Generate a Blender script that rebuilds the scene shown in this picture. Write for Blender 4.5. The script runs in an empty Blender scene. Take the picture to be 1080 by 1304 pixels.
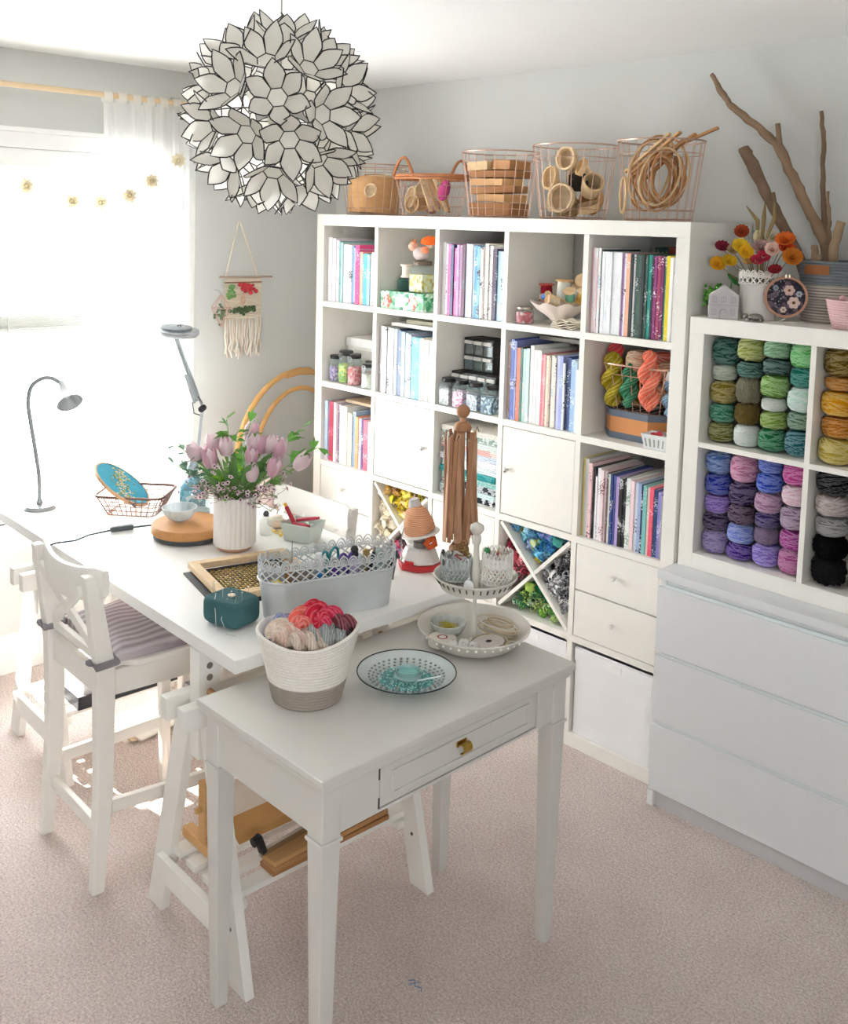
import bpy, bmesh, math, random
from mathutils import Vector, Matrix, Euler
PI = math.pi
R = math.radians
SC = bpy.context.scene
COL = SC.collection

# ------------------------------------------------------------------ camera
def make_camera():
    yaw, pitch, roll = -0.8008, -0.0971, 0.0265
    f = Vector((math.sin(yaw)*math.cos(pitch), math.cos(yaw)*math.cos(pitch), math.sin(pitch)))
    r = f.cross(Vector((0, 0, 1))).normalized(); u = r.cross(f)
    r2 = math.cos(roll)*r + math.sin(roll)*u; u2 = -math.sin(roll)*r + math.cos(roll)*u
    cd = bpy.data.cameras.new('camera'); co = bpy.data.objects.new('camera', cd); COL.objects.link(co)
    m = Matrix((r2, u2, -f)).transposed().to_4x4(); m.translation = Vector((3.4902, -2.7591, 1.8306))
    co.matrix_world = m
    cd.sensor_fit = 'HORIZONTAL'; cd.sensor_width = 36.0; cd.lens = 1272.45/1080*36
    cd.shift_x = 9.46/1080; cd.shift_y = -246.5/1080
    cd.clip_start = 0.05; cd.clip_end = 200
    SC.camera = co
make_camera()

# ------------------------------------------------------------------ world, sun, exposure
W = bpy.data.worlds.new('world'); SC.world = W; W.use_nodes = True
bg = W.node_tree.nodes['Background']; bg.inputs[0].default_value = (0.93, 0.97, 1.0, 1); bg.inputs[1].default_value = 14.0
sun_d = bpy.data.lights.new('sun', 'SUN'); sun_d.energy = 22; sun_d.angle = R(0.8); sun_d.color = (1.0, 0.95, 0.87)
sun_o = bpy.data.objects.new('sun', sun_d); COL.objects.link(sun_o)
sun_o.rotation_euler = Vector((0.72, 0.10, -0.69)).to_track_quat('-Z', 'Y').to_euler()
sun_o.location = (-4, -2, 4)
def portal(name, loc, rot, sx, sy):
    d = bpy.data.lights.new(name, 'AREA'); d.shape = 'RECTANGLE'; d.size = sx; d.size_y = sy
    d.cycles.is_portal = True
    o = bpy.data.objects.new(name, d); COL.objects.link(o); o.location = loc; o.rotation_euler = rot
portal('window_portal', (-0.50, -1.07, 1.35), (0, R(-90), 0), 1.5, 1.02)
portal('fill_window_portal', (4.75, -3.3, 1.575), (0, R(90), 0), 0.75, 0.8)  # portal for the added fill window, out of view
SC.view_settings.view_transform = 'Standard'; SC.view_settings.look = 'None'
SC.view_settings.exposure = 1.12; SC.view_settings.gamma = 1.0; SC.view_settings.use_curve_mapping = False
SC.cycles.use_denoising = True
SC.cycles.max_bounces = 12; SC.cycles.diffuse_bounces = 6; SC.cycles.transparent_max_bounces = 16
SC.cycles.sample_clamp_indirect = 6.0

# ------------------------------------------------------------------ colours and materials
def hexc(h):
    h = h.lstrip('#'); c = [int(h[i:i+2], 16)/255 for i in (0, 2, 4)]
    return tuple(x/12.92 if x <= 0.04045 else ((x+0.055)/1.055)**2.4 for x in c)
MATS = {}
def mat(col, rough=0.5, metal=0.0, var=0.06, vs=25.0, bump=0.0, bs=150.0, spec=0.5, trans=0.0, transl=0.0, alpha=1.0, stretch=None, coat=0.0, ior=1.45):
    key = (col, rough, metal, var, vs, bump, bs, spec, trans, transl, alpha, stretch, coat, ior)
    if key in MATS: return MATS[key]
    m = bpy.data.materials.new('mat_%d' % len(MATS)); m.use_nodes = True
    nt = m.node_tree; N = nt.nodes; L = nt.links; b = N['Principled BSDF']
    c = hexc(col) if isinstance(col, str) else col
    b.inputs['Roughness'].default_value = rough; b.inputs['Metallic'].default_value = metal
    b.inputs['Specular IOR Level'].default_value = spec; b.inputs['IOR'].default_value = ior
    b.inputs['Transmission Weight'].default_value = trans; b.inputs['Coat Weight'].default_value = coat
    b.inputs['Alpha'].default_value = alpha
    tc = N.new('ShaderNodeTexCoord'); src = tc.outputs['Object']
    if stretch:
        mp = N.new('ShaderNodeMapping'); mp.inputs['Scale'].default_value = stretch; L.new(src, mp.inputs[0]); src = mp.outputs[0]
    nz = N.new('ShaderNodeTexNoise'); nz.inputs['Scale'].default_value = vs; nz.inputs['Detail'].default_value = 3; L.new(src, nz.inputs['Vector'])
    mx = N.new('ShaderNodeMix'); mx.data_type = 'RGBA'
    mx.inputs[6].default_value = (*[max(0, x*(1-2*var)) for x in c], 1); mx.inputs[7].default_value = (*[min(1, x*(1+2*var)) for x in c], 1)
    L.new(nz.outputs['Fac'], mx.inputs[0]); L.new(mx.outputs[2], b.inputs['Base Color'])
    if bump > 0:
        n2 = N.new('ShaderNodeTexNoise'); n2.inputs['Scale'].default_value = bs; n2.inputs['Detail'].default_value = 2; L.new(src, n2.inputs['Vector'])
        bp = N.new('ShaderNodeBump'); bp.inputs['Strength'].default_value = bump; bp.inputs['Distance'].default_value = 0.004
        L.new(n2.outputs['Fac'], bp.inputs['Height']); L.new(bp.outputs[0], b.inputs['Normal'])
    if transl > 0:
        t = N.new('ShaderNodeBsdfTranslucent'); L.new(mx.outputs[2], t.inputs[0])
        ms = N.new('ShaderNodeMixShader'); ms.inputs[0].default_value = transl
        out = N['Material Output']; L.new(b.outputs[0], ms.inputs[1]); L.new(t.outputs[0], ms.inputs[2]); L.new(ms.outputs[0], out.inputs[0])
    MATS[key] = m
    return m
def wood(col, rough=0.55, var=0.12, axis=0, bump=0.1):
    s = [14.0, 14.0, 14.0]; s[axis] = 1.2
    return mat(col, rough, var=var, vs=4.0, stretch=tuple(s), bump=bump, bs=8.0, spec=0.35)
def spine_mat(c1, c2, seed, rough=0.35):
    """printed spine: blocks of a second colour along the height"""
    key = ('spine', c1, c2, seed)
    if key in MATS: return MATS[key]
    m = bpy.data.materials.new('spine_%d' % len(MATS)); m.use_nodes = True
    nt = m.node_tree; N = nt.nodes; L = nt.links; b = N['Principled BSDF']; b.inputs['Roughness'].default_value = rough
    tc = N.new('ShaderNodeTexCoord'); mp = N.new('ShaderNodeMapping')
    mp.inputs['Scale'].default_value = (170, 3, 190); mp.inputs['Location'].default_value = (seed*3.1, seed*1.7, seed*5.3)
    nz = N.new('ShaderNodeTexNoise'); nz.inputs['Scale'].default_value = 1.0; nz.inputs['Detail'].default_value = 1.5
    L.new(tc.outputs['Object'], mp.inputs[0]); L.new(mp.outputs[0], nz.inputs['Vector'])
    mp2 = N.new('ShaderNodeMapping'); mp2.inputs['Scale'].default_value = (0.1, 0.1, 14); mp2.inputs['Location'].default_value = (seed, 0, seed*2.3)
    n2 = N.new('ShaderNodeTexNoise'); n2.inputs['Scale'].default_value = 1.0; n2.inputs['Detail'].default_value = 0
    L.new(tc.outputs['Object'], mp2.inputs[0]); L.new(mp2.outputs[0], n2.inputs['Vector'])
    ad = N.new('ShaderNodeMath'); ad.operation = 'MULTIPLY'; L.new(nz.outputs['Fac'], ad.inputs[0]); L.new(n2.outputs['Fac'], ad.inputs[1])
    rp = N.new('ShaderNodeValToRGB'); rp.color_ramp.elements[0].position = 0.325; rp.color_ramp.elements[1].position = 0.37
    rp.color_ramp.elements[0].color = (*hexc(c1), 1); rp.color_ramp.elements[1].color = (*hexc(c2), 1)
    L.new(ad.outputs[0], rp.inputs[0]); L.new(rp.outputs[0], b.inputs['Base Color'])
    MATS[key] = m
    return m
def print_mat(cols, scale=30.0, rough=0.7, seed=0.0, kind='voronoi'):
    """printed fabric / paper: blotches of several colours"""
    key = ('print', cols, scale, rough, seed, kind)
    if key in MATS: return MATS[key]
    m = bpy.data.materials.new('print_%d' % len(MATS)); m.use_nodes = True
    nt = m.node_tree; N = nt.nodes; L = nt.links; b = N['Principled BSDF']; b.inputs['Roughness'].default_value = rough
    tc = N.new('ShaderNodeTexCoord'); mp = N.new('ShaderNodeMapping'); mp.inputs['Location'].default_value = (seed, seed*2, seed*3)
    L.new(tc.outputs['Object'], mp.inputs[0])
    if kind == 'voronoi':
        vz = N.new('ShaderNodeTexVoronoi'); vz.inputs['Scale'].default_value = scale; L.new(mp.outputs[0], vz.inputs['Vector'])
        sp = N.new('ShaderNodeSeparateColor'); L.new(vz.outputs['Color'], sp.inputs[0]); fac = sp.outputs[0]
    else:
        vz = N.new('ShaderNodeTexNoise'); vz.inputs['Scale'].default_value = scale; vz.inputs['Detail'].default_value = 2; L.new(mp.outputs[0], vz.inputs['Vector']); fac = vz.outputs['Fac']
    rp = N.new('ShaderNodeValToRGB'); rp.color_ramp.interpolation = 'CONSTANT'
    n = len(cols); el = rp.color_ramp.elements
    for i, c in enumerate(cols):
        p = i/n if kind == 'voronoi' else 0.32 + 0.36*i/n
        e = el[i] if i < 2 else el.new(p)
        e.position = 0 if i == 0 else p; e.color = (*hexc(c), 1)
    L.new(fac, rp.inputs[0]); L.new(rp.outputs[0], b.inputs['Base Color'])
    MATS[key] = m
    return m
def stripe_mat(c1, c2, scale, axis='X', rough=0.9, dist=0.0, bump=0.0):
    key = ('stripe', c1, c2, scale, axis, dist, bump)
    if key in MATS: return MATS[key]
    m = bpy.data.materials.new('stripe_%d' % len(MATS)); m.use_nodes = True
    nt = m.node_tree; N = nt.nodes; L = nt.links; b = N['Principled BSDF']; b.inputs['Roughness'].default_value = rough
    tc = N.new('ShaderNodeTexCoord'); w = N.new('ShaderNodeTexWave'); w.bands_direction = axis; w.inputs['Scale'].default_value = scale
    w.inputs['Distortion'].default_value = dist; L.new(tc.outputs['Object'], w.inputs['Vector'])
    mx = N.new('ShaderNodeMix'); mx.data_type = 'RGBA'; mx.inputs[6].default_value = (*hexc(c1), 1); mx.inputs[7].default_value = (*hexc(c2), 1)
    L.new(w.outputs['Fac'], mx.inputs[0]); L.new(mx.outputs[2], b.inputs['Base Color'])
    if bump:
        bp = N.new('ShaderNodeBump'); bp.inputs['Strength'].default_value = bump; bp.inputs['Distance'].default_value = 0.003
        L.new(w.outputs['Fac'], bp.inputs['Height']); L.new(bp.outputs[0], b.inputs['Normal'])
    MATS[key] = m
    return m
def glass_mat(col='#ffffff', rough=0.02, mixt=0.75, tint=None):
    """thin clear glass: mostly see-through with a glossy surface"""
    key = ('glass', col, rough, mixt)
    if key in MATS: return MATS[key]
    m = bpy.data.materials.new('glass_%d' % len(MATS)); m.use_nodes = True
    nt = m.node_tree; N = nt.nodes; L = nt.links; b = N['Principled BSDF']
    b.inputs['Base Color'].default_value = (*hexc(col), 1); b.inputs['Roughness'].default_value = rough; b.inputs['Specular IOR Level'].default_value = 0.8
    t = N.new('ShaderNodeBsdfTransparent'); t.inputs[0].default_value = (*hexc(col), 1)
    nz = N.new('ShaderNodeTexNoise'); nz.inputs['Scale'].default_value = 6
    mr = N.new('ShaderNodeMapRange'); mr.inputs['To Min'].default_value = mixt-0.04; mr.inputs['To Max'].default_value = mixt+0.04
    L.new(nz.outputs['Fac'], mr.inputs[0])
    ms = N.new('ShaderNodeMixShader'); L.new(mr.outputs[0], ms.inputs[0]); L.new(b.outputs[0], ms.inputs[1]); L.new(t.outputs[0], ms.inputs[2])
    L.new(ms.outputs[0], N['Material Output'].inputs[0])
    MATS[key] = m
    return m

# ------------------------------------------------------------------ mesh builder
class MB:
    def __init__(s): s.v = []; s.f = []; s.m = []
    def add(s, vs, fs, mi=0, M=None):
        o = len(s.v)
        s.v += [tuple(M @ Vector(v)) for v in vs] if M is not None else [tuple(v) for v in vs]
        s.f += [tuple(i+o for i in f) for f in fs]; s.m += [mi]*len(fs)
        return s
    def box(s, x0, x1, y0, y1, z0, z1, mi=0, M=None):
        v = [(x, y, z) for x in (x0, x1) for y in (y0, y1) for z in (z0, z1)]
        return s.add(v, [(0, 1, 3, 2), (4, 6, 7, 5), (0, 4, 5, 1), (2, 3, 7, 6), (0, 2, 6, 4), (1, 5, 7, 3)], mi, M)
    def bar(s, a, b, w, h, mi=0, up=(0, 0, 1), w2=None, h2=None):
        """rectangular bar from a to b, w across, h along 'up'; may taper to w2 x h2"""
        a = Vector(a); b = Vector(b); d = (b-a).normalized(); u = Vector(up)
        x = d.cross(u)
        if x.length < 1e-4: x = d.cross(Vector((0, 1, 0)))
        x.normalize(); u = x.cross(d).normalized(); w2 = w if w2 is None else w2; h2 = h if h2 is None else h2
        vs = [p + x*sx*ww/2 + u*sy*hh/2 for p, ww, hh in ((a, w, h), (b, w2, h2)) for sx, sy in ((-1, -1), (1, -1), (1, 1), (-1, 1))]
        return s.add(vs, [(3, 2, 1, 0), (4, 5, 6, 7), (0, 1, 5, 4), (1, 2, 6, 5), (2, 3, 7, 6), (3, 0, 4, 7)], mi)
    def tube(s, pts, r, n=8, closed=False, mi=0, cap=True):
        P = [Vector(p) for p in pts]; k = len(P); rr = r if isinstance(r, (list, tuple)) else [r]*k
        T = []
        for i in range(k):
            a = P[(i-1) % k] if closed or i else P[0]; b = P[(i+1) % k] if closed or i < k-1 else P[-1]
            t = b-a; T.append(t.normalized() if t.length > 1e-9 else Vector((0, 0, 1)))
        ref = Vector((0, 0, 1)) if abs(T[0].z) < 0.9 else Vector((1, 0, 0))
        nrm = T[0].cross(ref).normalized(); vs = []
        for i in range(k):
            nrm = nrm - T[i]*nrm.dot(T[i]); nrm = nrm.normalized() if nrm.length > 1e-6 else T[i].orthogonal().normalized()
            bn = T[i].cross(nrm)
            for j in range(n):
                a = 2*PI*j/n; vs.append(P[i] + (nrm*math.cos(a) + bn*math.sin(a))*rr[i])
        fs = []
        for i in range(k if closed else k-1):
            i2 = (i+1) % k
            for j in range(n): fs.append((i*n+j, i*n+(j+1) % n, i2*n+(j+1) % n, i2*n+j))
        if cap and not closed: fs += [tuple(range(n-1, -1, -1)), tuple((k-1)*n+j for j in range(n))]
        return s.add(vs, fs, mi)
    def cyl(s, a, b, r, r2=None, n=16, mi=0): return s.tube([a, b], [r, r if r2 is None else r2], n, mi=mi)
    def lathe(s, prof, n=24, mi=0, M=None, wave=None, arc=None):
        """prof: (r, z) pairs; wave(angle, r, z) -> (r, z) may scallop it"""
        vs = []; k = len(prof)
        for r, z in prof:
            for j in range(n):
                a = 2*PI*j/n; rr, zz = wave(a, r, z) if wave else (r, z)
                vs.append((rr*math.cos(a), rr*math.sin(a), zz))
        fs = [(i*n+j, i*n+(j+1) % n, (i+1)*n+(j+1) % n, (i+1)*n+j) for i in range(k-1) for j in range(n)]
        if prof[0][0] > 1e-5: fs.append(tuple(range(n-1, -1, -1)))
        if prof[-1][0] > 1e-5: fs.append(tuple((k-1)*n+j for j in range(n)))
        return s.add(vs, fs, mi, M)
    def sphere(s, c, r, n=12, m=8, mi=0, sc=(1, 1, 1), M=None):
        vs = [(0, 0, 1)]; 
        for i in range(1, m):
            t = PI*i/m
            vs += [(math.sin(t)*math.cos(2*PI*j/n), math.sin(t)*math.sin(2*PI*j/n), math.cos(t)) for j in range(n)]
        vs.append((0, 0, -1))
        fs = [(0, 1+j, 1+(j+1) % n) for j in range(n)]
        for i in range(m-2): fs += [(1+i*n+j, 1+(i+1)*n+j, 1+(i+1)*n+(j+1) % n, 1+i*n+(j+1) % n) for j in range(n)]
        L = len(vs)-1; fs += [(L, 1+(m-2)*n+(j+1) % n, 1+(m-2)*n+j) for j in range(n)]
        vs = [Vector((v[0]*r*sc[0]+c[0], v[1]*r*sc[1]+c[1], v[2]*r*sc[2]+c[2])) for v in vs]
        return s.add(vs, fs, mi, M)
    def ring(s, c, Rr, r, n=32, k=8, axis='Z', mi=0, sc=(1, 1)):
        pts = []
        for i in range(n):
            a = 2*PI*i/n; x, y = Rr*math.cos(a)*sc[0], Rr*math.sin(a)*sc[1]
            p = {'Z': (x, y, 0), 'Y': (x, 0, y), 'X': (0, x, y)}[axis]; pts.append(Vector(c)+Vector(p))
        return s.tube(pts, r, k, closed=True, mi=mi)
    def prism(s, poly, z0, z1, mi=0, M=None):
        n = len(poly); vs = [(x, y, z0) for x, y in poly] + [(x, y, z1) for x, y in poly]
        fs = [tuple(range(n-1, -1, -1)), tuple(range(n, 2*n))] + [(i, (i+1) % n, n+(i+1) % n, n+i) for i in range(n)]
        return s.add(vs, fs, mi, M)
    def grid(s, nu, nv, fn, mi=0, both=False, closeu=False):
        vs = [fn(i/(nu if closeu else nu-1), j/(nv-1)) for i in range(nu) for j in range(nv)]
        fs = [(i*nv+j, ((i+1) % nu)*nv+j, ((i+1) % nu)*nv+j+1, i*nv+j+1) for i in range(nu if closeu else nu-1) for j in range(nv-1)]
        return s.add(vs, fs, mi)
    def mesh(s, name, mats, smooth=None, mt=None):
        me = bpy.data.meshes.new(name); me.from_pydata(s.v, [], s.f)
        for m in (mats if isinstance(mats, (list, tuple)) else [mats]): me.materials.append(m)
        if any(s.m): me.polygons.foreach_set('material_index', s.m)
        bm = bmesh.new(); bm.from_mesh(me); bmesh.ops.recalc_face_normals(bm, faces=bm.faces); bm.to_mesh(me); bm.free()
        if smooth:
            me.shade_smooth(); me.set_sharp_from_angle(angle=R(smooth))
        me.update(); return me
    def build(s, name, mats, parent=None, loc=(0, 0, 0), rot=(0, 0, 0), smooth=None, bevel=0, solid=0, sub=0, label=None):
        return obj(name, s.mesh(name, mats, smooth), parent, loc, rot, bevel, solid, sub, label)
def obj(name, me, parent=None, loc=(0, 0, 0), rot=(0, 0, 0), bevel=0, solid=0, sub=0, label=None):
    o = bpy.data.objects.new(name, me); COL.objects.link(o); o.location = loc; o.rotation_euler = rot
    if parent is not None: o.parent = parent
    if solid:
        md = o.modifiers.new('solid', 'SOLIDIFY'); md.thickness = solid; md.offset = 0
    if sub:
        md = o.modifiers.new('sub', 'SUBSURF'); md.levels = sub; md.render_levels = sub
    if bevel:
        md = o.modifiers.new('bevel', 'BEVEL'); md.width = bevel; md.segments = 2; md.limit_method = 'ANGLE'; md.angle_limit = R(40)
    if label: o['label'] = label
    return o
def tag(o, label, cat, group=None):
    o['label'] = label; o['category'] = cat
    if group: o['group'] = group
    return o
def thing(name, label, cat, loc=(0, 0, 0), rot=0.0, group=None):
    o = bpy.data.objects.new(name, None); COL.objects.link(o); o.location = loc
    o.rotation_euler = (0, 0, rot) if not isinstance(rot, tuple) else rot
    o.empty_display_size = 0.05
    return tag(o, label, cat, group)
def struct(o): o['kind'] = 'structure'; return o
def recolor(o, mats):
    for i, m in enumerate(mats if isinstance(mats, (list, tuple)) else [mats]):
        o.material_slots[i].link = 'OBJECT'; o.material_slots[i].material = m
    return o
def copy_tree(src, parent=None):
    c = src.copy(); COL.objects.link(c)
    if parent is not None: c.parent = parent
    for ch in list(src.children): copy_tree(ch, c)
    return c
ORD = ['first', 'second', 'third', 'fourth', 'fifth', 'sixth', 'seventh', 'eighth', 'ninth', 'tenth', 'eleventh', 'twelfth', 'thirteenth', 'fourteenth', 'fifteenth', 'sixteenth', 'seventeenth', 'eighteenth', 'nineteenth', 'twentieth', 'twenty-first', 'twenty-second', 'twenty-third', 'twenty-fourth', 'twenty-fifth', 'twenty-sixth', 'twenty-seventh', 'twenty-eighth', 'twenty-ninth', 'thirtieth']
RND = random.Random(7)

WHITE = mat('#f2efe8', 0.38, var=0.015, spec=0.45)
WHITE2 = mat('#e2e4e6', 0.32, var=0.012, spec=0.5)
CREAMW = mat('#f3f0e8', 0.5, var=0.02)
STEEL = mat('#c9c9c9', 0.25, 1.0, var=0.03)
DARK = mat('#26262a', 0.5, var=0.05)
COPPER = mat('#c9a08a', 0.32, 1.0, var=0.05)
BEECH = wood('#cfa678', axis=0)
GLASS = glass_mat('#f4fafa', 0.02, 0.72)
# ================================================================== THE ROOM
XW, YB, ZC = -0.36, 0.40, 2.44            # window wall, back wall, ceiling
XR, YF = 4.6, -4.55                       # the sides the camera stands between
WALLM = mat('#d3d4d1', 0.85, var=0.012, vs=3, bump=0.03, bs=90)
CEILM = mat('#f2f2f0', 0.9, var=0.008, vs=3, bump=0.04, bs=120)
TRIMM = mat('#f4f4f2', 0.4, var=0.01)
def carpet_mat():
    m = bpy.data.materials.new('carpet'); m.use_nodes = True
    nt = m.node_tree; N = nt.nodes; L = nt.links; b = N['Principled BSDF']; b.inputs['Roughness'].default_value = 1.0
    b.inputs['Specular IOR Level'].default_value = 0.05
    tc = N.new('ShaderNodeTexCoord')
    n1 = N.new('ShaderNodeTexNoise'); n1.inputs['Scale'].default_value = 150; n1.inputs['Detail'].default_value = 4; n1.inputs['Roughness'].default_value = 0.65
    n2 = N.new('ShaderNodeTexNoise'); n2.inputs['Scale'].default_value = 5; n2.inputs['Detail'].default_value = 3
    vo = N.new('ShaderNodeTexVoronoi'); vo.inputs['Scale'].default_value = 230
    for n in (n1, n2, vo): L.new(tc.outputs['Object'], n.inputs['Vector'])
    r1 = N.new('ShaderNodeValToRGB'); e = r1.color_ramp.elements
    e[0].position = 0.30; e[0].color = (*hexc('#cbb8b0'), 1); e[1].position = 0.68; e[1].color = (*hexc('#fff3ed'), 1)
    L.new(n1.outputs['Fac'], r1.inputs[0])
    r2 = N.new('ShaderNodeValToRGB'); e = r2.color_ramp.elements
    e[0].position = 0.3; e[0].color = (0.93, 0.91, 0.91, 1); e[1].position = 0.7; e[1].color = (1, 1, 1, 1)
    L.new(n2.outputs['Fac'], r2.inputs[0])
    mx = N.new('ShaderNodeMix'); mx.data_type = 'RGBA'; mx.blend_type = 'MULTIPLY'; mx.inputs[0].default_value = 1
    L.new(r1.outputs[0], mx.inputs[6]); L.new(r2.outputs[0], mx.inputs[7]); L.new(mx.outputs[2], b.inputs['Base Color'])
    ad = N.new('ShaderNodeMath'); ad.operation = 'ADD'; L.new(n1.outputs['Fac'], ad.inputs[0]); L.new(vo.outputs['Distance'], ad.inputs[1])
    bp = N.new('ShaderNodeBump'); bp.inputs['Strength'].default_value = 0.75; bp.inputs['Distance'].default_value = 0.009
    L.new(ad.outputs[0], bp.inputs['Height']); L.new(bp.outputs[0], b.inputs['Normal'])
    return m
struct(MB().box(XW, XR, YF, YB, -0.06, 0).build('floor', carpet_mat()))
struct(MB().box(XW-0.1, XR+0.1, YF-0.1, YB+0.1, ZC, ZC+0.08).build('ceiling', CEILM))
struct(MB().box(XW-0.12, XR+0.12, YB, YB+0.1, -0.06, ZC).build('wall_back', WALLM))
WY0, WY1, WZ0, WZ1 = -1.57, -0.56, 0.60, 2.07     # the window's opening
def holed(name, mk, a0, a1, z0, z1, h0, h1, hz0, hz1):
    b = MB()
    for q in ((a0, h0, z0, z1), (h1, a1, z0, z1), (h0, h1, z0, hz0), (h0, h1, hz1, z1)): mk(b, *q)
    return struct(b.build(name, WALLM))
holed('wall_left', lambda b, a, c, z, t: b.box(XW-0.12, XW, a, c, z, t), YF, YB, -0.06, ZC, WY0, WY1, WZ0, WZ1)
holed('wall_right', lambda b, a, c, z, t: b.box(XR, XR+0.1, a, c, z, t), YF, YB, -0.06, ZC, -3.70, -2.90, 1.2, 1.95)  # the opening is cut for the added fill window
struct(MB().box(XW-0.12, XR+0.12, YF-0.1, YF, -0.06, ZC).build('wall_rear', WALLM))
struct(MB().box(XW, XW+0.014, YF, YB, 0, 0.14).box(XW, XW+0.009, YF, YB, 0.14, 0.155).build('baseboard_left', TRIMM))
struct(MB().box(XW, XR, YB-0.014, YB, 0, 0.14).box(XW, XR, YB-0.009, YB, 0.14, 0.155).build('baseboard_back', TRIMM))
# window: casing, sash frame, muntin, sill and two panes
def make_window():
    w = struct(MB().box(XW, XW+0.02, WY0-0.08, WY0, WZ0-0.02, WZ1+0.06).box(XW, XW+0.02, WY1, WY1+0.08, WZ0-0.02, WZ1+0.06)
       .box(XW, XW+0.02, WY0, WY1, WZ1, WZ1+0.06).box(XW, XW+0.032, WY0-0.1, WY1+0.1, WZ1+0.06, WZ1+0.078).build('window_1', TRIMM, bevel=0.003))
    MB().box(XW-0.03, XW+0.09, WY0-0.09, WY1+0.09, WZ0-0.035, WZ0).build('window_sill', TRIMM, w, bevel=0.004)
    MB().box(XW, XW+0.016, WY0-0.06, WY1+0.06, WZ0-0.10, WZ0-0.035).build('window_apron', TRIMM, w)
    x0, x1 = XW-0.10, XW-0.06; t = 0.045
    zm = 1.36
    f = MB().box(x0, x1, WY0, WY0+t, WZ0, WZ1).box(x0, x1, WY1-t, WY1, WZ0, WZ1).box(x0, x1, WY0+t, WY1-t, WZ0, WZ0+t).box(x0, x1, WY0+t, WY1-t, WZ1-t, WZ1).box(x0, x1, WY0+t, WY1-t, zm-0.02, zm+0.02)
    f.build('window_frame', TRIMM, w, bevel=0.003)
    for za, zb in ((WZ0+t, zm-0.02), (zm+0.02, WZ1-t)):
        MB().box(x0+0.017, x0+0.023, WY0+t, WY1-t, za, zb).build('pane', glass_mat('#ffffff', 0.01, 0.93), w)
    # unseen smaller window, added beside the camera to let in fill light
    ya, yb, za, zb = -3.70, -2.90, 1.2, 1.95
    w2 = struct(MB().box(XR-0.02, XR, ya-0.08, ya, za-0.03, zb+0.08).box(XR-0.02, XR, yb, yb+0.08, za-0.03, zb+0.08).box(XR-0.02, XR, ya, yb, zb, zb+0.08).box(XR-0.07, XR, ya-0.1, yb+0.1, za-0.05, za-0.002).build('added_fill_window', TRIMM))
    MB().box(XR+0.04, XR+0.08, ya, ya+t, za, zb).box(XR+0.04, XR+0.08, yb-t, yb, za, zb).box(XR+0.04, XR+0.08, ya+t, yb-t, za, za+t).box(XR+0.04, XR+0.08, ya+t, yb-t, zb-t, zb).build('window_frame', TRIMM, w2)
    MB().box(XR+0.057, XR+0.063, ya+t, yb-t, za+t, zb-t).build('pane', glass_mat('#ffffff', 0.01, 0.93), w2)
make_window()
def make_blind():
    t = thing('window_blind', 'white horizontal blind drawn halfway down inside the bright window', 'blind', (XW-0.03, 0, 0))
    bm_ = mat('#f6f6f4', 0.5, var=0.01, transl=0.25)
    y0, y1 = WY0+0.012, WY1-0.012
    MB().box(-0.025, 0.025, y0, y1, 2.015, 2.068).build('headrail', TRIMM, t, bevel=0.004)
    MB().box(0.026, 0.032, y0, y1, 2.00, 2.068).build('valance', TRIMM, t)
    me = MB().grid(2, 5, lambda u, v: (-0.024+0.048*v, y0+(y1-y0)*u, 0.004*math.sin(v*PI))).mesh('slat', bm_)
    n = 15
    for i in range(n):
        o = obj('slat', me, t, (0, 0, 1.455+(1.99-1.455)*i/(n-1)), (0, R(-34), 0), solid=0.002)
    for i in range(9): obj('slat', me, t, (0, 0, 1.372+0.0065*i), solid=0.002)
    MB().box(-0.025, 0.025, y0, y1, 1.335, 1.366).build('bottom_rail', TRIMM, t, bevel=0.005)
    for y in (-1.45, -1.22, -0.92):
        MB().box(0.0265, 0.0275, y-0.0015, y+0.0015, 1.34, 2.01).build('ladder_tape', mat('#e9e9e6', 0.9), t)
make_blind()
def make_curtain():
    y0, y1, zt = -0.875, -0.46, 2.27
    rod = thing('curtain_rod', 'thin pale wooden curtain rod above the window', 'curtain rod', (XW+0.09, 0, 0))
    MB().cyl((0, -1.85, 2.295), (0, -0.43, 2.295), 0.011, n=12).build('pole', wood('#dcc4a0', axis=1), rod, smooth=40)
    MB().sphere((0, -0.418, 2.295), 0.018).build('finial', wood('#dcc4a0', axis=1), rod, smooth=60)
    for y in (-1.75, -0.50):
        MB().bar((-0.09, y, 2.295), (0, y, 2.295), 0.012, 0.012).box(-0.09, -0.084, y-0.02, y+0.02, 2.265, 2.325).build('bracket', STEEL, rod)
    c = thing('sheer_curtain', 'sheer white tab-top curtain bunched at the side of the window', 'curtain', (XW+0.09, 0, 0))
    cm = mat('#fbfbfa', 0.95, var=0.01, transl=0.6, alpha=0.72)
    def fn(u, v):
        z = zt - v*(zt-0.05); s = 0.6+0.4*v
        x = 0.022*math.sin(u*2*PI*7+0.6*math.sin(v*3))*s + 0.010*math.sin(u*2*PI*16+2)
        return (x, y0+(y1-y0)*u + 0.008*math.sin(u*40+v*4), z)
    MB().grid(120, 30, fn).build('drape', cm, c, smooth=180)
    for i in range(7):
        y = y0 + 0.02 + (y1-y0-0.045)*i/6
        MB().tube([(0.016*math.sin(a), y, 2.29+0.021*math.cos(a)-0.012*(abs(a)/3.1)**3) for a in [-3.1+6.2*k/12 for k in range(13)]], 0.001, 4).grid(2, 13, lambda u, v: (0.0165*math.sin(-2.9+5.8*v), y-0.018+0.036*u, 2.288+0.023*math.cos(-2.9+5.8*v))).build('tab', cm, c)
make_curtain()
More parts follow.
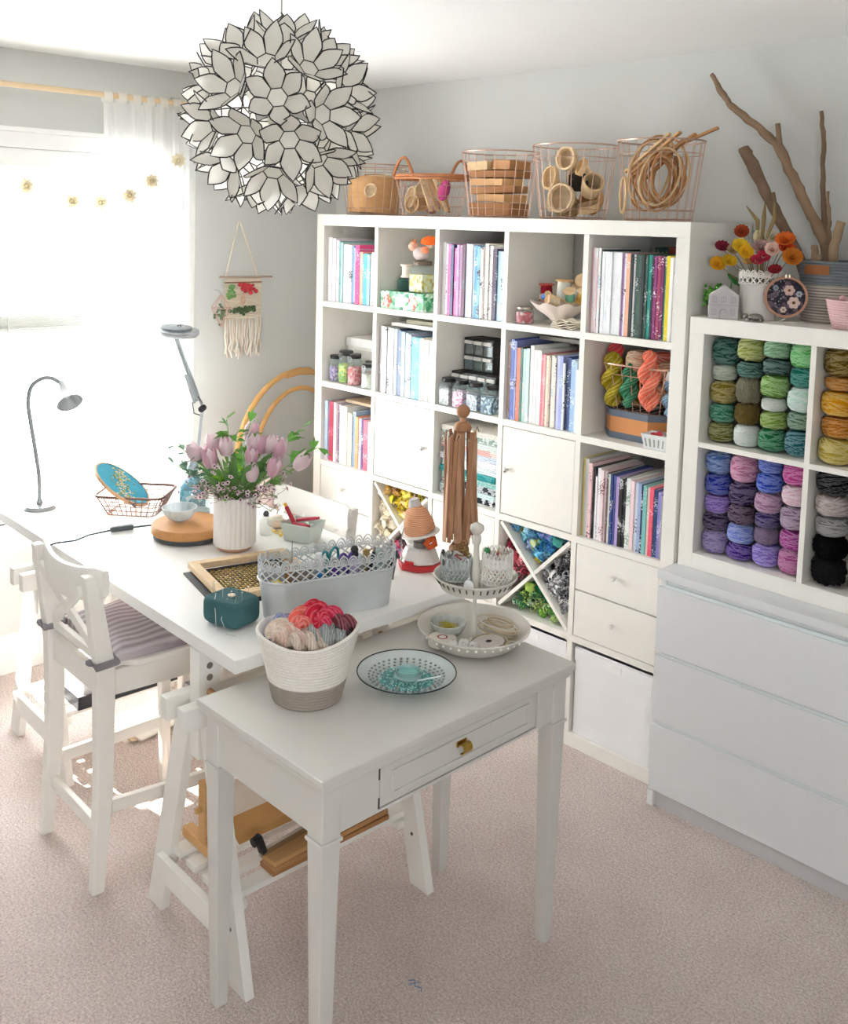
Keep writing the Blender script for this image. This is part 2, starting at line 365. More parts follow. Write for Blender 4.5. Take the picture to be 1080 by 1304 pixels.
def make_garland():
    g = thing('flower_garland', 'string of cream paper flower lights looped across the window', 'garland', (XW+0.14, 0, 0))
    pts = [(-1.20, 1.922), (-1.025, 1.868), (-0.905, 1.873), (-0.79, 1.902), (-0.692, 1.963), (-0.565, 2.057), (-0.50, 2.12)]
    pts = [(-1.75, 2.12), (-1.56, 1.99), (-1.38, 1.935)] + pts
    P = []
    for i in range(len(pts)-1):
        a, b = pts[i], pts[i+1]
        for k in range(6):
            t = k/6; P.append((0.0, a[0]+(b[0]-a[0])*t, a[1]+(b[1]-a[1])*t+0.02-0.012*math.sin(t*PI)))
    MB().tube(P, 0.0013, 5).build('wire', mat('#e7e3d8', 0.6), g)
    fm = mat('#e9e0c9', 0.85, var=0.08, transl=0.3); pm = mat('#d8c79c', 0.8)
    b = MB()
    for ring, (n, rad, tilt) in enumerate(((8, 0.030, 0.25), (6, 0.020, 0.7))):
        for k in range(n):
            a = 2*PI*k/n + ring*0.4
            M = Matrix.Rotation(a, 4, 'X') @ Matrix.Rotation(tilt, 4, 'Y')
            b.add([(0, -0.003, 0.004), (0, 0.003, 0.004), (0.003, rad*0.32, rad*0.6), (0.004, rad*0.2, rad), (0.006, 0, rad*1.12), (0.004, -rad*0.2, rad), (0.003, -rad*0.32, rad*0.6)], [(0, 1, 2, 3, 4, 5, 6)], 0, M)
    b.sphere((0.008, 0, 0), 0.008, 8, 6, 1)
    me = b.mesh('flower_head', [fm, pm])
    for (y, z) in pts[1:-1]: obj('flower_head', me, g, (0.006, y, z), (RND.uniform(-.6, .6), RND.uniform(-.3, .3), RND.uniform(-.9, -.2)), solid=0.0008)
make_garland()
# ================================================================== BIG FURNITURE
BF, BDV, BDH, BDEP = 0.0487, 0.021, 0.0232, 0.39
BC = (1.85-2*BF-4*BDV)/5; BCH = (1.85-2*BF-4*BDH)/5
def cx0(i): return BF+i*(BC+BDV)            # left side of column i
def cz0(j): return 1.85-BF-j*(BCH+BDH)-BCH  # floor of row j
def make_bookcase():
    t = thing('bookcase', 'tall white cube bookcase, five columns by five rows, against the wall', 'bookcase')
    z1 = 1.85
    for x in (0, z1-BF): MB().box(x, x+BF, 0, BDEP, 0, z1-BF).build('side_panel', WHITE, t, bevel=0.0015)
    MB().box(0, z1, 0, BDEP, z1-BF, z1).build('top_panel', WHITE, t, bevel=0.0015)
    MB().box(BF, z1-BF, 0, BDEP, 0, BF).build('bottom_panel', WHITE, t, bevel=0.0015)
    me = MB().box(0, BDV, 0, BDEP-0.004, BF, z1-BF).mesh('divider', WHITE)
    for i in range(4): obj('divider', me, t, (cx0(i)+BC, 0.001, 0))
    me = MB().box(0, BC, 0, BDEP-0.004, -BDH, 0).mesh('shelf', WHITE)
    for i in range(5):
        for j in range(4): obj('shelf', me, t, (cx0(i), 0.001, cz0(j)))
    return t
make_bookcase()
KNOBM = mat('#e8e6e2', 0.3, 0.2, var=0.02)
def door_insert(i, j, knob_side, label):
    x, z = cx0(i), cz0(j)
    t = thing('door_insert', label, 'cabinet', (x, 0, z))
    g = 0.0025
    MB().box(g, 0.014, 0.03, 0.37, g, BCH-g).box(BC-0.014, BC-g, 0.03, 0.37, g, BCH-g).box(0.014, BC-0.014, 0.03, 0.37, g, 0.014).box(0.014, BC-0.014, 0.03, 0.37, BCH-0.014, BCH-g).box(0.014, BC-0.014, 0.355, 0.37, 0.014, BCH-0.014).build('carcass', WHITE, t)
    d = MB().box(g+0.001, BC-g-0.001, 0.003, 0.021, g+0.001, BCH-g-0.001).build('door', WHITE, t, bevel=0.0015)
    kx = 0.032 if knob_side < 0 else BC-0.032
    MB().lathe([(0.0045, 0), (0.0045, 0.008), (0.009, 0.012), (0.0095, 0.018), (0.006, 0.021), (0, 0.0215)], 16, M=Matrix.Translation((kx, 0.003, BCH*0.515)) @ Matrix.Rotation(R(90), 4, 'X')).build('knob', STEEL, d, smooth=40)
door_insert(1, 2, 1, 'white square cupboard door behind the tulips, knob on the yarn swift side')
door_insert(3, 2, -1, 'white square cupboard door between the folded fabrics and the open magazines cubby')
def drawer_insert(i, j, label):
    t = thing('drawer_insert', label, 'drawers', (cx0(i), 0, cz0(j)))
    g = 0.0025; h = BCH/2
    MB().box(g, 0.014, 0.03, 0.37, g, BCH-g).box(BC-0.014, BC-g, 0.03, 0.37, g, BCH-g).box(0.014, BC-0.014, 0.03, 0.37, g, 0.014).box(0.014, BC-0.014, 0.03, 0.37, BCH-0.014, BCH-g).box(0.014, BC-0.014, 0.355, 0.37, 0.014, BCH-0.014).build('carcass', WHITE, t)
    for k in (0, 1):
        d = MB().box(g, BC-g, 0.003, 0.021, k*h+g, (k+1)*h-g).box(0.02, BC-0.02, 0.021, 0.34, k*h+0.02, k*h+h*0.7).build('drawer', WHITE, t, bevel=0.0015)
        MB().lathe([(0.004, 0), (0.004, 0.008), (0.008, 0.012), (0.0085, 0.02), (0.006, 0.023), (0, 0.0235)], 16, M=Matrix.Translation((BC/2, 0.003, k*h+h*0.52)) @ Matrix.Rotation(R(90), 4, 'X')).build('knob', KNOBM, d, smooth=40)
drawer_insert(0, 3, 'pair of white drawers in the bookcase behind the second stool')
drawer_insert(4, 3, 'pair of white drawers under the craft magazines, beside the low dresser')
door_insert(2, 3, 1, 'white cupboard door under the folded fabrics, behind the yarn winder')
def cross_insert(i, j, label):
    t = thing('cross_divider', label, 'divider', (cx0(i), 0, cz0(j)))
    e = 0.003; w = 0.013
    a, b = (e, e), (BC-e, BCH-e); 
    def pl(p, q):
        d = Vector((q[0]-p[0], q[1]-p[1])).normalized(); n = Vector((-d.y, d.x))*w/2
        pts = [(p[0]+d.x*w*.6+n.x, p[1]+d.y*w*.6+n.y), (p[0]+d.x*w*.6-n.x, p[1]+d.y*w*.6-n.y), (q[0]-d.x*w*.6-n.x, q[1]-d.y*w*.6-n.y), (q[0]-d.x*w*.6+n.x, q[1]-d.y*w*.6+n.y)]
        MB().prism(pts, 0, 0.36, M=Matrix(((1, 0, 0, 0), (0, 0, 1, 0.004), (0, 1, 0, 0), (0, 0, 0, 1)))).build('diagonal_panel', WHITE, t)
    pl((e, BCH-e), (BC-e, e))
    m = Vector((BC/2, BCH/2)); d = (Vector((BC-e, BCH-e))-Vector((e, e))).normalized()*w*1.02
    pl((e, e), (m.x-d.x*.0, m.y-d.y*.0)); pl((m.x+d.x*.0, m.y+d.y*.0), (BC-e, BCH-e))
cross_insert(1, 3, 'white cross-shaped cubby divider holding yellow and cream fabric scraps')
cross_insert(3, 3, 'white cross-shaped cubby divider holding blue, green and black fabric scraps')
def fabric_bin(i, label):
    t = thing('storage_bin', label, 'storage box', (cx0(i)+0.01, 0.012, BF+0.001))
    w, d, h = BC-0.02, 0.34, 0.315; fm = mat('#f2f2f4', 0.85, var=0.015, bump=0.1, bs=300)
    MB().box(0, w, 0, 0.004, 0, h).box(0, w, d-0.004, d, 0, h).box(0, 0.004, 0.004, d-0.004, 0, h).box(w-0.004, w, 0.004, d-0.004, 0, h).box(0.004, w-0.004, 0.004, d-0.004, 0, 0.004).build('body', fm, t, bevel=0.002)
    MB().box(-0.002, w+0.002, -0.003, 0, h-0.05, h-0.004).build('hem_band', fm, t, bevel=0.001)
    MB().box(w/2-0.035, w/2+0.035, -0.0045, -0.003, h-0.038, h-0.014).build('label_holder', mat('#f8f8f8', 0.5), t)
fabric_bin(4, 'white fabric storage bin under the pair of drawers beside the dresser')
fabric_bin(3, 'white fabric storage bin under the blue and green scraps, behind the painted table')

def make_dresser():
    t = thing('dresser', 'low white chest of three wide handleless drawers', 'dresser', (1.855, -0.094, 0))
    w, d, h = 0.80, 0.48, 0.768
    for xx in (0, w-0.02): MB().box(xx, xx+0.02, 0.019, d, 0, h-0.026).build('side_panel', WHITE2, t, bevel=0.0015)
    for xx in (0, w-0.022): MB().box(xx, xx+0.022, 0.0, 0.018, 0, 0.050).build('foot', WHITE2, t, bevel=0.001)
    MB().box(0.02, w-0.02, 0.034, d, 0.05, 0.07).box(0.02, w-0.02, d-0.008, d, 0.07, h-0.026).build('carcass', WHITE2, t)
    MB().box(-0.002, w+0.002, -0.002, d, h-0.026, h).build('top', WHITE2, t, bevel=0.0015)
    MB().box(0.022, w-0.022, 0.012, 0.03, 0, 0.050).build('plinth', mat('#c9c7c8', 0.5, var=0.02), t)
    for z0, z1 in ((0.054, 0.270), (0.284, 0.494), (0.508, 0.716)):
        dr = MB().box(0.001, w-0.001, 0.0, 0.017, z0, z1).build('drawer', WHITE2, t, bevel=0.002)
        MB().box(0.022, w-0.022, 0.009, 0.017, z1, z1+0.009).build('finger_lip', mat('#dfe6e8', 0.35, var=0.01), dr)
        MB().box(0.022, w-0.022, 0.019, 0.032, z1-0.03, min(z1+0.045, h-0.027)).build('front_rail', WHITE2, t)
        MB().box(0.03, w-0.03, 0.033, 0.43, z0+0.03, z1-0.04).build('drawer_box', WHITE2, dr)
    return t
make_dresser()
SX, SZ = 1.865, 0.7686
SCELL = (0.79-2*0.05-0.016)/2
def sx0(i): return SX+0.05+i*(SCELL+0.016)
def sz0(j): return SZ+0.79-0.05-j*(SCELL+0.016)-SCELL
def make_small_shelf():
    t = thing('cube_shelf', 'white two by two cube shelf of yarn standing on the dresser', 'shelf', (SX, 0, SZ))
    for x in (0, 0.74): MB().box(x, x+0.05, 0, BDEP, 0, 0.74).build('side_panel', WHITE, t, bevel=0.0015)
    MB().box(0, 0.79, 0, BDEP, 0.74, 0.79).build('top_panel', WHITE, t, bevel=0.0015)
    MB().box(0.05, 0.74, 0, BDEP, 0, 0.05).build('bottom_panel', WHITE, t, bevel=0.0015)
    MB().box(0.05+SCELL, 0.05+SCELL+0.016, 0.001, BDEP, 0.05, 0.74).build('divider', WHITE, t)
    for i in (0, 1): MB().box(0.05+i*(SCELL+0.016), 0.05+i*(SCELL+0.016)+SCELL, 0.001, BDEP, 0.05+SCELL, 0.066+SCELL).build('shelf', WHITE, t)
make_small_shelf()

# ---- work table on two trestles
TZ, TROT = 0.81, R(-1.8)
TC = Vector((0.884, -1.100, 0))
TM = Matrix.Translation(TC) @ Matrix.Rotation(TROT, 4, 'Z')
def tpos(x, y, z=TZ): return (x, y, z)
tt = MB().box(-0.75, 0.75, -0.378, 0.378, -0.034, 0).build('tabletop', mat('#f3f2ef', 0.33, var=0.012, spec=0.5), None, (TC.x, TC.y, TZ), (0, 0, TROT), bevel=0.002)
tag(tt, 'long white tabletop resting on two trestles in the middle of the room', 'table')
PEGM = wood('#b98a63', axis=0)
TRM = mat('#f2f0ea', 0.5, var=0.03, vs=12)
RAWPINE = wood('#e3cdb0', axis=1, var=0.06)
def make_trestle(x, y, label):
    t = thing('trestle', label, 'trestle', (x, y, 0), TROT, 'table trestles')
    L = 0.29                                  # half length between the A frames
    for sy in (-1, 1):
        yy = sy*L
        for sx in (-1, 1):
            a = Vector((sx*0.205, yy, 0.0)); b = Vector((sx*0.055, yy, 0.60))
            w = 0.072
            pts = [(a.x-w/2, 0), (a.x+w/2, 0), (b.x+w/2*.95, 0.60), (b.x-w/2*.95, 0.60)]
            lg = MB().prism(pts, 0, 0.026, M=Matrix(((1, 0, 0, 0), (0, 0, 1, yy-0.013+sx*0.0), (0, 1, 0, 0), (0, 0, 0, 1)))).build('leg', TRM, t, bevel=0.002)
            MB().cyl((sx*0.172, yy-0.0145, 0.145), (sx*0.172, yy-0.0125, 0.145), 0.005, n=10).build('screw', mat('#6c6a68', 0.35, 0.9), lg)
        MB().box(-0.155, 0.155, yy-0.034 if sy < 0 else yy+0.014, yy-0.014 if sy < 0 else yy+0.034, 0.115, 0.178).build('cross_rail', TRM, t, bevel=0.002)
        p = MB().box(-0.022, 0.022, yy-0.03+sy*-0.016, yy+0.03+sy*-0.016, 0.50, TZ-0.0355).build('height_post', TRM, t, bevel=0.002)
        py = yy-sy*0.016
        for z in (0.535, 0.595, 0.705, 0.735):
            MB().cyl((0.0205, py, z), (0.0232, py, z), 0.0085, n=12).build('peg_hole', mat('#8a8076', 0.8), p)
        MB().cyl((-0.05, py, 0.669), (0.06, py, 0.669), 0.0085, n=12).build('peg', PEGM, t, smooth=40)
    for sx in (-1, 1):
        MB().box(sx*0.041-0.0165, sx*0.041+0.0165, -L-0.075, L+0.075, 0.601, 0.659).build('cross_beam', TRM if sx < 0 else TRM, t, bevel=0.003)
    MB().box(-0.03, 0.03, -L+0.046, L-0.046, TZ-0.0355-0.05, TZ-0.0355).build('top_beam', RAWPINE, t, bevel=0.003)
    for x in (-0.115, -0.04, 0.04, 0.115):
        MB().box(x-0.022, x+0.022, -L+0.0, L-0.0, 0.1795, 0.1955).build('shelf_slat', TRM, t, bevel=0.0015)
    for sy in (-1, 1): MB().box(-0.15, 0.15, sy*(L-0.035)-0.012, sy*(L-0.035)+0.012, 0.158, 0.179).build('slat_bearer', TRM, t)
    return t
make_trestle(1.452, -1.195, 'white A-frame trestle with peg holes and a slatted shelf holding the paper roll')
make_trestle(0.335, -1.115, 'white A-frame trestle under the end of the table nearest the window')

# ---- painted console table
GREYW = mat('#d8d5cf', 0.45, var=0.03, vs=6)
def make_console():
    x0, x1, y0, y1, zt = 1.60, 2.055, -1.59, -0.778, 0.74
    t = thing('painted_table', 'small off-white painted table with one drawer and tapering square legs', 'side table', ((x0+x1)/2, (y0+y1)/2, 0))
    hx, hy = (x1-x0)/2, (y1-y0)/2
    MB().box(-hx, hx, -hy, hy, zt-0.016, zt).build('top', GREYW, t, bevel=0.0025)
    MB().box(-hx+0.006, hx-0.006, -hy+0.006, hy-0.006, zt-0.030, zt-0.016).box(-hx+0.011, hx-0.011, -hy+0.011, hy-0.011, zt-0.038, zt-0.030).build('top_moulding', GREYW, t, bevel=0.002)
    lx, ly = hx-0.040, hy-0.040; za = 0.598
    for sx in (-1, 1):
        for sy in (-1, 1):
            b = MB(); w = 0.024
            c = Vector((sx*lx, sy*ly, 0))
            b.box(c.x-w, c.x+w, c.y-w, c.y+w, za-0.004, zt-0.038)
            b.box(c.x-w-.004, c.x+w+.004, c.y-w-.004, c.y+w+.004, za-0.012, za-0.004)
            q = 0.015
            b.add([(c.x+sx_*w_, c.y+sy_*w_, z) for w_, z in ((q, 0), (w, za-0.012)) for sx_, sy_ in ((-1, -1), (1, -1), (1, 1), (-1, 1))], [(3, 2, 1, 0), (4, 5, 6, 7), (0, 1, 5, 4), (1, 2, 6, 5), (2, 3, 7, 6), (3, 0, 4, 7)])
            b.build('leg', GREYW, t, bevel=0.002)
    for sy in (-1, 1): MB().box(-lx+0.024, lx-0.024, sy*ly-0.006+sy*0.012, sy*ly+0.006+sy*0.012, za, zt-0.038).build('apron', GREYW, t)
    MB().box(-lx-0.018, -lx-0.006, -ly+0.024, ly-0.024, za, zt-0.038).build('apron', GREYW, t)
    f = MB(); xf = lx+0.018
    dy0, dy1 = -ly+0.135, ly-0.085
    f.box(xf-0.012, xf, -ly+0.024, dy0-0.003, za, zt-0.038).box(xf-0.012, xf, dy1+0.003, ly-0.024, za, zt-0.038)
    f.box(xf-0.012, xf, dy0-0.003, dy1+0.003, za, za+0.006).box(xf-0.012, xf, dy0-0.003, dy1+0.003, zt-0.044, zt-0.038)
    f.build('front_apron', GREYW, t)
    d = MB().box(xf-0.014, xf-0.001, dy0, dy1, za+0.009, zt-0.047).build('drawer', GREYW, t, bevel=0.001)
    fr = MB(); a0, a1, b0, b1 = dy0+0.03, dy1-0.03, za+0.024, zt-0.062
    for q in ((a0, a1, b0, b0+0.007), (a0, a1, b1-0.007, b1), (a0, a0+0.007, b0+0.007, b1-0.007), (a1-0.007, a1, b0+0.007, b1-0.007)): fr.box(xf-0.001, xf+0.004, q[0], q[1], q[2], q[3])
    fr.build('drawer_moulding', GREYW, d, bevel=0.0015)
    for z in (za+0.02, zt-0.058): MB().box(xf-0.0005, xf+0.001, dy0-0.006, dy0-0.002, z-0.012, z+0.012).build('hinge_gap', mat('#4a4540', 0.7), d)
    gold = mat('#c9a552', 0.3, 1.0, var=0.06)
    ky, kz = -1.171-(y0+y1)/2, 0.655
    MB().grid(11, 2, lambda u, v: (xf+0.010-0.009*math.cos(u*PI*1.5+0.3)+0.004, ky-0.014+0.028*v, kz+0.011*math.sin(u*PI*1.5+0.3)+0.001)).box(xf-0.002, xf+0.003, ky-0.014, ky+0.014, kz+0.002, kz+0.016).build('drawer_pull', gold, d, solid=0.002)
    return t
make_console()

# ---- bar stools
def make_stool(x, y, rot, label, cushion):
    t = thing('bar_stool', label, 'stool', (x, y, 0), rot, 'white bar stools')
    SMAT = mat('#f4f1ea', 0.42, var=0.015)
    zs = 0.615
    # back is at local -y, the seat opens towards +y
    bx, fx, by, fy = 0.165, 0.185, -0.20, 0.175
    # back posts: splayed foot, upright, then leaning backrest
    for s in (-1, 1):
        P = [(s*(bx+0.008), by-0.012, 0), (s*bx, by+0.012, 0.30), (s*bx, by+0.015, 0.62), (s*(bx+0.002), by-0.012, 0.80), (s*(bx+0.003), by-0.030, 0.885)]
        Wd = [(0.032, 0.034), (0.040, 0.046), (0.040, 0.052), (0.036, 0.042), (0.032, 0.028)]
        vs = []; fs = []
        for (px, py, pz), (w, d) in zip(P, Wd): vs += [(px-w/2, py-d/2, pz), (px+w/2, py-d/2, pz), (px+w/2, py+d/2, pz), (px-w/2, py+d/2, pz)]
        for i in range(len(P)-1): fs += [(i*4+k, i*4+(k+1) % 4, i*4+4+(k+1) % 4, i*4+4+k) for k in range(4)]
        fs += [(3, 2, 1, 0), tuple(range(len(vs)-4, len(vs)))]
        MB().add(vs, fs).build('back_leg', SMAT, t, bevel=0.004)
        b = MB(); w = 0.036; q = 0.028
        b.add([(s*fx+(s*0.012 if z == 0 else 0)+sx*w_/2, fy+sy*w_/2+(0.012 if z == 0 else 0), z) for w_, z in ((q, 0), (w, 0.595)) for sx, sy in ((-1, -1), (1, -1), (1, 1), (-1, 1))], [(3, 2, 1, 0), (4, 5, 6, 7), (0, 1, 5, 4), (1, 2, 6, 5), (2, 3, 7, 6), (3, 0, 4, 7)])
        b.build('front_leg', SMAT, t, bevel=0.003)
        MB().bar((s*bx, by+0.04, 0.575), (s*fx, fy-0.018, 0.575), 0.02, 0.07).build('seat_rail', SMAT, t, bevel=0.002)
        MB().bar((s*bx, by+0.034, 0.225), (s*(fx+0.004), fy-0.012, 0.215), 0.018, 0.036).build('stretcher', SMAT, t, bevel=0.002)
    MB().bar((-bx+0.02, by+0.012, 0.575), (bx-0.02, by+0.012, 0.575), 0.02, 0.07).build('seat_rail', SMAT, t, bevel=0.002)
    MB().bar((-fx+0.018, fy, 0.575), (fx-0.018, fy, 0.575), 0.02, 0.07).build('seat_rail', SMAT, t, bevel=0.002)
    MB().bar((-bx+0.018, by+0.004, 0.165), (bx-0.018, by+0.004, 0.165), 0.018, 0.036).build('stretcher', SMAT, t, bevel=0.002)
    fr = MB().bar((-fx+0.012, fy+0.006, 0.28), (fx-0.012, fy+0.006, 0.28), 0.018, 0.036).build('footrest', SMAT, t, bevel=0.002)
    MB().box(-fx+0.014, fx-0.014, fy-0.004, fy+0.018, 0.2985, 0.3015).box(-fx+0.014, fx-0.014, fy+0.0155, fy+0.018, 0.272, 0.2985).build('footrest_plate', mat('#b9bcc4', 0.3, 1.0), fr)
    seat = MB().prism([(-bx+0.021, by+0.035), (bx-0.021, by+0.035), (bx-0.021, by+0.05), (fx+0.012, by+0.10), (fx+0.018, fy+0.028), (-fx-0.018, fy+0.028), (-fx-0.012, by+0.10), (-bx+0.021, by+0.05)], 0.6105, 0.628).build('seat', SMAT, t, bevel=0.004)
    # curved top rail
    def rail(u, v):
        th = v*2*PI; xx = (u-0.5)*2*(bx+0.032)
        edge = 1-0.25*max(0, abs(u-0.5)*2-0.86)/0.14
        yy = by-0.030+0.038 - 0.0 - 0.045*(1-(xx/(bx+0.032))**2)
        return (xx, yy+0.010*math.cos(th), 0.862+0.045*edge*max(-1, min(1, 1.5*math.sin(th)))-0.022*(1-((xx/(bx+0.032))**2)))
    rb = MB().grid(25, 16, rail)
    n = len(rb.v); rb.f += [tuple(range(15)), tuple(range(n-16, n-1))]; rb.m += [0, 0]
    rb.build('top_rail', SMAT, t, smooth=50)
    for s in (-1, 1):
        MB().bar((s*(bx-0.02), by+0.008, 0.655), (-s*(bx-0.03), by-0.035, 0.835), 0.028, 0.012, up=(0, 1, 0)).build('cross_slat', SMAT, t)
    MB().bar((-bx+0.02, by+0.010, 0.645), (bx-0.02, by+0.010, 0.645), 0.016, 0.024).build('lower_back_rail', SMAT, t, bevel=0.002)
    if cushion:
        c = thing('seat_cushion', 'thin grey and mauve striped cushion tied onto the stool', 'cushion', (x, y, 0.628), rot)
        cm = stripe_mat('#cfc6ca', '#a1969c', 11, 'X', 0.95, dist=0.3)
        def top(u, v):
            X = (u-0.5)*2; Y = (v-0.5)*2
            w = 0.175+0.02*(v); h = 0.036*(1-max(abs(X), abs(Y))**6*0.55)+0.004*math.sin(u*9+v*3)*math.sin(v*14+1)
            return (X*w, -0.152+0.352*v, 0.002+h)
        b = MB().grid(26, 26, top)
        b.grid(26, 26, lambda u, v: ((u-0.5)*2*(0.175+0.02*v), -0.152+0.352*v, 0.001))
        k = 26
        for i in range(k-1):
            for a, c2 in ((i*k, (i+1)*k), (i*k+k-1, (i+1)*k+k-1)): b.f.append((a, c2, c2+k*k, a+k*k)); b.m.append(0)
            for a, c2 in ((i, i+1), ((k-1)*k+i, (k-1)*k+i+1)): b.f.append((a, c2, c2+k*k, a+k*k)); b.m.append(0)
        b.build('pad', cm, c, smooth=50)
        pm = mat('#6b6468', 0.8)
        MB().tube([(-0.176, -0.152, 0.019), (-0.176, 0.20, 0.019)], 0.0025, 6).build('piping', pm, c)
        for s in (-1, 1):
            MB().tube([(s*0.150, -0.160, 0.012), (s*0.190, -0.158, 0.011), (s*0.193, -0.218, 0.010), (s*0.15, -0.220, 0.010), (s*0.140, -0.165, 0.012)], 0.010, 6, closed=True).build('tie', mat('#8d878c', 0.9), c)
    return t
make_stool(0.925, -1.365, R(-2), 'white bar stool with a striped cushion, on the open carpet side', True)
make_stool(0.885, -0.895, R(181), 'white bar stool tucked under the table on the bookcase side', False)
# ================================================================== BOOKS IN THE CUBBIES
NAMED = {'white': '#f2f2f2', 'off-white': '#ece7dc', 'cream': '#efe3c4', 'pale pink': '#f0d4da', 'pink': '#e88fb0', 'magenta': '#d8488f', 'crimson': '#b8324e', 'coral': '#ee7d6c', 'peach': '#f0b99c',
  'orange': '#e88a48', 'tan': '#c8a684', 'brown': '#7c5440', 'yellow': '#e4cf3a', 'olive': '#8c8a3a', 'green': '#3f8a58', 'dark green': '#24483a', 'mint': '#b6dccf', 'teal': '#2f9a94', 'turquoise': '#58bcd6', 'pale blue': '#c2d9ec',
  'sky blue': '#6da7dc', 'blue': '#3a62b8', 'navy': '#26325a', 'periwinkle': '#9aa4dc', 'lavender': '#cfc8e8', 'lilac': '#b79ad2', 'purple': '#6b4a94', 'plum': '#6a2c50', 'mauve': '#a98498', 'grey': '#9a9a9c', 'pale grey': '#cfd0d2', 'charcoal': '#46464a', 'black': '#1c1c1e', 'blue-grey': '#8fa4b4', 'beige': '#d8c9b0'}
def hx(h): h = h.lstrip('#'); return [int(h[i:i+2], 16) for i in (0, 2, 4)]
def cname(c):
    a = hx(c); return min(NAMED, key=lambda k: sum((p-q)**2 for p, q in zip(a, hx(NAMED[k]))))
PAGES = mat('#efe9dc', 0.9, var=0.04, vs=200)
def book_mesh(w, d, h, c1, c2, seed):
    b = MB(); t = min(0.0022, w*0.18)
    b.box(0, t, 0, d, 0, h).box(w-t, w, 0, d, 0, h).box(t, w-t, 0, t, 0, h)
    b.box(t, w-t, t, d-0.004, 0.0025, h-0.0025, mi=1)
    return b.mesh('book', [spine_mat(c1, c2, seed), PAGES])
def shelf_books(i, j, rows, where, x_from=0.004, x_to=None, y0=0.014, depth=0.22, seed=1, group='books in the bookcase', zbase=None, total=None):
    rg = random.Random(seed*13+5); x_to = BC-0.004 if x_to is None else x_to
    sw = sum(r[1] for r in rows); k = (x_to-x_from)/(sw*0.01); x = cx0(i)+x_from; z = cz0(j)+0.0006
    for n, r in enumerate(rows):
        w = r[1]*0.01*k; h = r[2]*0.01; c1 = r[0]; c2 = r[3] if len(r) > 3 else rg.choice(['#f4f4f4', '#d8d8da', '#5a5a62', '#e8c9c9', '#c7d6e0', '#333338'])
        d = depth*rg.uniform(0.93, 1.0); yy = y0+rg.uniform(0, 0.008) + (r[4] if len(r) > 4 else 0)
        o = obj('book', book_mesh(w-0.0009, d, h, c1, c2, rg.randint(0, 60)), None, (x+0.0004, yy, z))
        kind = 'slim' if r[1] < 1.0 else ('thick' if r[1] > 2.2 else 'upright')
        tag(o, '%s %s book, %s from the window side, %s' % (kind, cname(c1), ORD[n], where), 'book', group)
        x += w
def flat_book(i, j, x0, x1, y0, y1, z, t, col, label, rot=0.0):
    w, d = x1-x0, y1-y0
    b = MB(); b.box(0, w, 0, d, 0, 0.002).box(0, w, 0, d, t-0.002, t).box(0, w, 0, 0.002, 0.002, t-0.002).box(0.003, w-0.003, 0.003, d-0.003, 0.002, t-0.002, mi=1)
    o = b.build('book', [mat(col, 0.5), PAGES], None, (cx0(i)+x0, y0, cz0(j)+z), (0, 0, rot))
    tag(o, label, 'book')
shelf_books(0, 0, [('#efe9ee', 2.2, 28), ('#f3eef3', 2.0, 27.6), ('#f2dde4', 1.2, 27), ('#ebe5ec', 1.0, 26.6), ('#86c3c0', 0.8, 26.6), ('#bfe0dd', 1.1, 26), ('#f2f2f4', 1.6, 25.2), ('#eceff3', 1.9, 25.3), ('#f4f4f2', 1.5, 25),
  ('#7fa6d2', 0.7, 24.8), ('#a9c0ea', 1.0, 24), ('#f0508f', 2.3, 25.2), ('#f2b9a0', 1.5, 22.4), ('#8fa8b8', 0.8, 21.4), ('#54b4d6', 1.9, 21.8), ('#a3cfe4', 1.5, 21.5), ('#efeef4', 1.1, 21.8), ('#f3cdbf', 1.0, 22.6), ('#efe7dc', 1.2, 22.3)],
  'shelved above the button jars', seed=1, x_from=0.012)
shelf_books(2, 0, [('#f4f2f4', 1.6, 28.2), ('#f2d9e2', 1.2, 27.6), ('#c63f98', 1.9, 27.6, '#ef9ccc'), ('#2b3468', 1.5, 27.4), ('#e25ba6', 1.6, 26.2), ('#c08fc0', 1.4, 27.5), ('#a87ca4', 1.3, 27.4), ('#5f3050', 1.6, 27.6), ('#c9d6ec', 1.4, 28), ('#f3f4f6', 2.0, 27.8),
  ('#e4ecf6', 1.0, 27.2), ('#4c9ad8', 1.5, 27.4, '#d8ecfa'), ('#86bfe8', 1.4, 27.2), ('#eef0f2', 1.3, 27), ('#a79a92', 0.9, 27.3), ('#ece6da', 1.8, 28.4), ('#f4f3ef', 1.8, 27.6), ('#53274c', 1.4, 26.6), ('#2c3350', 0.9, 26.4), ('#aecbe2', 1.8, 25.8), ('#c8d8e8', 1.0, 25.7), ('#cdb684', 1.2, 25)],
  'shelved above the black-lidded jars', seed=2)
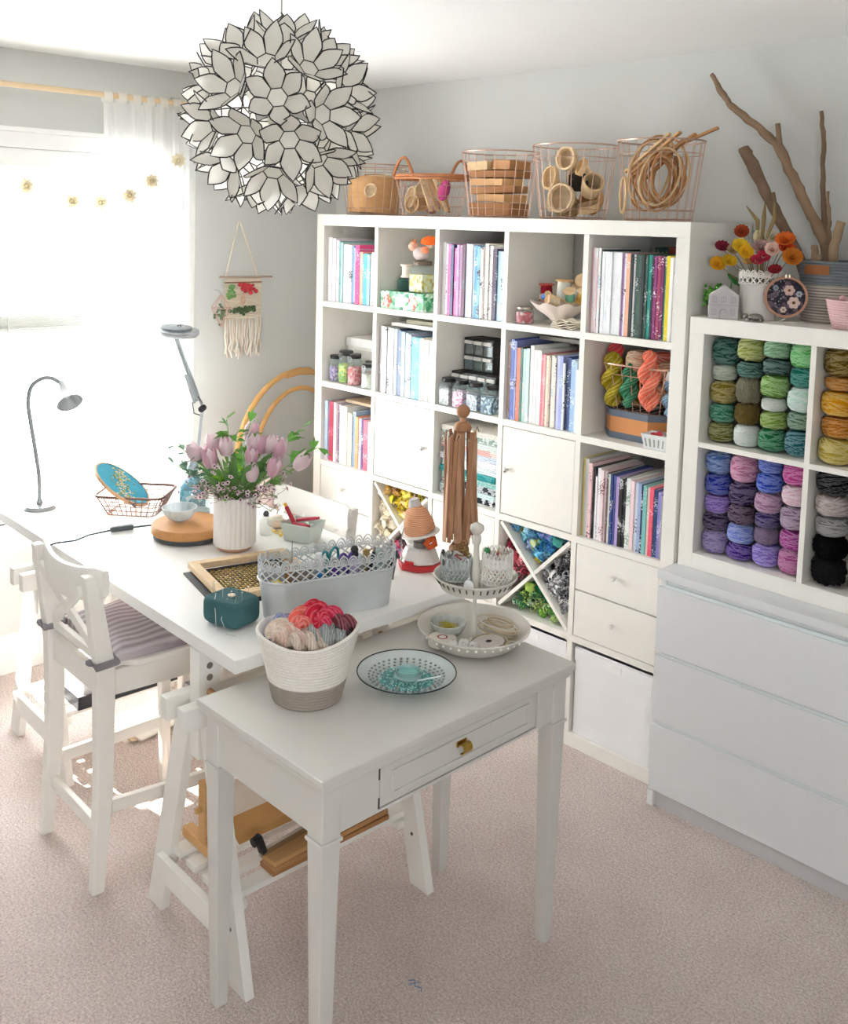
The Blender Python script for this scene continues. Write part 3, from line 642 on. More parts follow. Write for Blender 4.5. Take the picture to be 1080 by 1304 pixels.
shelf_books(4, 0, [('#e8b9c0', 0.9, 28.6), ('#f4eef0', 1.0, 28.8), ('#f0d3d8', 0.9, 28.6), ('#f6f4f4', 1.1, 28.7), ('#2e4a44', 0.7, 28.2), ('#f1f3f5', 1.4, 27.6, '#dfe5ea'), ('#eef1f5', 1.4, 27.6, '#dfe5ea'), ('#f2f3f5', 1.4, 27.5, '#dfe5ea'), ('#eff2f5', 1.4, 27.6, '#dfe5ea'), ('#f1f2f4', 1.4, 27.5, '#dfe5ea'), ('#f3f4f6', 1.3, 27.5, '#dfe5ea'),
  ('#c796d4', 0.9, 27.4), ('#f2eef4', 0.8, 27.3), ('#f2b594', 1.6, 27.4), ('#3a3e44', 1.2, 27.2), ('#eceeee', 0.8, 27.2), ('#3d5a50', 1.4, 27.2), ('#4a6258', 1.3, 27.1), ('#39423f', 1.2, 27.1), ('#4d6a60', 1.1, 27), ('#2aa093', 1.7, 27.2, '#8fd6cc'), ('#33363c', 0.9, 27), ('#8c3a76', 1.3, 27, '#f2f2f4'), ('#a8446a', 1.3, 27, '#f2f2f4'), ('#7c2f5c', 1.3, 26.9, '#f2f2f4'), ('#3f8a84', 0.9, 26.9), ('#e2cf2c', 1.5, 27.2, '#f0e47a'), ('#f3f2ee', 1.2, 26.7), ('#f5f5f5', 1.1, 21)],
  'shelved above the skein basket', seed=3, depth=0.225)
shelf_books(1, 1, [('#b9b4b8', 1.2, 28), ('#f0e0e0', 1.3, 27.7), ('#b6bcb8', 0.9, 27.4), ('#f5f6f6', 1.6, 27.4), ('#e8f1f0', 1.6, 27.3), ('#cfe0e2', 1.2, 27.2), ('#35507c', 1.0, 27.3), ('#4a6480', 1.1, 27), ('#a8cbe6', 1.6, 26.6), ('#c6dcec', 1.2, 26.2), ('#cfc6e2', 1.4, 25.6), ('#3cb4d0', 1.9, 25, '#9fdceb'), ('#2c9ccb', 1.9, 25, '#8fd0ea'), ('#f2e6d2', 1.8, 25), ('#f4f1ea', 1.7, 24.6), ('#f3eee6', 1.5, 24.4), ('#a55c8a', 0.8, 24)],
  'shelved over the door behind tulips', seed=4)
shelf_books(3, 1, [('#cdb09a', 1.2, 28.5), ('#4a5cb0', 1.7, 29.6, '#c4ccf0'), ('#8d9ad0', 0.9, 29), ('#d8694c', 1.7, 26.8, '#f2c9b8'), ('#2f6a58', 1.1, 27), ('#a9c9c6', 1.5, 26.6), ('#c3d8d8', 1.5, 27), ('#f3f3f1', 1.7, 28.2), ('#eeeeea', 1.4, 26.8), ('#f5f4f0', 1.7, 26.8), ('#e0707c', 0.9, 25.6), ('#e89aa0', 1.1, 25.6), ('#ece2cc', 1.5, 25.4), ('#cdb8a8', 0.9, 25.2), ('#f2efe6', 1.4, 25.6), ('#e6ddd0', 1.0, 25.2), ('#c9cdf0', 1.5, 25.8), ('#a6b0e2', 1.4, 26), ('#f1f2f6', 0.8, 23.6), ('#2c3a66', 1.1, 25.8), ('#33508c', 1.1, 25.6), ('#9fc0e2', 1.5, 25.2), ('#bcd2e6', 1.0, 24.6), ('#f3eef2', 1.4, 22)],
  'shelved beside the skein basket', seed=5)
shelf_books(0, 2, [('#b9cbe0', 1.9, 26.5), ('#8e86ac', 1.0, 26.3), ('#b33650', 2.4, 26.6, '#d66a80'), ('#f6eef0', 1.5, 26.5), ('#b08e9c', 1.0, 26.3), ('#6f6a86', 1.3, 26.2, '#d8d4e0'), ('#f7f6f4', 4.0, 25.8, '#e6e4e0'), ('#efe6c6', 1.6, 23.4), ('#f2ecd0', 1.0, 23), ('#7f9cc4', 1.8, 24.4, '#c8d8e8'), ('#ee9e62', 1.8, 22.4, '#f6d2b4'), ('#cdc4e8', 1.5, 22), ('#5b3b84', 1.0, 21.4), ('#d25a74', 2.4, 21.8, '#efb0bc'), ('#f4f3ee', 1.9, 21.6), ('#395048', 0.8, 21)],
  'shelved under the button jars', seed=6)
shelf_books(4, 2, [('#e6cf78', 1.0, 27.5, '#f0e6b0'), ('#d4d4d2', 1.6, 27.4), ('#efc9cc', 1.5, 26.2), ('#3a3a3e', 1.2, 25), ('#ececee', 0.8, 22), ('#f0eef0', 1.5, 25, '#b9b4b8'), ('#f2e0e2', 1.4, 24.8, '#8a5a60'), ('#eed6d8', 1.2, 24.6, '#8a5a60'), ('#6a5a58', 0.8, 24.2), ('#cfd3c6', 0.8, 24), ('#2f4a86', 1.1, 24), ('#5f6ab0', 0.9, 23.8), ('#bda6dc', 1.4, 23.6, '#e2d8f0'), ('#2c2a2e', 1.5, 23.4, '#c9c9cc'), ('#3a3a3c', 1.4, 23.2, '#c0c0c4'), ('#eef2ee', 1.7, 24.0, '#9fb0a8'), ('#f3d8dc', 1.5, 23.4), ('#dfe4ee', 1.4, 23.2), ('#a3b6dc', 1.5, 23.2), ('#2c3456', 0.7, 23), ('#7fc0be', 1.5, 23, '#cfe8e4'), ('#eadccb', 1.0, 22.6), ('#ec5f78', 1.6, 22.8, '#f6b0b8'), ('#2a4674', 1.4, 22.4, '#d8e0ea'), ('#8f86c8', 1.5, 22, '#c8c4e6'), ('#a3a0a6', 1.1, 21)],
  'shelved above the dresser-side drawers', seed=7, depth=0.225)
# second rows and books lying flat
flat_book(1, 1, 0.04, 0.325, 0.05, 0.27, 0.281, 0.014, '#e8e6e0', 'large white book lying flat on the upright books behind the tulips')
flat_book(1, 1, 0.12, 0.318, 0.06, 0.26, 0.2965, 0.016, '#8e8a72', 'olive book lying flat on the white one above the turquoise books')
flat_book(0, 2, 0.10, 0.32, 0.06, 0.26, 0.2675, 0.012, '#c9b394', 'tan book lying flat on the thick white book in the lowest open cubby')
flat_book(3, 1, 0.08, 0.30, 0.10, 0.29, 0.298, 0.013, '#8c8880', 'grey book lying flat on the uprights behind the blue polka-dot spine')
def back_row(i, j, x0, cols, where, y0=0.262, depth=0.118):
    x = cx0(i)+x0
    for n, (c, w, h) in enumerate(cols):
        o = obj('book', book_mesh(w*0.01-0.0009, depth, h*0.01, c, '#d8d8d8', n+3), None, (x, y0, cz0(j)+0.0006)); x += w*0.01
        tag(o, 'second-row %s book, %s from the window side, %s' % (cname(c), ORD[n], where), 'book', 'second row of books')
back_row(4, 2, 0.17, [('#3b5a86', 2.4, 30), ('#2c2f52', 1.6, 29.6), ('#6f86a8', 3.0, 30.2), ('#8c94a0', 2.8, 29.4), ('#26262a', 4.2, 29.8)], 'above the dresser-side drawers')
back_row(4, 0, 0.09, [('#2f5a54', 5.5, 29.2), ('#a4432c', 7.0, 29.6), ('#2d5fb0', 3.4, 28.4)], 'above the skein basket')
back_row(0, 0, 0.06, [('#4a4844', 7, 30), ('#5a5650', 8, 30.2), ('#b93a34', 6.5, 24.4)], 'above the button jars')
back_row(2, 0, 0.20, [('#8c3a34', 5.2, 28.8), ('#7c2c40', 4.4, 28.6)], 'above the black-lidded jars')
# ================================================================== YARN
def yarn_mat(col, fuzzy=False):
    return mat(col, 0.95, var=0.16 if not fuzzy else 0.3, vs=120 if not fuzzy else 60, bump=0.5 if not fuzzy else 1.0, bs=420 if not fuzzy else 160, spec=0.15)
def yarn_ball_mesh(seed, squash=1.0, fuzzy=False, strands=40):
    rg = random.Random(seed); b = MB()
    # unit ball: radius 1, height 2*squash, lying so that its wound side faces the viewer
    def barrel(p):                                       # push a unit-sphere point out to a rounded barrel
        z = p[2]; k = (1-abs(z)**3.6)**(1/3.6)/max(1e-3, math.sqrt(max(1e-6, 1-z*z)))
        return (p[0]*min(k, 2.6), p[1]*min(k, 2.6), z*squash)
    b.sphere((0, 0, 0), 0.95, 20, 12); b.v = [barrel([q/0.95 for q in v]) for v in b.v]; b.v = [(x*0.95, y*0.95, z*0.96) for x, y, z in b.v]
    if fuzzy:
        for k in range(260):
            v = Vector((rg.gauss(0, 1), rg.gauss(0, 1), rg.gauss(0, 1))).normalized(); p = Vector(barrel(v))*0.95
            b.sphere((p.x, p.y, p.z), rg.uniform(0.06, 0.12), 5, 4)
    else:
        for k in range(strands):
            tilt = rg.uniform(0.12, 0.75)*rg.choice((-1, 1)); az = rg.uniform(0, 2*PI); off = rg.uniform(-0.70, 0.70)
            M = Matrix.Rotation(az, 3, 'Z') @ Matrix.Rotation(tilt, 3, 'X'); rr = math.sqrt(1-off*off); pts = []
            e = rg.uniform(0.975, 1.015)
            for q in range(22):
                a = 2*PI*q/22; p = M @ Vector((rr*math.cos(a), rr*math.sin(a), off)); p = barrel(p); pts.append((p[0]*e, p[1]*e, p[2]*e))
            b.tube(pts, 0.050, 4, closed=True, mi=k % 3 and 1)
    return b.mesh('yarn_ball', [mat('#ffffff'), mat('#fefefe')], 60)
def tint(c, k):
    return '#%02x%02x%02x' % tuple(int(min(255, v+(255-v)*k+6)) for v in hx(c))
YB = {('n', s): yarn_ball_mesh(s, 0.72) for s in (1, 2, 3, 4)}
YB.update({('f', s): yarn_ball_mesh(s, 0.74, True) for s in (5, 6)})
def yarn_ball(x, y, z, r, h, col, where, kind='n', rz=0.0, group='yarn balls on the cube shelf', seed=0, word='ball of yarn'):
    rg = random.Random(seed); me = YB[(kind, rg.choice((1, 2, 3, 4) if kind == 'n' else (5, 6)))]
    o = obj('yarn_ball', me, None, (x, y, z), (rg.uniform(-.04, .04), rg.uniform(-.04, .04), rg.uniform(0, 6)))
    o.scale = (r, r, h/2/0.72/1.02)
    recolor(o, [yarn_mat(col, kind == 'f'), yarn_mat(tint(col, 0.32), kind == 'f')])
    tag(o, where, 'yarn', group)
    return o
def yarn_column(xc, zbase, items, place, r=0.041, y=0.062, seed=0, rmax=0.0402):
    """a stack of balls from the bottom up: (colour, height_cm, radius_scale, kind)"""
    z = zbase; rg = random.Random(seed); kk = min(0.0107, 0.3305/sum(i[1] for i in items))
    for n, it in enumerate(items):
        h = it[1]*kk; rr = min(rmax, r*0.96*(it[2] if len(it) > 2 else 1.0)); k = it[3] if len(it) > 3 else 'n'
        yarn_ball(xc+rg.uniform(-.001, .001), y+rg.uniform(-.004, .004), z+h/2, rr, h*0.995, it[0], '%s yarn ball, %s up in %s' % (YNAME(it[0], k), ORD[n], place), k, seed=seed*50+n)
        z += h
def YNAME(c, k): return ('fluffy ' if k == 'f' else '')+cname(c)
# green cubby: four columns, bottom to top
X0, Z0 = sx0(0), sz0(0)
W4 = SCELL
yarn_column(X0+0.043, Z0+0.003, [('#6f7030', 5.6, 0.98), ('#2f7a5a', 5.6, 0.98), ('#8c7a2c', 6.6, 1.0), ('#b9c4b0', 4.6, 0.9), ('#184a40', 7.6, 1.1)], 'the column at the cubby wall of greens', seed=11)
yarn_column(X0+0.127, Z0+0.003, [('#d6e2da', 6.2, 0.96), ('#8a7440', 6.2, 0.98, 'f'), ('#a9a48a', 7.4, 0.98, 'f'), ('#2e5c50', 4.6, 1.0), ('#9aa452', 6.6, 1.12)], 'the greens column with two fluffy balls', seed=12)
yarn_column(X0+0.2105, Z0+0.003, [('#1f6e40', 6.6, 1.06), ('#7a9a3c', 5.4, 1.0), ('#d4dccc', 4.0, 0.9), ('#74a04a', 6.8, 1.12), ('#2c4f4a', 4.8, 0.96), ('#7fae84', 5.2, 0.98)], 'the greens column with six balls', seed=13)
yarn_column(X0+0.294, Z0+0.003, [('#1d5660', 7.4, 1.04), ('#54745c', 5.2, 1.0), ('#bfe0d0', 7.0, 1.0), ('#0e6a5c', 5.6, 0.96), ('#5fae60', 6.6, 1.06)], 'the greens column beside the yellow cubby', seed=14)
Z1 = sz0(1)
yarn_column(X0+0.043, Z1+0.003, [('#8d7ab4', 6.6, 1.04), ('#3a2c50', 5.2, 1.0), ('#8f6cc8', 5.4, 1.0), ('#23329c', 6.4, 1.0), ('#5677b4', 6.4, 1.04)], 'the column at the cubby wall of purples', seed=21)
yarn_column(X0+0.127, Z1+0.003, [('#4a2a8a', 4.6, 0.98), ('#7a8cdc', 5.8, 1.02), ('#3e2640', 5.4, 1.0), ('#32204c', 6.8, 1.06), ('#c07a9e', 7.6, 1.16)], 'the purples column topped with dusty pink', seed=22)
yarn_column(X0+0.2105, Z1+0.003, [('#8a74cc', 7.0, 1.06), ('#b09abc', 5.0, 0.92, 'f'), ('#3a2c66', 4.8, 0.92), ('#a87c9e', 6.2, 0.98), ('#3450bc', 6.2, 0.94), ('#5d74c8', 4.4, 0.9)], 'the purples column topped with two blues', seed=23)
yarn_column(X0+0.294, Z1+0.003, [('#a24e86', 7.0, 1.04), ('#a03f8c', 5.8, 1.0), ('#8e7490', 7.0, 1.04), ('#e2bcc8', 6.2, 1.0), ('#b8428c', 6.2, 1.02)], 'the purples column topped with bright pink', seed=24)
X1 = sx0(1)
yarn_column(X1+0.051, Z0+0.003, [('#c2ac4c', 7.4, 1.16), ('#c4781c', 6.0, 1.06), ('#dc9a1c', 7.2, 1.16), ('#c07c22', 4.0, 1.0), ('#6a5210', 8.0, 1.14)], 'the yellows column beside the greens', seed=31, r=0.044, rmax=0.047)
yarn_column(X1+0.150, Z0+0.003, [('#d6a42a', 6.6, 1.06), ('#e0cda0', 6.0, 1.0), ('#b8702a', 6.4, 1.04), ('#d8b040', 6.0, 1.04), ('#8c6a1c', 6.6, 1.06)], 'the yellows column with a cream ball', seed=32, r=0.044, rmax=0.047)
yarn_column(X1+0.246, Z0+0.003, [('#c89a30', 6.6, 1.06), ('#e2b83a', 6.0, 1.0), ('#a86a2a', 6.4, 1.04), ('#d8a840', 6.0, 1.04)], 'the yellows column farthest from the greens', seed=35, r=0.044, rmax=0.047)
yarn_column(X1+0.051, Z1+0.003, [('#26262a', 8.0, 1.18, 'f'), ('#101012', 6.6, 1.18, 'f'), ('#8e8e8e', 6.2, 1.06), ('#b8a8a4', 6.4, 1.12), ('#0c0c10', 7.0, 1.1)], 'the black column beside the purples', seed=33, r=0.044, rmax=0.047)
yarn_column(X1+0.152, Z1+0.003, [('#17171a', 5.0, 1.0), ('#75717a', 6.4, 1.1, 'f'), ('#cfc8c0', 6.0, 1.0), ('#3a4644', 6.4, 1.05), ('#55555a', 6.0, 1.04)], 'the black and grey column with a pale ball', seed=34, r=0.044, rmax=0.047)
# hand-tied skeins
def skein_mesh(seed, L=0.16, r=0.022, twist=5.0, n=11):
    rg = random.Random(seed); b = MB()
    for s in range(2):                                  # two plies of a hank twisted together
        for k in range(n):
            ph = rg.uniform(0, 2*PI); ph = 2*PI*k/n; q = r*0.44; pts = []; m = 22
            for i in range(m):
                t = i/(m-1); a = twist*PI*t*0.5 + s*PI; e = math.sin(PI*min(1, max(0, t)))**0.35
                cxx, cyy = r*0.52*math.cos(a)*e, r*0.52*math.sin(a)*e
                pts.append((cxx+q*math.cos(ph+a*1.6)*e, cyy+q*math.sin(ph+a*1.6)*e, (t-0.5)*L))
            b.tube(pts, r*0.155, 5, mi=k % 2)
    return b.mesh('yarn_skein', [mat('#ffffff'), mat('#fefefe')], 60)
SK = [skein_mesh(s) for s in (1, 2, 3)]
def skein(loc, rot, col, label, sc=(1, 1, 1), v=0, group='skeins of yarn', bend=0.0):
    o = obj('yarn_skein', SK[v % 3], None, loc, rot); o.scale = sc
    recolor(o, [yarn_mat(col), yarn_mat(tint(col, 0.22))])
    if bend:
        md = o.modifiers.new('bend', 'SIMPLE_DEFORM'); md.deform_method = 'BEND'; md.angle = bend; md.deform_axis = 'X'
    return tag(o, label, 'yarn', group)
# ================================================================== THINGS IN THE OPEN CUBBIES
def jar(name, loc, r, h, content, label, lid='#2c2a2a', square=False, group=None, lidm=None, glass='#eef4f4', fill=0.8, cat='jar', rot=0.0, clip=False):
    t = thing(name, label, cat, loc, rot, group)
    n = 4 if square else 20; off = R(45) if square else 0; k = 1.35 if square else 1.0
    M = Matrix.Rotation(off, 4, 'Z')
    MB().lathe([(r*k*0.94, 0), (r*k, 0.004), (r*k, h*0.72), (r*k*0.86, h*0.80), (r*0.80, h*0.84), (r*0.80, h*0.9)], n if not square else 4, M=M).build('glass_body', glass_mat(glass, 0.03, 0.86), t, smooth=35, bevel=0.004 if square else 0)
    MB().lathe([(r*k*0.88, 0.003), (r*k*0.9, 0.01), (r*k*0.9, h*0.72*fill), (0, h*0.72*fill+0.004)], n if not square else 4, M=M).build('contents', content, t)
    l = MB().lathe([(r*0.86, h*0.86), (r*0.88, h*0.87), (r*0.88, h*0.98), (r*0.83, h), (0, h)], 20).build('lid', lidm or mat(lid, 0.35, 0.3), t, smooth=40)
    if clip: MB().ring((0, -r*0.9, h*0.84), 0.010, 0.0014, 16, 5, 'Y').build('clip', STEEL, l)
    return t
def box_thing(name, label, cat, loc, size, m, rot=0.0, group=None, bevel=0.002):
    w, d, h = size
    o = MB().box(-w/2, w/2, -d/2, d/2, 0, h).build(name, m, None, loc, (0, 0, rot), bevel=bevel); return tag(o, label, cat, group)
EPS = 0.0006
# ---- jars of buttons beside a white box (second row, first column)
cx, cz = cx0(0)-0.022, cz0(1)+EPS; DY = 0.000
t = thing('storage_box', 'large white lidded box at the back of the button jar cubby', 'box', (cx+0.175, 0.21, cz))
MB().box(-0.135, 0.15, -0.08, 0.12, 0, 0.185).build('box_body', CREAMW, t, bevel=0.003)
MB().box(-0.139, 0.154, -0.084, 0.124, 0.150, 0.19).build('lid', mat('#f7f5f1', 0.6), t, bevel=0.003)
MB().box(-0.08, 0.10, -0.0855, -0.0845, 0.10, 0.14).build('label_card', mat('#ded8d2', 0.7), t)
def pm(*c, s=90.0, seed=0.0): return print_mat(tuple(c), s, 0.5, seed)
jar('button_jar', (cx+0.058, 0.05, cz), 0.028, 0.115, pm('#8c6aa8', '#b490c8', '#6a4c86', '#d8c8e0'), 'small glass jar of purple buttons with a dark lid')
jar('button_jar', (cx+0.118, 0.06, cz), 0.036, 0.140, pm('#a8c43c', '#e0dc5a', '#c8d878', '#7fae3c'), 'glass jar of lime and yellow buttons with a black lid', clip=True)
jar('button_jar', (cx+0.188, 0.050, cz), 0.033, 0.135, pm('#e0505c', '#f08a90', '#c83a4a', '#f2b4b4'), 'glass jar of coral pink buttons between lime and red ones', clip=True)
jar('button_jar', (cx+0.240, 0.095, cz), 0.026, 0.105, pm('#b82c34', '#d84a48', '#8c2028'), 'glass jar of dark red buttons behind the white button jar')
jar('button_jar', (cx+0.292, 0.042, cz), 0.034, 0.105, pm('#f0eadc', '#d8d0bc', '#fbf8f0'), 'glass jar of white buttons nearest the blue books', clip=True)
# ---- green print box with jar, spool and toys (first row, second column)
cx, cz = cx0(1)-0.045, cz0(0)+EPS; DY = 0.000
t = thing('print_box', 'small green and white box printed with red flowers', 'box', (cx+0.175, 0.085, cz))
gm = print_mat(('#5fae7c', '#9fd4b0', '#e8f0e4', '#3f8f66'), 60, 0.5, 3)
MB().box(-0.115, 0.135, -0.075, 0.075, 0, 0.058).build('box_body', gm, t, bevel=0.001)
MB().box(-0.117, 0.137, -0.077, 0.077, 0.058, 0.072).build('lid', gm, t, bevel=0.001)
MB().box(-0.025, 0.035, -0.0765, -0.0755, 0.012, 0.05).build('label_card', mat('#f3f0ea', 0.7), t)
for xx in (-0.075, 0.078):
    MB().lathe([(0.027, 0), (0.027, 0.001), (0.012, 0.0012), (0.012, 0.002), (0, 0.002)], 10, M=Matrix.Translation((xx, -0.0765, 0.031)) @ Matrix.Rotation(R(90), 4, 'X'), wave=lambda a, r, z: (r*(1+0.18*math.cos(5*a)), z)).build('flower_print', print_mat(('#c84a3c', '#e89a80', '#f4ead8'), 90, 0.6, 1), t)
zt = cz+0.0726
jar('sweet_jar', (cx+0.243, 0.07, zt), 0.043, 0.128, pm('#e8d46a', '#f0e6b0', '#c8a83c', '#f6f0d8', s=70), 'square glass jar of yellow sequins on the printed box', square=True, lid='#6a5a4c')
t = thing('thread_cone', 'dark green velvet pincushion topped with a cream spool', 'spool', (cx+0.150, 0.07, zt))
MB().lathe([(0.034, 0), (0.04, 0.012), (0.04, 0.04), (0.03, 0.054), (0, 0.055)], 18).build('cushion', mat('#2c4a42', 0.95, bump=0.3), t, smooth=60)
MB().lathe([(0.024, 0.055), (0.026, 0.06), (0.02, 0.066), (0.02, 0.098), (0.027, 0.104), (0.027, 0.11), (0, 0.11)], 18).build('spool', mat('#efe2d6', 0.6), t, smooth=40)
def plush(loc, label):
    t = thing('plush_fox', label, 'toy', loc, R(-20))
    fm = mat('#c9b8b4', 0.95, bump=0.4, bs=120); om = mat('#d8845c', 0.95, bump=0.4, bs=120)
    MB().sphere((0, 0, 0.028), 0.034, 14, 10, 0, (1.35, 0.9, 0.82)).build('body', fm, t, smooth=80)
    h = MB().sphere((-0.048, -0.012, 0.055), 0.022, 12, 9, 0, (1.1, 1, 0.9)).build('head', mat('#e8b49c', 0.95), t, smooth=80)
    for s in (-1, 1): MB().lathe([(0.008, 0), (0.005, 0.01), (0, 0.018)], 8, M=Matrix.Translation((-0.046+s*0.012, -0.012, 0.070))).build('ear', om, h)
    MB().sphere((0.05, -0.005, 0.045), 0.018, 10, 8, 0, (1.5, 0.8, 0.8)).build('tail', om, t, smooth=80)
plush((cx+0.230, 0.07, zt+0.1288), 'peach and grey plush fox lying on the sequin jar')
t = thing('felt_mushroom', 'bright orange felt mushroom propped above the plush fox', 'toy', (cx+0.275, 0.075, zt+0.1835), (0.2, 0.15, 0))
MB().lathe([(0.030, 0.018), (0.038, 0.02), (0.034, 0.034), (0.018, 0.044), (0, 0.046)], 16).build('cap', mat('#e86a24', 0.95, bump=0.3), t, smooth=60)
MB().lathe([(0.012, 0), (0.014, 0.004), (0.011, 0.02)], 12).build('stalk', mat('#e8dccb', 0.95), t, smooth=60)
# ---- bowl of spools (first row, fourth column)
cx, cz = cx0(3)-0.050, cz0(0)+EPS; DY = 0.000
jar('bead_jar', (cx+0.100, 0.045, cz), 0.034, 0.062, pm('#d84a5a', '#f0a0a8', '#f6e0e0', '#b82c3c'), 'squat round jar of pink beads beside the fluted bowl', lidm=mat('#b8b0a4', 0.3, 0.9), fill=0.95)
t = thing('fluted_bowl', 'cream fluted footed bowl heaped with thread spools', 'bowl', (cx+0.215, 0.105, cz))
wv = lambda a, r, z: (r*(1+(0.07 if z > 0.05 else 0.02)*math.cos(9*a)), z+(0.006*math.cos(9*a) if z > 0.07 else 0))
MB().lathe([(0.0, 0.012), (0.030, 0.0), (0.034, 0.0), (0.026, 0.014), (0.05, 0.035), (0.085, 0.06), (0.108, 0.082), (0.105, 0.082), (0.082, 0.064), (0.046, 0.042), (0, 0.034)], 54, wave=wv).build('bowl_body', mat('#ecdfd6', 0.35, var=0.03), t, smooth=60)
def spool(loc, rot, r, h, col, label, flange='#d8b890'):
    t = thing('thread_spool', label, 'spool', loc, rot, 'thread spools in the fluted bowl')
    MB().lathe([(r*0.72, r*0.18), (r*0.78, h*0.3), (r*0.78, h*0.7), (r*0.72, h-r*0.18)], 14).build('thread', yarn_mat(col), t, smooth=60)
    for z in (0, h-r*0.18): MB().lathe([(r, z), (r, z+r*0.18)], 14).build('flange', wood(flange, axis=2), t, smooth=40)
bz = cz
spool((cx+0.150, 0.105, bz+0.085), (0.05, 0, 0), 0.028, 0.062, '#8c1f26', 'dark red thread spool standing in the fluted bowl', '#b03a30')
spool((cx+0.170, 0.058, bz+0.100), (R(70), 0, R(70)), 0.014, 0.04, '#5f7fc0', 'blue thread spool lying at the bowl rim')
spool((cx+0.215, 0.120, bz+0.090), (0, 0.05, 0), 0.034, 0.075, '#e9e4da', 'large wooden spool of white thread in the middle of the bowl', '#c8a070')
spool((cx+0.262, 0.140, bz+0.088), (0.1, 0.2, 0), 0.030, 0.06, '#efe9dd', 'tilted wooden spool of cream thread at the back of the bowl')
spool((cx+0.272, 0.085, bz+0.094), (0.5, 0.3, 0), 0.022, 0.045, '#6fa890', 'sage green thread spool leaning in the fluted bowl')
spool((cx+0.302, 0.105, bz+0.090), (0.3, 0.5, 0), 0.022, 0.05, '#e0b45c', 'mustard thread spool at the bowl edge by the magazines')
spool((cx+0.215, 0.065, bz+0.088), (R(80), 0, R(20)), 0.022, 0.04, '#d8bb98', 'pale wooden spool lying at the front of the bowl')
spool((cx+0.248, 0.052, bz+0.088), (R(80), 0, R(-35)), 0.019, 0.04, '#e2cdb0', 'small tan spool lying beside the pale one in the bowl')
spool((cx+0.278, 0.155, bz+0.150), (1.2, 0.2, 0.4), 0.026, 0.05, '#f2efe8', 'white thread reel heaped at the top of the bowl')
spool((cx+0.310, 0.155, bz+0.142), (0.9, 0.6, 1.4), 0.024, 0.05, '#b8cdd0', 'pale blue thread reel heaped behind the mustard spool')
t = thing('loom_bar', 'thin leaning wooden stick against the cubby side', 'stick', (cx+0.288, 0.26, cz+0.004), 0)
MB().cyl((-0.04, -0.02, 0.0), (0.026, 0.03, 0.285), 0.004, n=8).build('rod', wood('#b9a890', axis=2), t)
MB().sphere((0.026, 0.03, 0.287), 0.007, 8, 6).build('tip', wood('#a8987c', axis=2), t, smooth=80)
t = thing('folded_lace', 'small pile of folded cream lace on the shelf edge by the bowl', 'lace', (cx+0.305, 0.036, cz))
for q in range(4):
    def fn(u, v, q=q): return (-0.05+0.09*u+0.006*math.sin(v*9+q), -0.028+0.075*v, 0.002+0.009*q*(1-0.5*abs(u-0.5))+0.003*math.sin(u*12+v*7+q)+0.003)
    MB().grid(12, 10, fn).build('lace_layer', mat('#e6ddc9', 0.95, var=0.1, vs=150, bump=0.4), t, solid=0.003, smooth=80)
# ---- glass jars and drawer organiser (second row, third column)
cx, cz = cx0(2), cz0(1)+EPS
for k, (xx, yy, c, lb) in enumerate(((0.036, 0.040, ('#d8d4d4', '#f2f0ee', '#b8b4b4'), 'square jar of white sequins with a black lid'), (0.110, 0.040, ('#e0609c', '#f4b8d4', '#f2e8ee'), 'square jar of pink sequins with a black lid'),
     (0.186, 0.038, ('#b8bac8', '#8f94ac', '#e6e6ea'), 'square jar of silver sequins with a black lid'), (0.262, 0.036, ('#5f86a8', '#c8dce8', '#2f4c68'), 'square jar of blue sequins with a black lid'))):
    jar('sequin_jar', (cx+xx, yy, cz), 0.030, 0.108, pm(*c, s=110, seed=k), lb, square=True, group=None, lid='#2a2828', clip=False)
def organiser(loc, cols, nx, nz, label, w=0.048, h=0.062, d=0.10):
    t = thing('drawer_organiser', label, 'organiser', loc)
    W_, H_ = nx*w+0.006, nz*h+0.006; fm = mat('#2a2826', 0.4)
    b = MB().box(0, W_, d-0.004, d, 0, H_)
    for i in range(nx+1): b.box(i*w, i*w+0.004, 0, d-0.004, 0, H_)
    for k in range(nz+1): b.box(0.0, W_, 0.001, d-0.004, k*h, k*h+0.004)
    b.build('frame', fm, t)
    q = 0
    for k in range(nz):
        for i in range(nx):
            x0, z0 = i*w+0.0045, k*h+0.0045
            MB().box(x0+0.002, x0+w-0.007, 0.008, d-0.01, z0+0.002, z0+h*0.62).build('contents', print_mat(cols[q % len(cols)], 120, 0.5, q), t)
            dr = MB().box(x0, x0+w-0.005, 0.0, 0.003, z0, z0+h-0.006).build('drawer_front', glass_mat('#dfe8e8', 0.05, 0.8), t)
            MB().box(x0+0.002, x0+w-0.007, -0.008, 0.0, z0+h*0.66, z0+h*0.86).build('label_tab', mat('#e9e6e2', 0.5), dr); q += 1
organiser((cx+0.012, 0.082, cz), [('#5a6a78', '#8fa4b0', '#33404a'), ('#4c5c58', '#8fa8a0'), ('#6a7f98', '#c8d6e2'), ('#4e7c80', '#a9ccd0'), ('#6a8498', '#d8e2ea')], 5, 2, 'long low black drawer organiser behind the sequin jars', 0.046, 0.062, 0.06)
organiser((cx+0.010, 0.152, cz), [('#3f3a44', '#6a5a60'), ('#4a3c3c', '#8c7270'), ('#3c3c44', '#5c5c68'), ('#c87a78', '#4a3a3c', '#e8b8b0'), ('#4a3838', '#7a6260'), ('#3a3434', '#6c5c5c'), ('#3a5c8c', '#2a3a58', '#6a94c0'), ('#3c8c54', '#225a34', '#7fbf8c'), ('#a8bcb0', '#e0e8e0', '#6c8478')], 3, 4, 'tall black drawer organiser of beads at the back of the jar cubby', 0.050, 0.063)
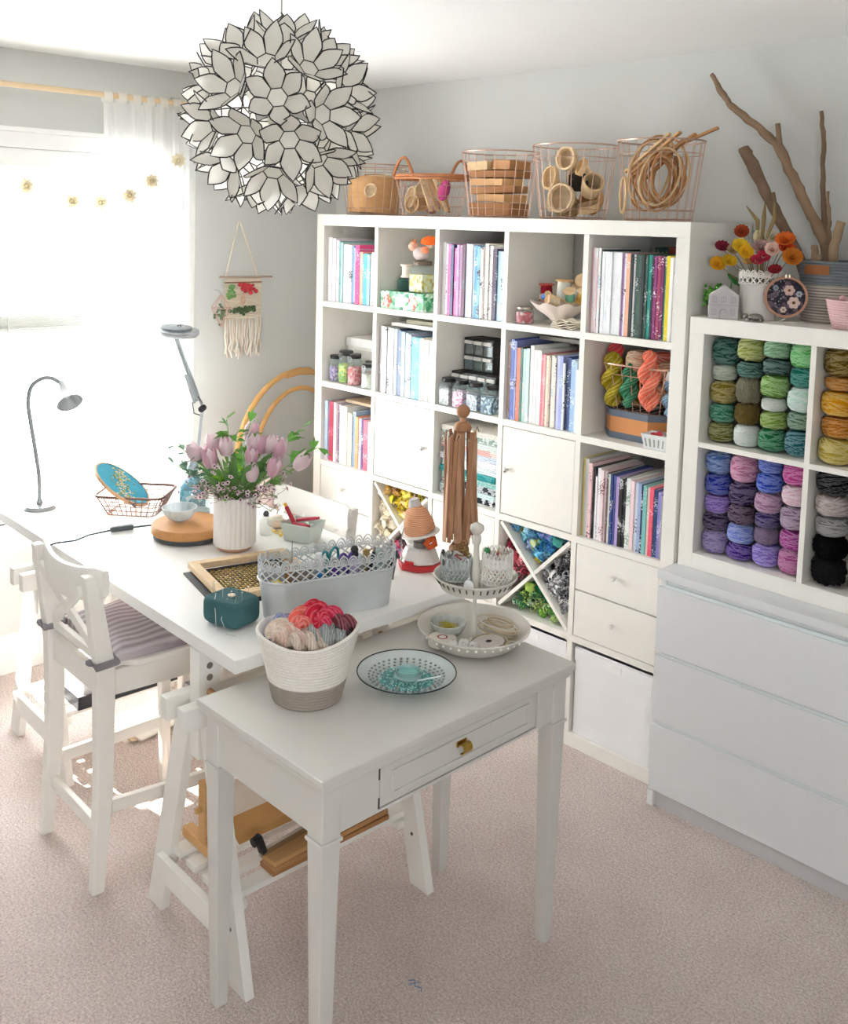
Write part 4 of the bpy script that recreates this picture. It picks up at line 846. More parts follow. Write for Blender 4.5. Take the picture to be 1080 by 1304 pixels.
# ---- folded fabrics (third row, third column)
cx, cz = cx0(2), cz0(2)+EPS
FAB = [('#2c3038', '#e8eaec', 2.2), ('#cfe6e8', '#e8f4f4', 2.0), ('#3d4148', '#c8ccd0', 3.0), ('#bfe0dc', '#8cc8c4', 2.2), ('#2f9a9c', '#56b4b4', 2.4), ('#eef2f2', '#d8e6ea', 2.8), ('#e9e6ee', '#f6f4f4', 2.6), ('#c8d4e6', '#e4ecf4', 2.2), ('#e8b8b4', '#f4e0dc', 2.4), ('#d8e4e0', '#f2f6f2', 2.4), ('#9fb4b0', '#e6eeea', 2.6), ('#e8e4dc', '#f6f4ee', 2.0)]
z = cz; rg = random.Random(4)
for n, (a, b_, th) in enumerate(FAB):
    th *= 0.0096; w = rg.uniform(0.285, 0.312); x0 = rg.uniform(0.006, BC-w-0.006); yo = rg.uniform(0.0, 0.014)
    t = thing('folded_fabric', '%s patterned fabric folded flat, %s from the bottom of the stack' % (cname(a), ORD[n]), 'fabric', (cx+x0+w/2, 0.025+yo, z), 0, 'folded fabrics in the cubby')
    m = print_mat((a, b_, a, b_), 70, 0.95, n*1.3, 'noise' if n % 2 else 'voronoi')
    k = 3
    for q in range(k):
        z0, z1 = th*q/k, th*(q+1)/k-0.0006
        def prof(u, v, z0=z0, z1=z1, q=q):
            a_ = PI*v; zz = (z0+z1)/2; hh = (z1-z0)/2
            return (-w/2+w*u, 0.0+0.006-0.006*math.sin(a_)+0.002*math.sin(u*11+q)*math.sin(a_), zz-hh*math.cos(a_)+0.0004*math.sin(u*17+q*2))
        bb = MB().grid(14, 7, prof)
        bb.box(-w/2, w/2, 0.006, 0.26, z0, z1)
        bb.build('fold', m, t, smooth=50)
    z += th
# ---- fabric scraps in the two crossed cubbies
def scrap_mesh(seed):
    rg = random.Random(seed); b = MB(); turns = rg.uniform(1.1, 1.7); ph = [rg.uniform(0, 6) for _ in range(4)]
    def fn(u, v):
        a = u*turns*2*PI; r = 0.30+0.70*u
        return (r*math.cos(a)*(1+0.22*math.sin(2.3*a+ph[0])), r*math.sin(a)*(1+0.10*math.sin(2*a+ph[1]))*0.8, (v-0.5)*1.5*(0.95+0.25*math.sin(a*1.3+ph[2]))+0.15*math.sin(2*a+ph[3]))
    b.grid(30, 4, fn)
    me = b.mesh('fabric_scrap', mat('#ffffff'), 80); return me
SCR = [scrap_mesh(s) for s in range(6)]
def scraps(cx, cz, tri, cols, place, n, seed, s0=0.027):
    """roll n scraps inside a triangle (local x, z) of a crossed cubby"""
    rg = random.Random(seed); A, B, C = [Vector(p) for p in tri]; cen = (A+B+C)/3; out = []
    tries = 0
    while len(out) < n and tries < 4000:
        tries += 1
        u, v = rg.random(), rg.random()
        if u+v > 1: u, v = 1-u, 1-v
        p = A+(B-A)*u+(C-A)*v; p = cen+(p-cen)*0.80-Vector((0.012, 0))
        y = rg.uniform(0.030, 0.075)
        if any((p-q[0]).length < s0*0.72 and abs(y-q[1]) < s0*0.9 for q in out): continue
        out.append((p, y))
    for k, (p, y) in enumerate(out):
        s = s0*rg.uniform(0.62, 0.85)
        o = obj('fabric_scrap', SCR[rg.randint(0, 5)], None, (cx+p.x, y, cz+p.y), (rg.uniform(0, 6.2), rg.uniform(0, 6.2), rg.uniform(0, 6.2)), solid=0.07)
        o.scale = (s, s, s)
        c = rg.choice(cols); c2 = rg.choice(cols)
        recolor(o, print_mat((c, c2, c, c), 2.2, 0.95, float(k % 5), 'noise'))
        tag(o, ('rolled %s scrap flecked with %s in the %s' % (cname(c), cname(c2), place)) if cname(c) != cname(c2) else 'rolled plain %s fabric scrap in the %s' % (cname(c), place), 'fabric', 'fabric scraps in the %s' % place)
e = 0.022
for (ci, quads) in ((3, (('top', ['#3d9cc8', '#6fc4e0', '#2c5fa8', '#8f9ad8', '#a8cfe8', '#d8c84c', '#4aa89c'], 'blue scrap compartment', 42), ('left', ['#b8324a', '#e05a6a', '#8c2436', '#e8a0a8'], 'red scrap compartment', 26),
     ('right', ['#26262a', '#8a8a90', '#e4e4e6', '#46464c', '#c8c8d0', '#f2f2f2'], 'monochrome scrap compartment', 42), ('bottom', ['#5a9c3c', '#a8d04c', '#1f8c5c', '#3a5a2c', '#c8dc8c', '#2f6a4c', '#e8f0d0'], 'green scrap compartment', 42))),
     (1, (('top', ['#d8a04c', '#e8b43c', '#c8a47c', '#3a3a3c', '#e4d43c', '#b8884c', '#f0d8a0'], 'yellow scrap compartment', 40), ('left', ['#f2ead8', '#e8dcc4', '#f6f2e8', '#ddd0b0'], 'cream scrap compartment', 34), ('right', ['#f2f2f2', '#44485a', '#c8ccd4'], 'white scrap compartment', 10), ('bottom', ['#e05a8c', '#b89ad0', '#3a3436', '#f0c0d0', '#c83a4c'], 'pink scrap compartment', 26)))):
    w, h = BC, BCH; m_ = (w/2, h/2); g = 0.018
    T = {'top': [(g*1.6, h-g*.7), (w-g*1.6, h-g*.7), (w/2, h/2+g)], 'left': [(g*.7, g*1.6), (g*.7, h-g*1.6), (w/2-g, h/2)], 'right': [(w-g*.7, g*1.6), (w-g*.7, h-g*1.6), (w/2+g, h/2)], 'bottom': [(g*1.6, g*.7), (w-g*1.6, g*.7), (w/2, h/2-g)]}
    for q, (k, cols, pl_, n) in enumerate(quads): scraps(cx0(ci), cz0(3), T[k], cols, pl_, n, ci*10+q)
# ---- wire basket of skeins on a drum box, berry carton (second row, fifth column)
cx, cz = cx0(4), cz0(1)+EPS
t = thing('octagonal_box', 'orange box with blue-grey bands under the skein basket', 'box', (cx+0.150, 0.180, cz), R(0))
def octo(r, k=0.62): return [(r, -r*k), (r, r*k), (r*k, r), (-r*k, r), (-r, r*k), (-r, -r*k), (-r*k, -r), (r*k, -r)]
MB().prism(octo(0.119), 0.022, 0.075).build('box_side', mat('#c8834a', 0.55, var=0.04), t)
MB().prism(octo(0.120), 0, 0.022).build('base_band', mat('#5d6878', 0.6), t)
MB().prism(octo(0.122), 0.075, 0.098).build('lid', mat('#5d6878', 0.6), t)
def wire_basket(name, label, loc, r0, r1, h, n, rings, m, wire=0.0013, rot=0.0, square=None, group=None, cat='basket', handles=0):
    t = thing(name, label, cat, loc, rot, group)
    def pt(a, k):
        r = r0+(r1-r0)*k
        if square:
            c, s = math.cos(a), math.sin(a); q = (abs(c)**5+abs(s)**5)**(-1/5); return (r*q*c, r*square*q*s, h*k)
        return (r*math.cos(a), r*math.sin(a), h*k)
    N_ = 40
    MB().tube([pt(2*PI*i/N_, 1) for i in range(N_)], wire*1.9, 6, closed=True).build('rim', m, t, smooth=60)
    for k in rings: MB().tube([pt(2*PI*i/N_, k) for i in range(N_)], wire, 4, closed=True).build('hoop_wire', m, t)
    me = {}
    for i in range(n):
        a = 2*PI*(i+0.5)/n
        MB().tube([pt(a, 0), pt(a, 1)], wire, 4).build('upright_wire', m, t)
    for i in range(0, 7):
        a = -0.9+1.8*i/6
        p = math.sqrt(max(0, 1-a*a*0.98)); sq = square or 1
        MB().tube([(a*r0, -p*r0*sq, wire), (a*r0, p*r0*sq, wire)], wire, 4).build('base_wire', m, t)
    return t
bz = cz+0.0986
wire_basket('wire_basket', 'copper wire basket of bright skeins on the orange box', (cx+0.160, 0.158, bz), 0.098, 0.128, 0.155, 22, (0.0, 0.18, 0.78), mat('#d8b09a', 0.3, 0.9), 0.0017, square=0.92)
SKY = [(0.070, 0.052, 0.085, '#a8941c', 'mustard hanging skein at the front of the wire basket', 1.15, 1.5), (0.142, 0.048, 0.075, '#2f7a54', 'green skein at the front of the wire basket', 0.95, 1.35), (0.218, 0.046, 0.098, '#ee7258', 'coral skein draped over the front of the wire basket', 1.25, 1.65),
       (0.040, 0.105, 0.125, '#e0444a', 'red skein at the cubby wall in the wire basket', 1.0, 1.3), (0.288, 0.072, 0.055, '#7fa4c0', 'pale blue skein at the side of the wire basket', 0.85, 1.1)]
for k, (xx, yy, zz, c, lb, s1, s2) in enumerate(SKY):
    skein((cx+xx, yy+0.022, bz+zz+0.014), (RND.uniform(-.05, .05), RND.uniform(-.08, .08), k), c, lb, (s1*1.55, s1*1.35, s1*1.0), k, 'skeins in the copper wire basket')
yarn_ball(cx+0.150, 0.105, bz+0.168, 0.042, 0.070, '#c9a482', 'tan ball of yarn on top of the wire basket', seed=77, group='skeins in the copper wire basket')
yarn_ball(cx+0.205, 0.165, bz+0.165, 0.040, 0.070, '#e8705c', 'salmon ball of yarn at the back of the wire basket', seed=78, group='skeins in the copper wire basket')
yarn_ball(cx+0.262, 0.120, bz+0.145, 0.038, 0.065, '#a97c5c', 'brown ball of yarn beside the coral skein', seed=79, group='skeins in the copper wire basket')
yarn_ball(cx+0.245, 0.125, bz+0.070, 0.040, 0.075, '#b9744c', 'rust ball of yarn low in the wire basket', seed=80, group='skeins in the copper wire basket')
yarn_ball(cx+0.110, 0.14, bz+0.05, 0.042, 0.09, '#7c6a2c', 'olive ball of yarn buried in the wire basket', seed=81, group='skeins in the copper wire basket')
yarn_ball(cx+0.185, 0.14, bz+0.05, 0.040, 0.09, '#3c6a54', 'dark green ball of yarn buried in the wire basket', seed=82, group='skeins in the copper wire basket')
t = thing('tag_card', 'white paper label tied to the brown yarn ball', 'label', (cx+0.285, 0.075, bz+0.125), (0.3, 0.5, 0))
MB().box(-0.012, 0.012, -0.001, 0.001, -0.028, 0.028).build('card', mat('#f2f2f0', 0.7), t)
MB().tube([(0, 0, 0.028), (-0.006, 0.006, 0.04)], 0.0008, 4).build('string', mat('#d8d0c0', 0.8), t)
def berry_carton(name, loc, rot, sx, sy, h, label, m, cuts=True):
    t = thing(name, label, 'carton', loc, rot)
    b = MB(); k = 1.28
    def wall(p, q):
        (x0, y0), (x1, y1) = p, q
        b.add([(x0, y0, 0), (x1, y1, 0), (x1*k, y1*k, h), (x0*k, y0*k, h)], [(0, 1, 2, 3)])
    C = [(-sx, -sy), (sx, -sy), (sx, sy), (-sx, sy)]
    for i in range(4): wall(C[i], C[(i+1) % 4])
    b.add([(x, y, 0.001) for x, y in C], [(0, 1, 2, 3)])
    b.build('carton_body', m, t, solid=0.003)
    r = MB().tube([(x*k, y*k, h) for x, y in C], 0.003, 6, closed=True).build('rim', m, t)
    if cuts:
        for i in range(5):
            u = -0.75+1.5*i/4
            MB().bar((u*sx*1.05, -sy*1.05-0.0022, h*0.18), (u*sx*1.22, -sy*1.22-0.0022, h*0.75), 0.005, 0.001, up=(0, -1, 0.2)).build('slot', mat('#a8a8a6', 0.8), t)
    return t
berry_carton('berry_carton', (cx+0.283, 0.040, cz), R(4), 0.036, 0.026, 0.046, 'white ceramic berry carton of clips on the edge under the skeins', mat('#eef0f0', 0.35))
for k, (dx, dy, c) in enumerate(((-0.022, 0, '#d8303c'), (0.005, 0.006, '#8a8a8e'), (0.028, -0.004, '#a8a4a0'), (-0.004, -0.012, '#c83a48'))):
    o = MB().box(-0.018, 0.018, -0.011, 0.011, 0, 0.016).box(-0.012, 0.012, -0.013, 0.013, 0.004, 0.011).build('fabric_clip', mat(c, 0.4), None, (cx+0.283+dx*0.7, 0.040+dy*0.7, cz+0.028+0.010*(k % 2)), (0.3*k, 0.4, 0.9*k), bevel=0.003)
    tag(o, '%s fabric clip heaped in the white berry carton' % cname(c), 'clip', 'clips in the berry carton')
# ================================================================== ON TOP OF THE BOOKCASE
TOPZ = 1.8505
ROSE = mat('#c9a795', 0.35, 0.8, var=0.04)
WD = [wood('#c79a68', axis=0), wood('#b9875a', axis=0), wood('#d9b98c', axis=0), wood('#a9774c', axis=0), wood('#e3c9a2', axis=0)]
def strip(name, label, loc, rot, L, w, th, m, group, curve=0.0):
    b = MB()
    if curve:
        n = 14
        def fn(u, v):
            a = (u-0.5)*curve; r = L/curve
            return (r*math.sin(a), (v-0.5)*w, r*(math.cos(a)-math.cos(curve/2)))
        o = b.grid(n, 2, fn).build(name, m, None, loc, rot, solid=th)
    else:
        o = b.box(-L/2, L/2, -w/2, w/2, -th/2, th/2).build(name, m, None, loc, rot, bevel=0.001)
    return tag(o, label, 'wood', group)
def hoop(name, label, loc, rot, r, w, th, m, group, cat='hoop'):
    o = MB().lathe([(r, -w/2), (r, w/2), (r-th, w/2), (r-th, -w/2), (r, -w/2)], 32).build(name, m, None, loc, rot, smooth=40)
    o.data.polygons.foreach_set('use_smooth', [True]*len(o.data.polygons))
    return tag(o, label, cat, group)
BY = 0.165
def big_basket(x, r0, r1, h, label, extra=(0.9,)):
    return wire_basket('wire_basket', label, (x, BY, TOPZ), r0, r1, h, 22, (0.03, 0.14)+extra, ROSE, 0.0015)
rg = random.Random(3)
# basket one: bent cane bundles
big_basket(0.190, 0.118, 0.150, 0.215, 'rose wire basket of rolled cane veneer, half behind the pendant lamp')
for k in range(5):
    hoop('cane_roll', '%s rolled cane veneer coil in the basket behind the pendant' % ('outer', 'second', 'third', 'inner', 'smallest')[k], (0.185+0.004*k, BY, TOPZ+0.086+0.006*k), (rg.uniform(-.08, .08), rg.uniform(-.08, .08), 0), 0.112-0.018*k, 0.155-0.006*k, 0.004, WD[(k*2) % 5], 'cane veneer coils')
hoop('curtain_ring', 'pale wooden ring lying against the cane coils', (0.265, 0.075, TOPZ+0.105), (R(80), 0, R(20)), 0.030, 0.006, 0.006, WD[4], None)
# basket two: low woven basket with two handles
t = thing('handled_basket', 'short copper basket with two looped woven handles', 'basket', (0.545, BY, TOPZ))
cop = wood('#b5734a', axis=0)
def pt2(a, k): r = 0.130+0.042*k; return (r*math.cos(a), r*0.80*math.sin(a), 0.165*k)
for i in range(26):
    a = 2*PI*i/26; MB().tube([pt2(a, 0), pt2(a, 1)], 0.0012, 4).build('upright_wire', ROSE, t)
for k in (0.02, 0.25, 0.5, 0.75): MB().tube([pt2(2*PI*i/40, k) for i in range(40)], 0.0012, 4, closed=True).build('hoop_wire', ROSE, t)
for q in (0.93, 1.0): MB().tube([pt2(2*PI*i/40, q) for i in range(40)], 0.006, 6, closed=True).build('woven_rim', cop, t, smooth=60)
for s in (-1, 1):
    P = [(-0.060+0.12*i/12+s*0.030, s*0.136*1.0, 0.16+0.075*math.sin(PI*i/12)) for i in range(13)]
    MB().tube(P, 0.006, 8).build('handle', cop, t, smooth=60)
for k, (dx, dy, z, r) in enumerate(((-0.075, -0.05, 0.075, 0.048), (-0.045, -0.068, 0.05, 0.038), (-0.06, 0.02, 0.10, 0.05), (-0.01, -0.05, 0.05, 0.03))):
    hoop('wooden_hoop', 'small pale wooden hoop, %s in the handled basket' % ('large upright', 'front', 'tilted back', 'tiny')[k], (0.545+dx, BY+dy, TOPZ+z), (R(78+6*k), 0, R(-20+25*k)), r, 0.008, 0.005, WD[(4, 2, 4, 0)[k]], 'hoops in the handled basket')
for k, (dx, dy, a, c) in enumerate(((0.03, -0.03, 28, 2), (0.055, -0.02, 34, 0), (0.08, -0.03, 30, 4), (0.045, 0.03, 22, 1), (0.02, -0.055, 26, 4))):
    strip('wooden_stick', '%s slanted wooden craft stick in the handled basket' % ('first', 'second', 'third', 'fourth', 'fifth')[k], (0.545+dx, BY+dy, TOPZ+0.090), (0, R(90-a), R(0)), 0.155, 0.018, 0.005, WD[c], 'sticks in the handled basket')
o = MB().sphere((0, 0, 0), 0.03, 12, 8, 0, (0.9, 0.6, 1.5)).build('fabric_bundle', mat('#b8447c', 0.95, bump=0.5), None, (0.66, BY-0.045, TOPZ+0.105), (0, 0.4, 0), smooth=80); tag(o, 'rolled magenta fabric bundle tucked in the handled basket', 'fabric')
o = MB().sphere((0, 0, 0), 0.035, 12, 8, 0, (1.3, 0.9, 1.0)).build('fabric_bundle', print_mat(('#d8b8b0', '#b88a84', '#e8d4cc'), 60, 0.95, 4), None, (0.515, BY+0.03, TOPZ+0.045), smooth=80); tag(o, 'dusty pink patterned bundle at the bottom of the handled basket', 'fabric')
# basket three: wood blocks and rulers
big_basket(0.915, 0.114, 0.150, 0.250, 'rose wire basket stacked with wooden boxes and slats', (0.86,))
B3 = [(0.0, 0.0, 0.026, 0.19, 0.13, 0.050, 0.1, 3), (0.012, 0.0, 0.070, 0.19, 0.11, 0.030, -0.25, 0), (-0.01, 0.01, 0.101, 0.20, 0.11, 0.026, 0.18, 1), (0.0, -0.02, 0.130, 0.205, 0.10, 0.026, -0.2, 0), (0.005, 0.0, 0.160, 0.21, 0.11, 0.026, 0.12, 3), (-0.055, -0.02, 0.192, 0.10, 0.11, 0.032, 0.05, 2), (0.055, 0.0, 0.194, 0.10, 0.11, 0.034, -0.1, 1)]
for k, (dx, dy, z, L, w, h, a, c) in enumerate(B3):
    o = MB().box(-L/2, L/2, -w/2, w/2, -h/2, h/2).build('wood_block', WD[c], None, (0.915+dx, BY+dy, TOPZ+z+0.006), (0.02*math.sin(k*3), 0.035*math.sin(k*2.3), a), bevel=0.0015)
    tag(o, 'brown wooden block, %s from the bottom of the stacked basket' % ORD[k], 'wood', 'blocks in the wire basket')
# basket four: rings and tubes
big_basket(1.270, 0.116, 0.152, 0.262, 'rose wire basket of pale rings, cups and a brush', (0.83,))
for k, (dx, dy, z, r, w, a, b_) in enumerate(((0.005, -0.055, 0.215, 0.042, 0.022, 86, 0), (-0.062, -0.060, 0.148, 0.044, 0.014, 82, -18), (0.0, -0.072, 0.075, 0.052, 0.020, 84, 5), (-0.07, 0.02, 0.10, 0.036, 0.02, 60, 40), (0.06, 0.01, 0.045, 0.040, 0.026, 20, 0), (-0.02, 0.06, 0.16, 0.046, 0.02, 75, 15), (0.03, 0.065, 0.07, 0.05, 0.03, 80, -10), (-0.055, -0.03, 0.055, 0.034, 0.026, 35, 20), (0.065, -0.045, 0.185, 0.032, 0.018, 70, -35))):
    hoop('wooden_ring', 'pale bent-wood ring, %s in the tall ring basket' % ('topmost', 'leaning at the side', 'largest at the front', 'half hidden', 'lying flat', 'upright at the back', 'wide at the back', 'low at the window side', 'high by the brush')[k], (1.27+dx, BY+dy, TOPZ+z), (R(a), 0, R(b_)), r, w, 0.007, WD[(4, 2, 4, 2, 2, 4, 0, 4, 2)[k]], 'rings in the wire basket')
t = thing('scrub_brush', 'dark bristled wooden brush between the rings', 'brush', (1.305, BY-0.02, TOPZ+0.135), (0.2, 0.1, 0.2))
MB().lathe([(0.030, -0.03), (0.034, -0.02), (0.034, 0.02), (0.02, 0.03)], 14).build('bristle_head', mat('#3c3026', 0.95, bump=1.0, bs=200), t, smooth=40)
for k in range(8): MB().ring((0, 0, -0.022+0.006*k), 0.035, 0.0016, 14, 4).build('bristle_row', mat('#2c241c', 0.9), t)
t = thing('wicker_drum', 'small cylinder of pale wicker lying in the ring basket', 'basket', (1.36, BY-0.015, TOPZ+0.118), (R(60), 0, R(50)))
MB().lathe([(0.036, -0.03), (0.038, 0.03), (0.030, 0.03), (0.028, -0.03), (0.036, -0.03)], 20).build('wall', stripe_mat('#d8c4a0', '#b89a70', 120, 'Z'), t, smooth=40)
MB().ring((0, 0, 0.03), 0.036, 0.003, 20, 5).build('rim', WD[2], t)
t = thing('wooden_cup', 'pale turned wooden cup inside the side ring', 'cup', (1.21, BY-0.028, TOPZ+0.120), (R(70), 0, R(-15)))
MB().lathe([(0, -0.025), (0.022, -0.025), (0.026, 0.0), (0.024, 0.025), (0.018, 0.025), (0.018, 0.0), (0, -0.01)], 18).build('cup_body', WD[4], t, smooth=50)
MB().ring((0, 0, 0.024), 0.0235, 0.002, 18, 5).build('lip', WD[2], t)
t = thing('jute_ball', 'ball of natural jute at the bottom of the ring basket', 'yarn', (1.235, BY+0.01, TOPZ+0.045), 0)
o = obj('core', YB[('n', 2)], t); o.scale = (0.042, 0.042, 0.052); recolor(o, [yarn_mat('#b89a74'), yarn_mat('#cdb48c')])
MB().tube([(0.03, -0.02, 0.02), (0.05, -0.03, 0.0), (0.055, -0.01, -0.03)], 0.0015, 4).build('loose_end', yarn_mat('#b89a74'), t)
# basket five: rattan loops and driftwood slats
big_basket(1.625, 0.112, 0.143, 0.265, 'rose wire basket overflowing with rattan loops and slats', (0.84,))
for k in range(16):
    r = rg.uniform(0.055, 0.090); th = rg.uniform(0.0032, 0.0046)
    off = (k-7.5)*0.0092; lat = 0.042*math.sin(k*2.4)*(1-abs(k-7.5)/11); px, py, pz = 1.625+0.69*off+0.72*lat, BY-0.72*off+0.69*lat, TOPZ+0.012+r*1.3+rg.uniform(0, 0.06)
    P = []
    for i in range(24):
        a = 2*PI*i/24; P.append((r*math.cos(a)*0.8, 0.002*math.sin(3*a+k), r*1.25*math.sin(a)))
    o = MB().tube(P, th, 6, closed=True).build('rattan_loop', WD[(0, 3, 1, 2)[k % 4]], None, (px, py, pz), (rg.uniform(-.03, .03), rg.uniform(-.35, .35), 0.76+rg.uniform(-.05, .05)), smooth=70)
    tag(o, '%s rattan loop in the overflowing basket, %s by height' % (('honey', 'dark brown', 'brown', 'pale')[k % 4], ORD[k]), 'rattan', 'rattan loops in the basket')
o = MB().ring((0, 0, 0), 0.044, 0.005, 26, 6, 'Y', sc=(0.72, 1.35)).build('rattan_loop', WD[2], None, (1.548, BY-0.095, TOPZ+0.085), (0, 0, R(-38)), smooth=70); tag(o, 'pale oval rattan loop sticking out through the basket side', 'rattan', 'rattan loops in the basket')
for k, (dx, dy, z, L, pitch, yaw, c) in enumerate(((-0.02, -0.05, 0.225, 0.20, -38, 5, 2), (0.005, -0.04, 0.225, 0.22, -36, 0, 0), (0.03, -0.02, 0.22, 0.24, -33, 8, 1), (0.095, 0.0, 0.262, 0.22, -22, 10, 1), (0.0, 0.03, 0.21, 0.20, -40, -6, 3), (-0.04, -0.03, 0.19, 0.18, -42, 4, 0))):
    strip('driftwood_stick', 'weathered wooden slat, %s in the overflowing basket' % ('front', 'second', 'longest', 'outermost and rising past the rim', 'rear', 'lowest')[k], (1.625+dx, BY+dy, TOPZ+z), (0, R(pitch), R(yaw)), L, 0.020, 0.008, WD[c], 'slats in the basket')

# ================================================================== ON TOP OF THE CUBE SHELF
CZ = SZ+0.79+0.0006
def lace_band(path, n, z0, z1, m, parent, name='lace_band', tr=0.0011, rows=3, scallop=True, dz=None):
    """openwork band: path(s) -> (x, y) for s in 0..1, n pitches around, diamonds below scallops; dz(s) lifts it"""
    b = MB(); dz = dz or (lambda s: 0); hs = (z1-z0)*(0.45 if scallop else 0.0); zt = z1-hs; h = (zt-z0)/rows
    def P(s, z): x, y = path(s % 1.0); return (x, y, z+dz(s % 1.0)*((z-z0)/(z1-z0)))
    for i in range(n):
        s0, s1, sm = i/n, (i+1)/n, (i+0.5)/n
        for r in range(rows):
            za, zb = z0+r*h, z0+(r+1)*h
            if r % 2 == 0: b.tube([P(s0, za), P(sm, zb)], tr, 4, cap=False); b.tube([P(s1, za), P(sm, zb)], tr, 4, cap=False)
            else: b.tube([P(sm, za), P(s0, zb)], tr, 4, cap=False); b.tube([P(sm, za), P(s1, zb)], tr, 4, cap=False)
        if scallop:
            for k in (1.0, 0.62, 0.3):
                b.tube([P(sm-(s1-s0)*0.5*k*math.cos(PI*q/8), zt+hs*k*math.sin(PI*q/8)) for q in range(9)], tr, 4, cap=False)
    K = 4*n
    b.tube([P(q/K, z0) for q in range(K)], tr*1.5, 4, closed=True); b.tube([P(q/K, zt) for q in range(K)], tr, 4, closed=True)
    return b.build(name, m, parent)
# house planter
t = thing('house_planter', 'small white ceramic house planter with embossed windows and door', 'planter', (1.950, 0.045, CZ), R(28))
hm = mat('#cfcacb', 0.6, var=0.03)
w, d = 0.044, 0.032
MB().prism([(-w, 0), (w, 0), (w, 0.072), (0, 0.103), (-w, 0.072)], -d, d, M=Matrix(((1, 0, 0, 0), (0, 0, 1, 0), (0, 1, 0, 0), (0, 0, 0, 1)))).build('house_body', hm, t, bevel=0.002)
for zz in (0.012, 0.050):
    for xx in (-0.027, 0.0, 0.027):
        if zz < 0.03 and xx == 0: continue
        f = MB()
        for q in ((xx-0.007, xx+0.007, zz, zz+0.0016), (xx-0.007, xx+0.007, zz+0.016, zz+0.0176), (xx-0.007, xx-0.0055, zz, zz+0.017), (xx+0.0055, xx+0.007, zz, zz+0.017), (xx-0.0007, xx+0.0007, zz, zz+0.017)): f.box(q[0], q[1], -d-0.0012, -d+0.0002, q[2], q[3])
        f.build('window_relief', mat('#b3adb0', 0.7), t)
MB().tube([(-0.010, -d-0.0005, 0.001), (-0.010, -d-0.0005, 0.02)]+[(-0.010*math.cos(a), -d-0.0005, 0.02+0.010*math.sin(a)) for a in (0.4, 0.9, 1.57, 2.2, 2.7)]+[(0.010, -d-0.0005, 0.02), (0.010, -d-0.0005, 0.001)], 0.001, 4).build('door_relief', mat('#b3adb0', 0.7), t)
MB().box(-w, w, -d-0.001, -d+0.0002, 0.0405, 0.0425).build('storey_band', mat('#bdb7ba', 0.7), t)
LEAFG = mat('#5fa83c', 0.55, var=0.12, transl=0.2); LEAFD = mat('#2f7a34', 0.55, var=0.12, transl=0.15)
t = thing('succulent', 'trailing bright green succulent growing behind the house planter', 'plant', (1.925, 0.105, CZ), 0)
rgg = random.Random(9)
for k in range(7):
    a = rgg.uniform(2.6, 4.6); L = rgg.uniform(0.05, 0.085)
    P = [(0, 0, 0.0), (0.01*math.cos(a), 0.01*math.sin(a), 0.05), (L*0.6*math.cos(a), L*0.6*math.sin(a), 0.072+0.01*(k % 3)), (L*math.cos(a), L*math.sin(a), 0.045+0.012*(k % 4))]
    st = MB().tube(P, 0.0016, 5).build('stem', LEAFG, t)
    b = MB()
    for q in range(24):
        u = rgg.uniform(0.3, 1); p = Vector(P[1]).lerp(Vector(P[3]), u)+Vector((rgg.gauss(0, .009), rgg.gauss(0, .009), rgg.gauss(0, .010)+0.014*math.sin(u*PI)))
        b.sphere(p, rgg.uniform(0.0035, 0.0058), 6, 5)
    b.build('leaf_cluster', LEAFG, st, smooth=80)
for k in range(6):
    a = 0.2*k-0.5
    MB().sphere((0, 0, 0), 1, 10, 7, 0, (0.034, 0.011, 0.006), M=Matrix.Translation((0.022+0.010*k, -0.006+0.004*k, 0.118-0.006*k)) @ Matrix.Rotation(a, 4, 'Z') @ Matrix.Rotation(0.55+0.05*k, 4, 'Y')).build('leaf', LEAFD, t, smooth=80)
MB().cyl((0.008, 0, 0.0), (0.015, 0, 0.118), 0.002, n=6).build('stem', LEAFD, t)
# lace pot with dried strawflowers
LACEW = mat('#e9e6e0', 0.45, var=0.02)
def lace_pot(name, label, loc, r0, r1, h, lace_h, npitch, m, rows=2, group=None, full=False):
    t = thing(name, label, 'pot', loc, 0, group)
    zl = h-lace_h; rl = r0+(r1-r0)*zl/h
    if zl > 0.012:
        MB().lathe([(0, 0.003), (r0*0.9, 0.003), (r0*0.9, 0), (r0, 0), (rl, zl), (rl+0.002, zl+0.003), (rl-0.001, zl+0.004), (rl-0.003, zl), (r0-0.003, 0.006), (0, 0.006)], 32).build('pot_wall', m, t, smooth=40)
    else:
        MB().lathe([(0, 0), (r0, 0), (r0+0.001, 0.012), (r0-0.002, 0.012), (r0-0.003, 0.004), (0, 0.004)], 32).build('pot_wall', m, t, smooth=40); zl = 0.012
    lace_band(lambda s: ((rl+(r1-rl)*0.5)*math.cos(2*PI*s), (rl+(r1-rl)*0.5)*math.sin(2*PI*s)), npitch, zl+0.003, h, m, t, rows=rows, tr=0.0022)
    return t
PX, PY = 2.028, 0.115
lace_pot('lace_pot', 'white metal flowerpot with a punched lace rim, holding dried strawflowers', (PX, PY, CZ), 0.050, 0.063, 0.150, 0.044, 20, LACEW)
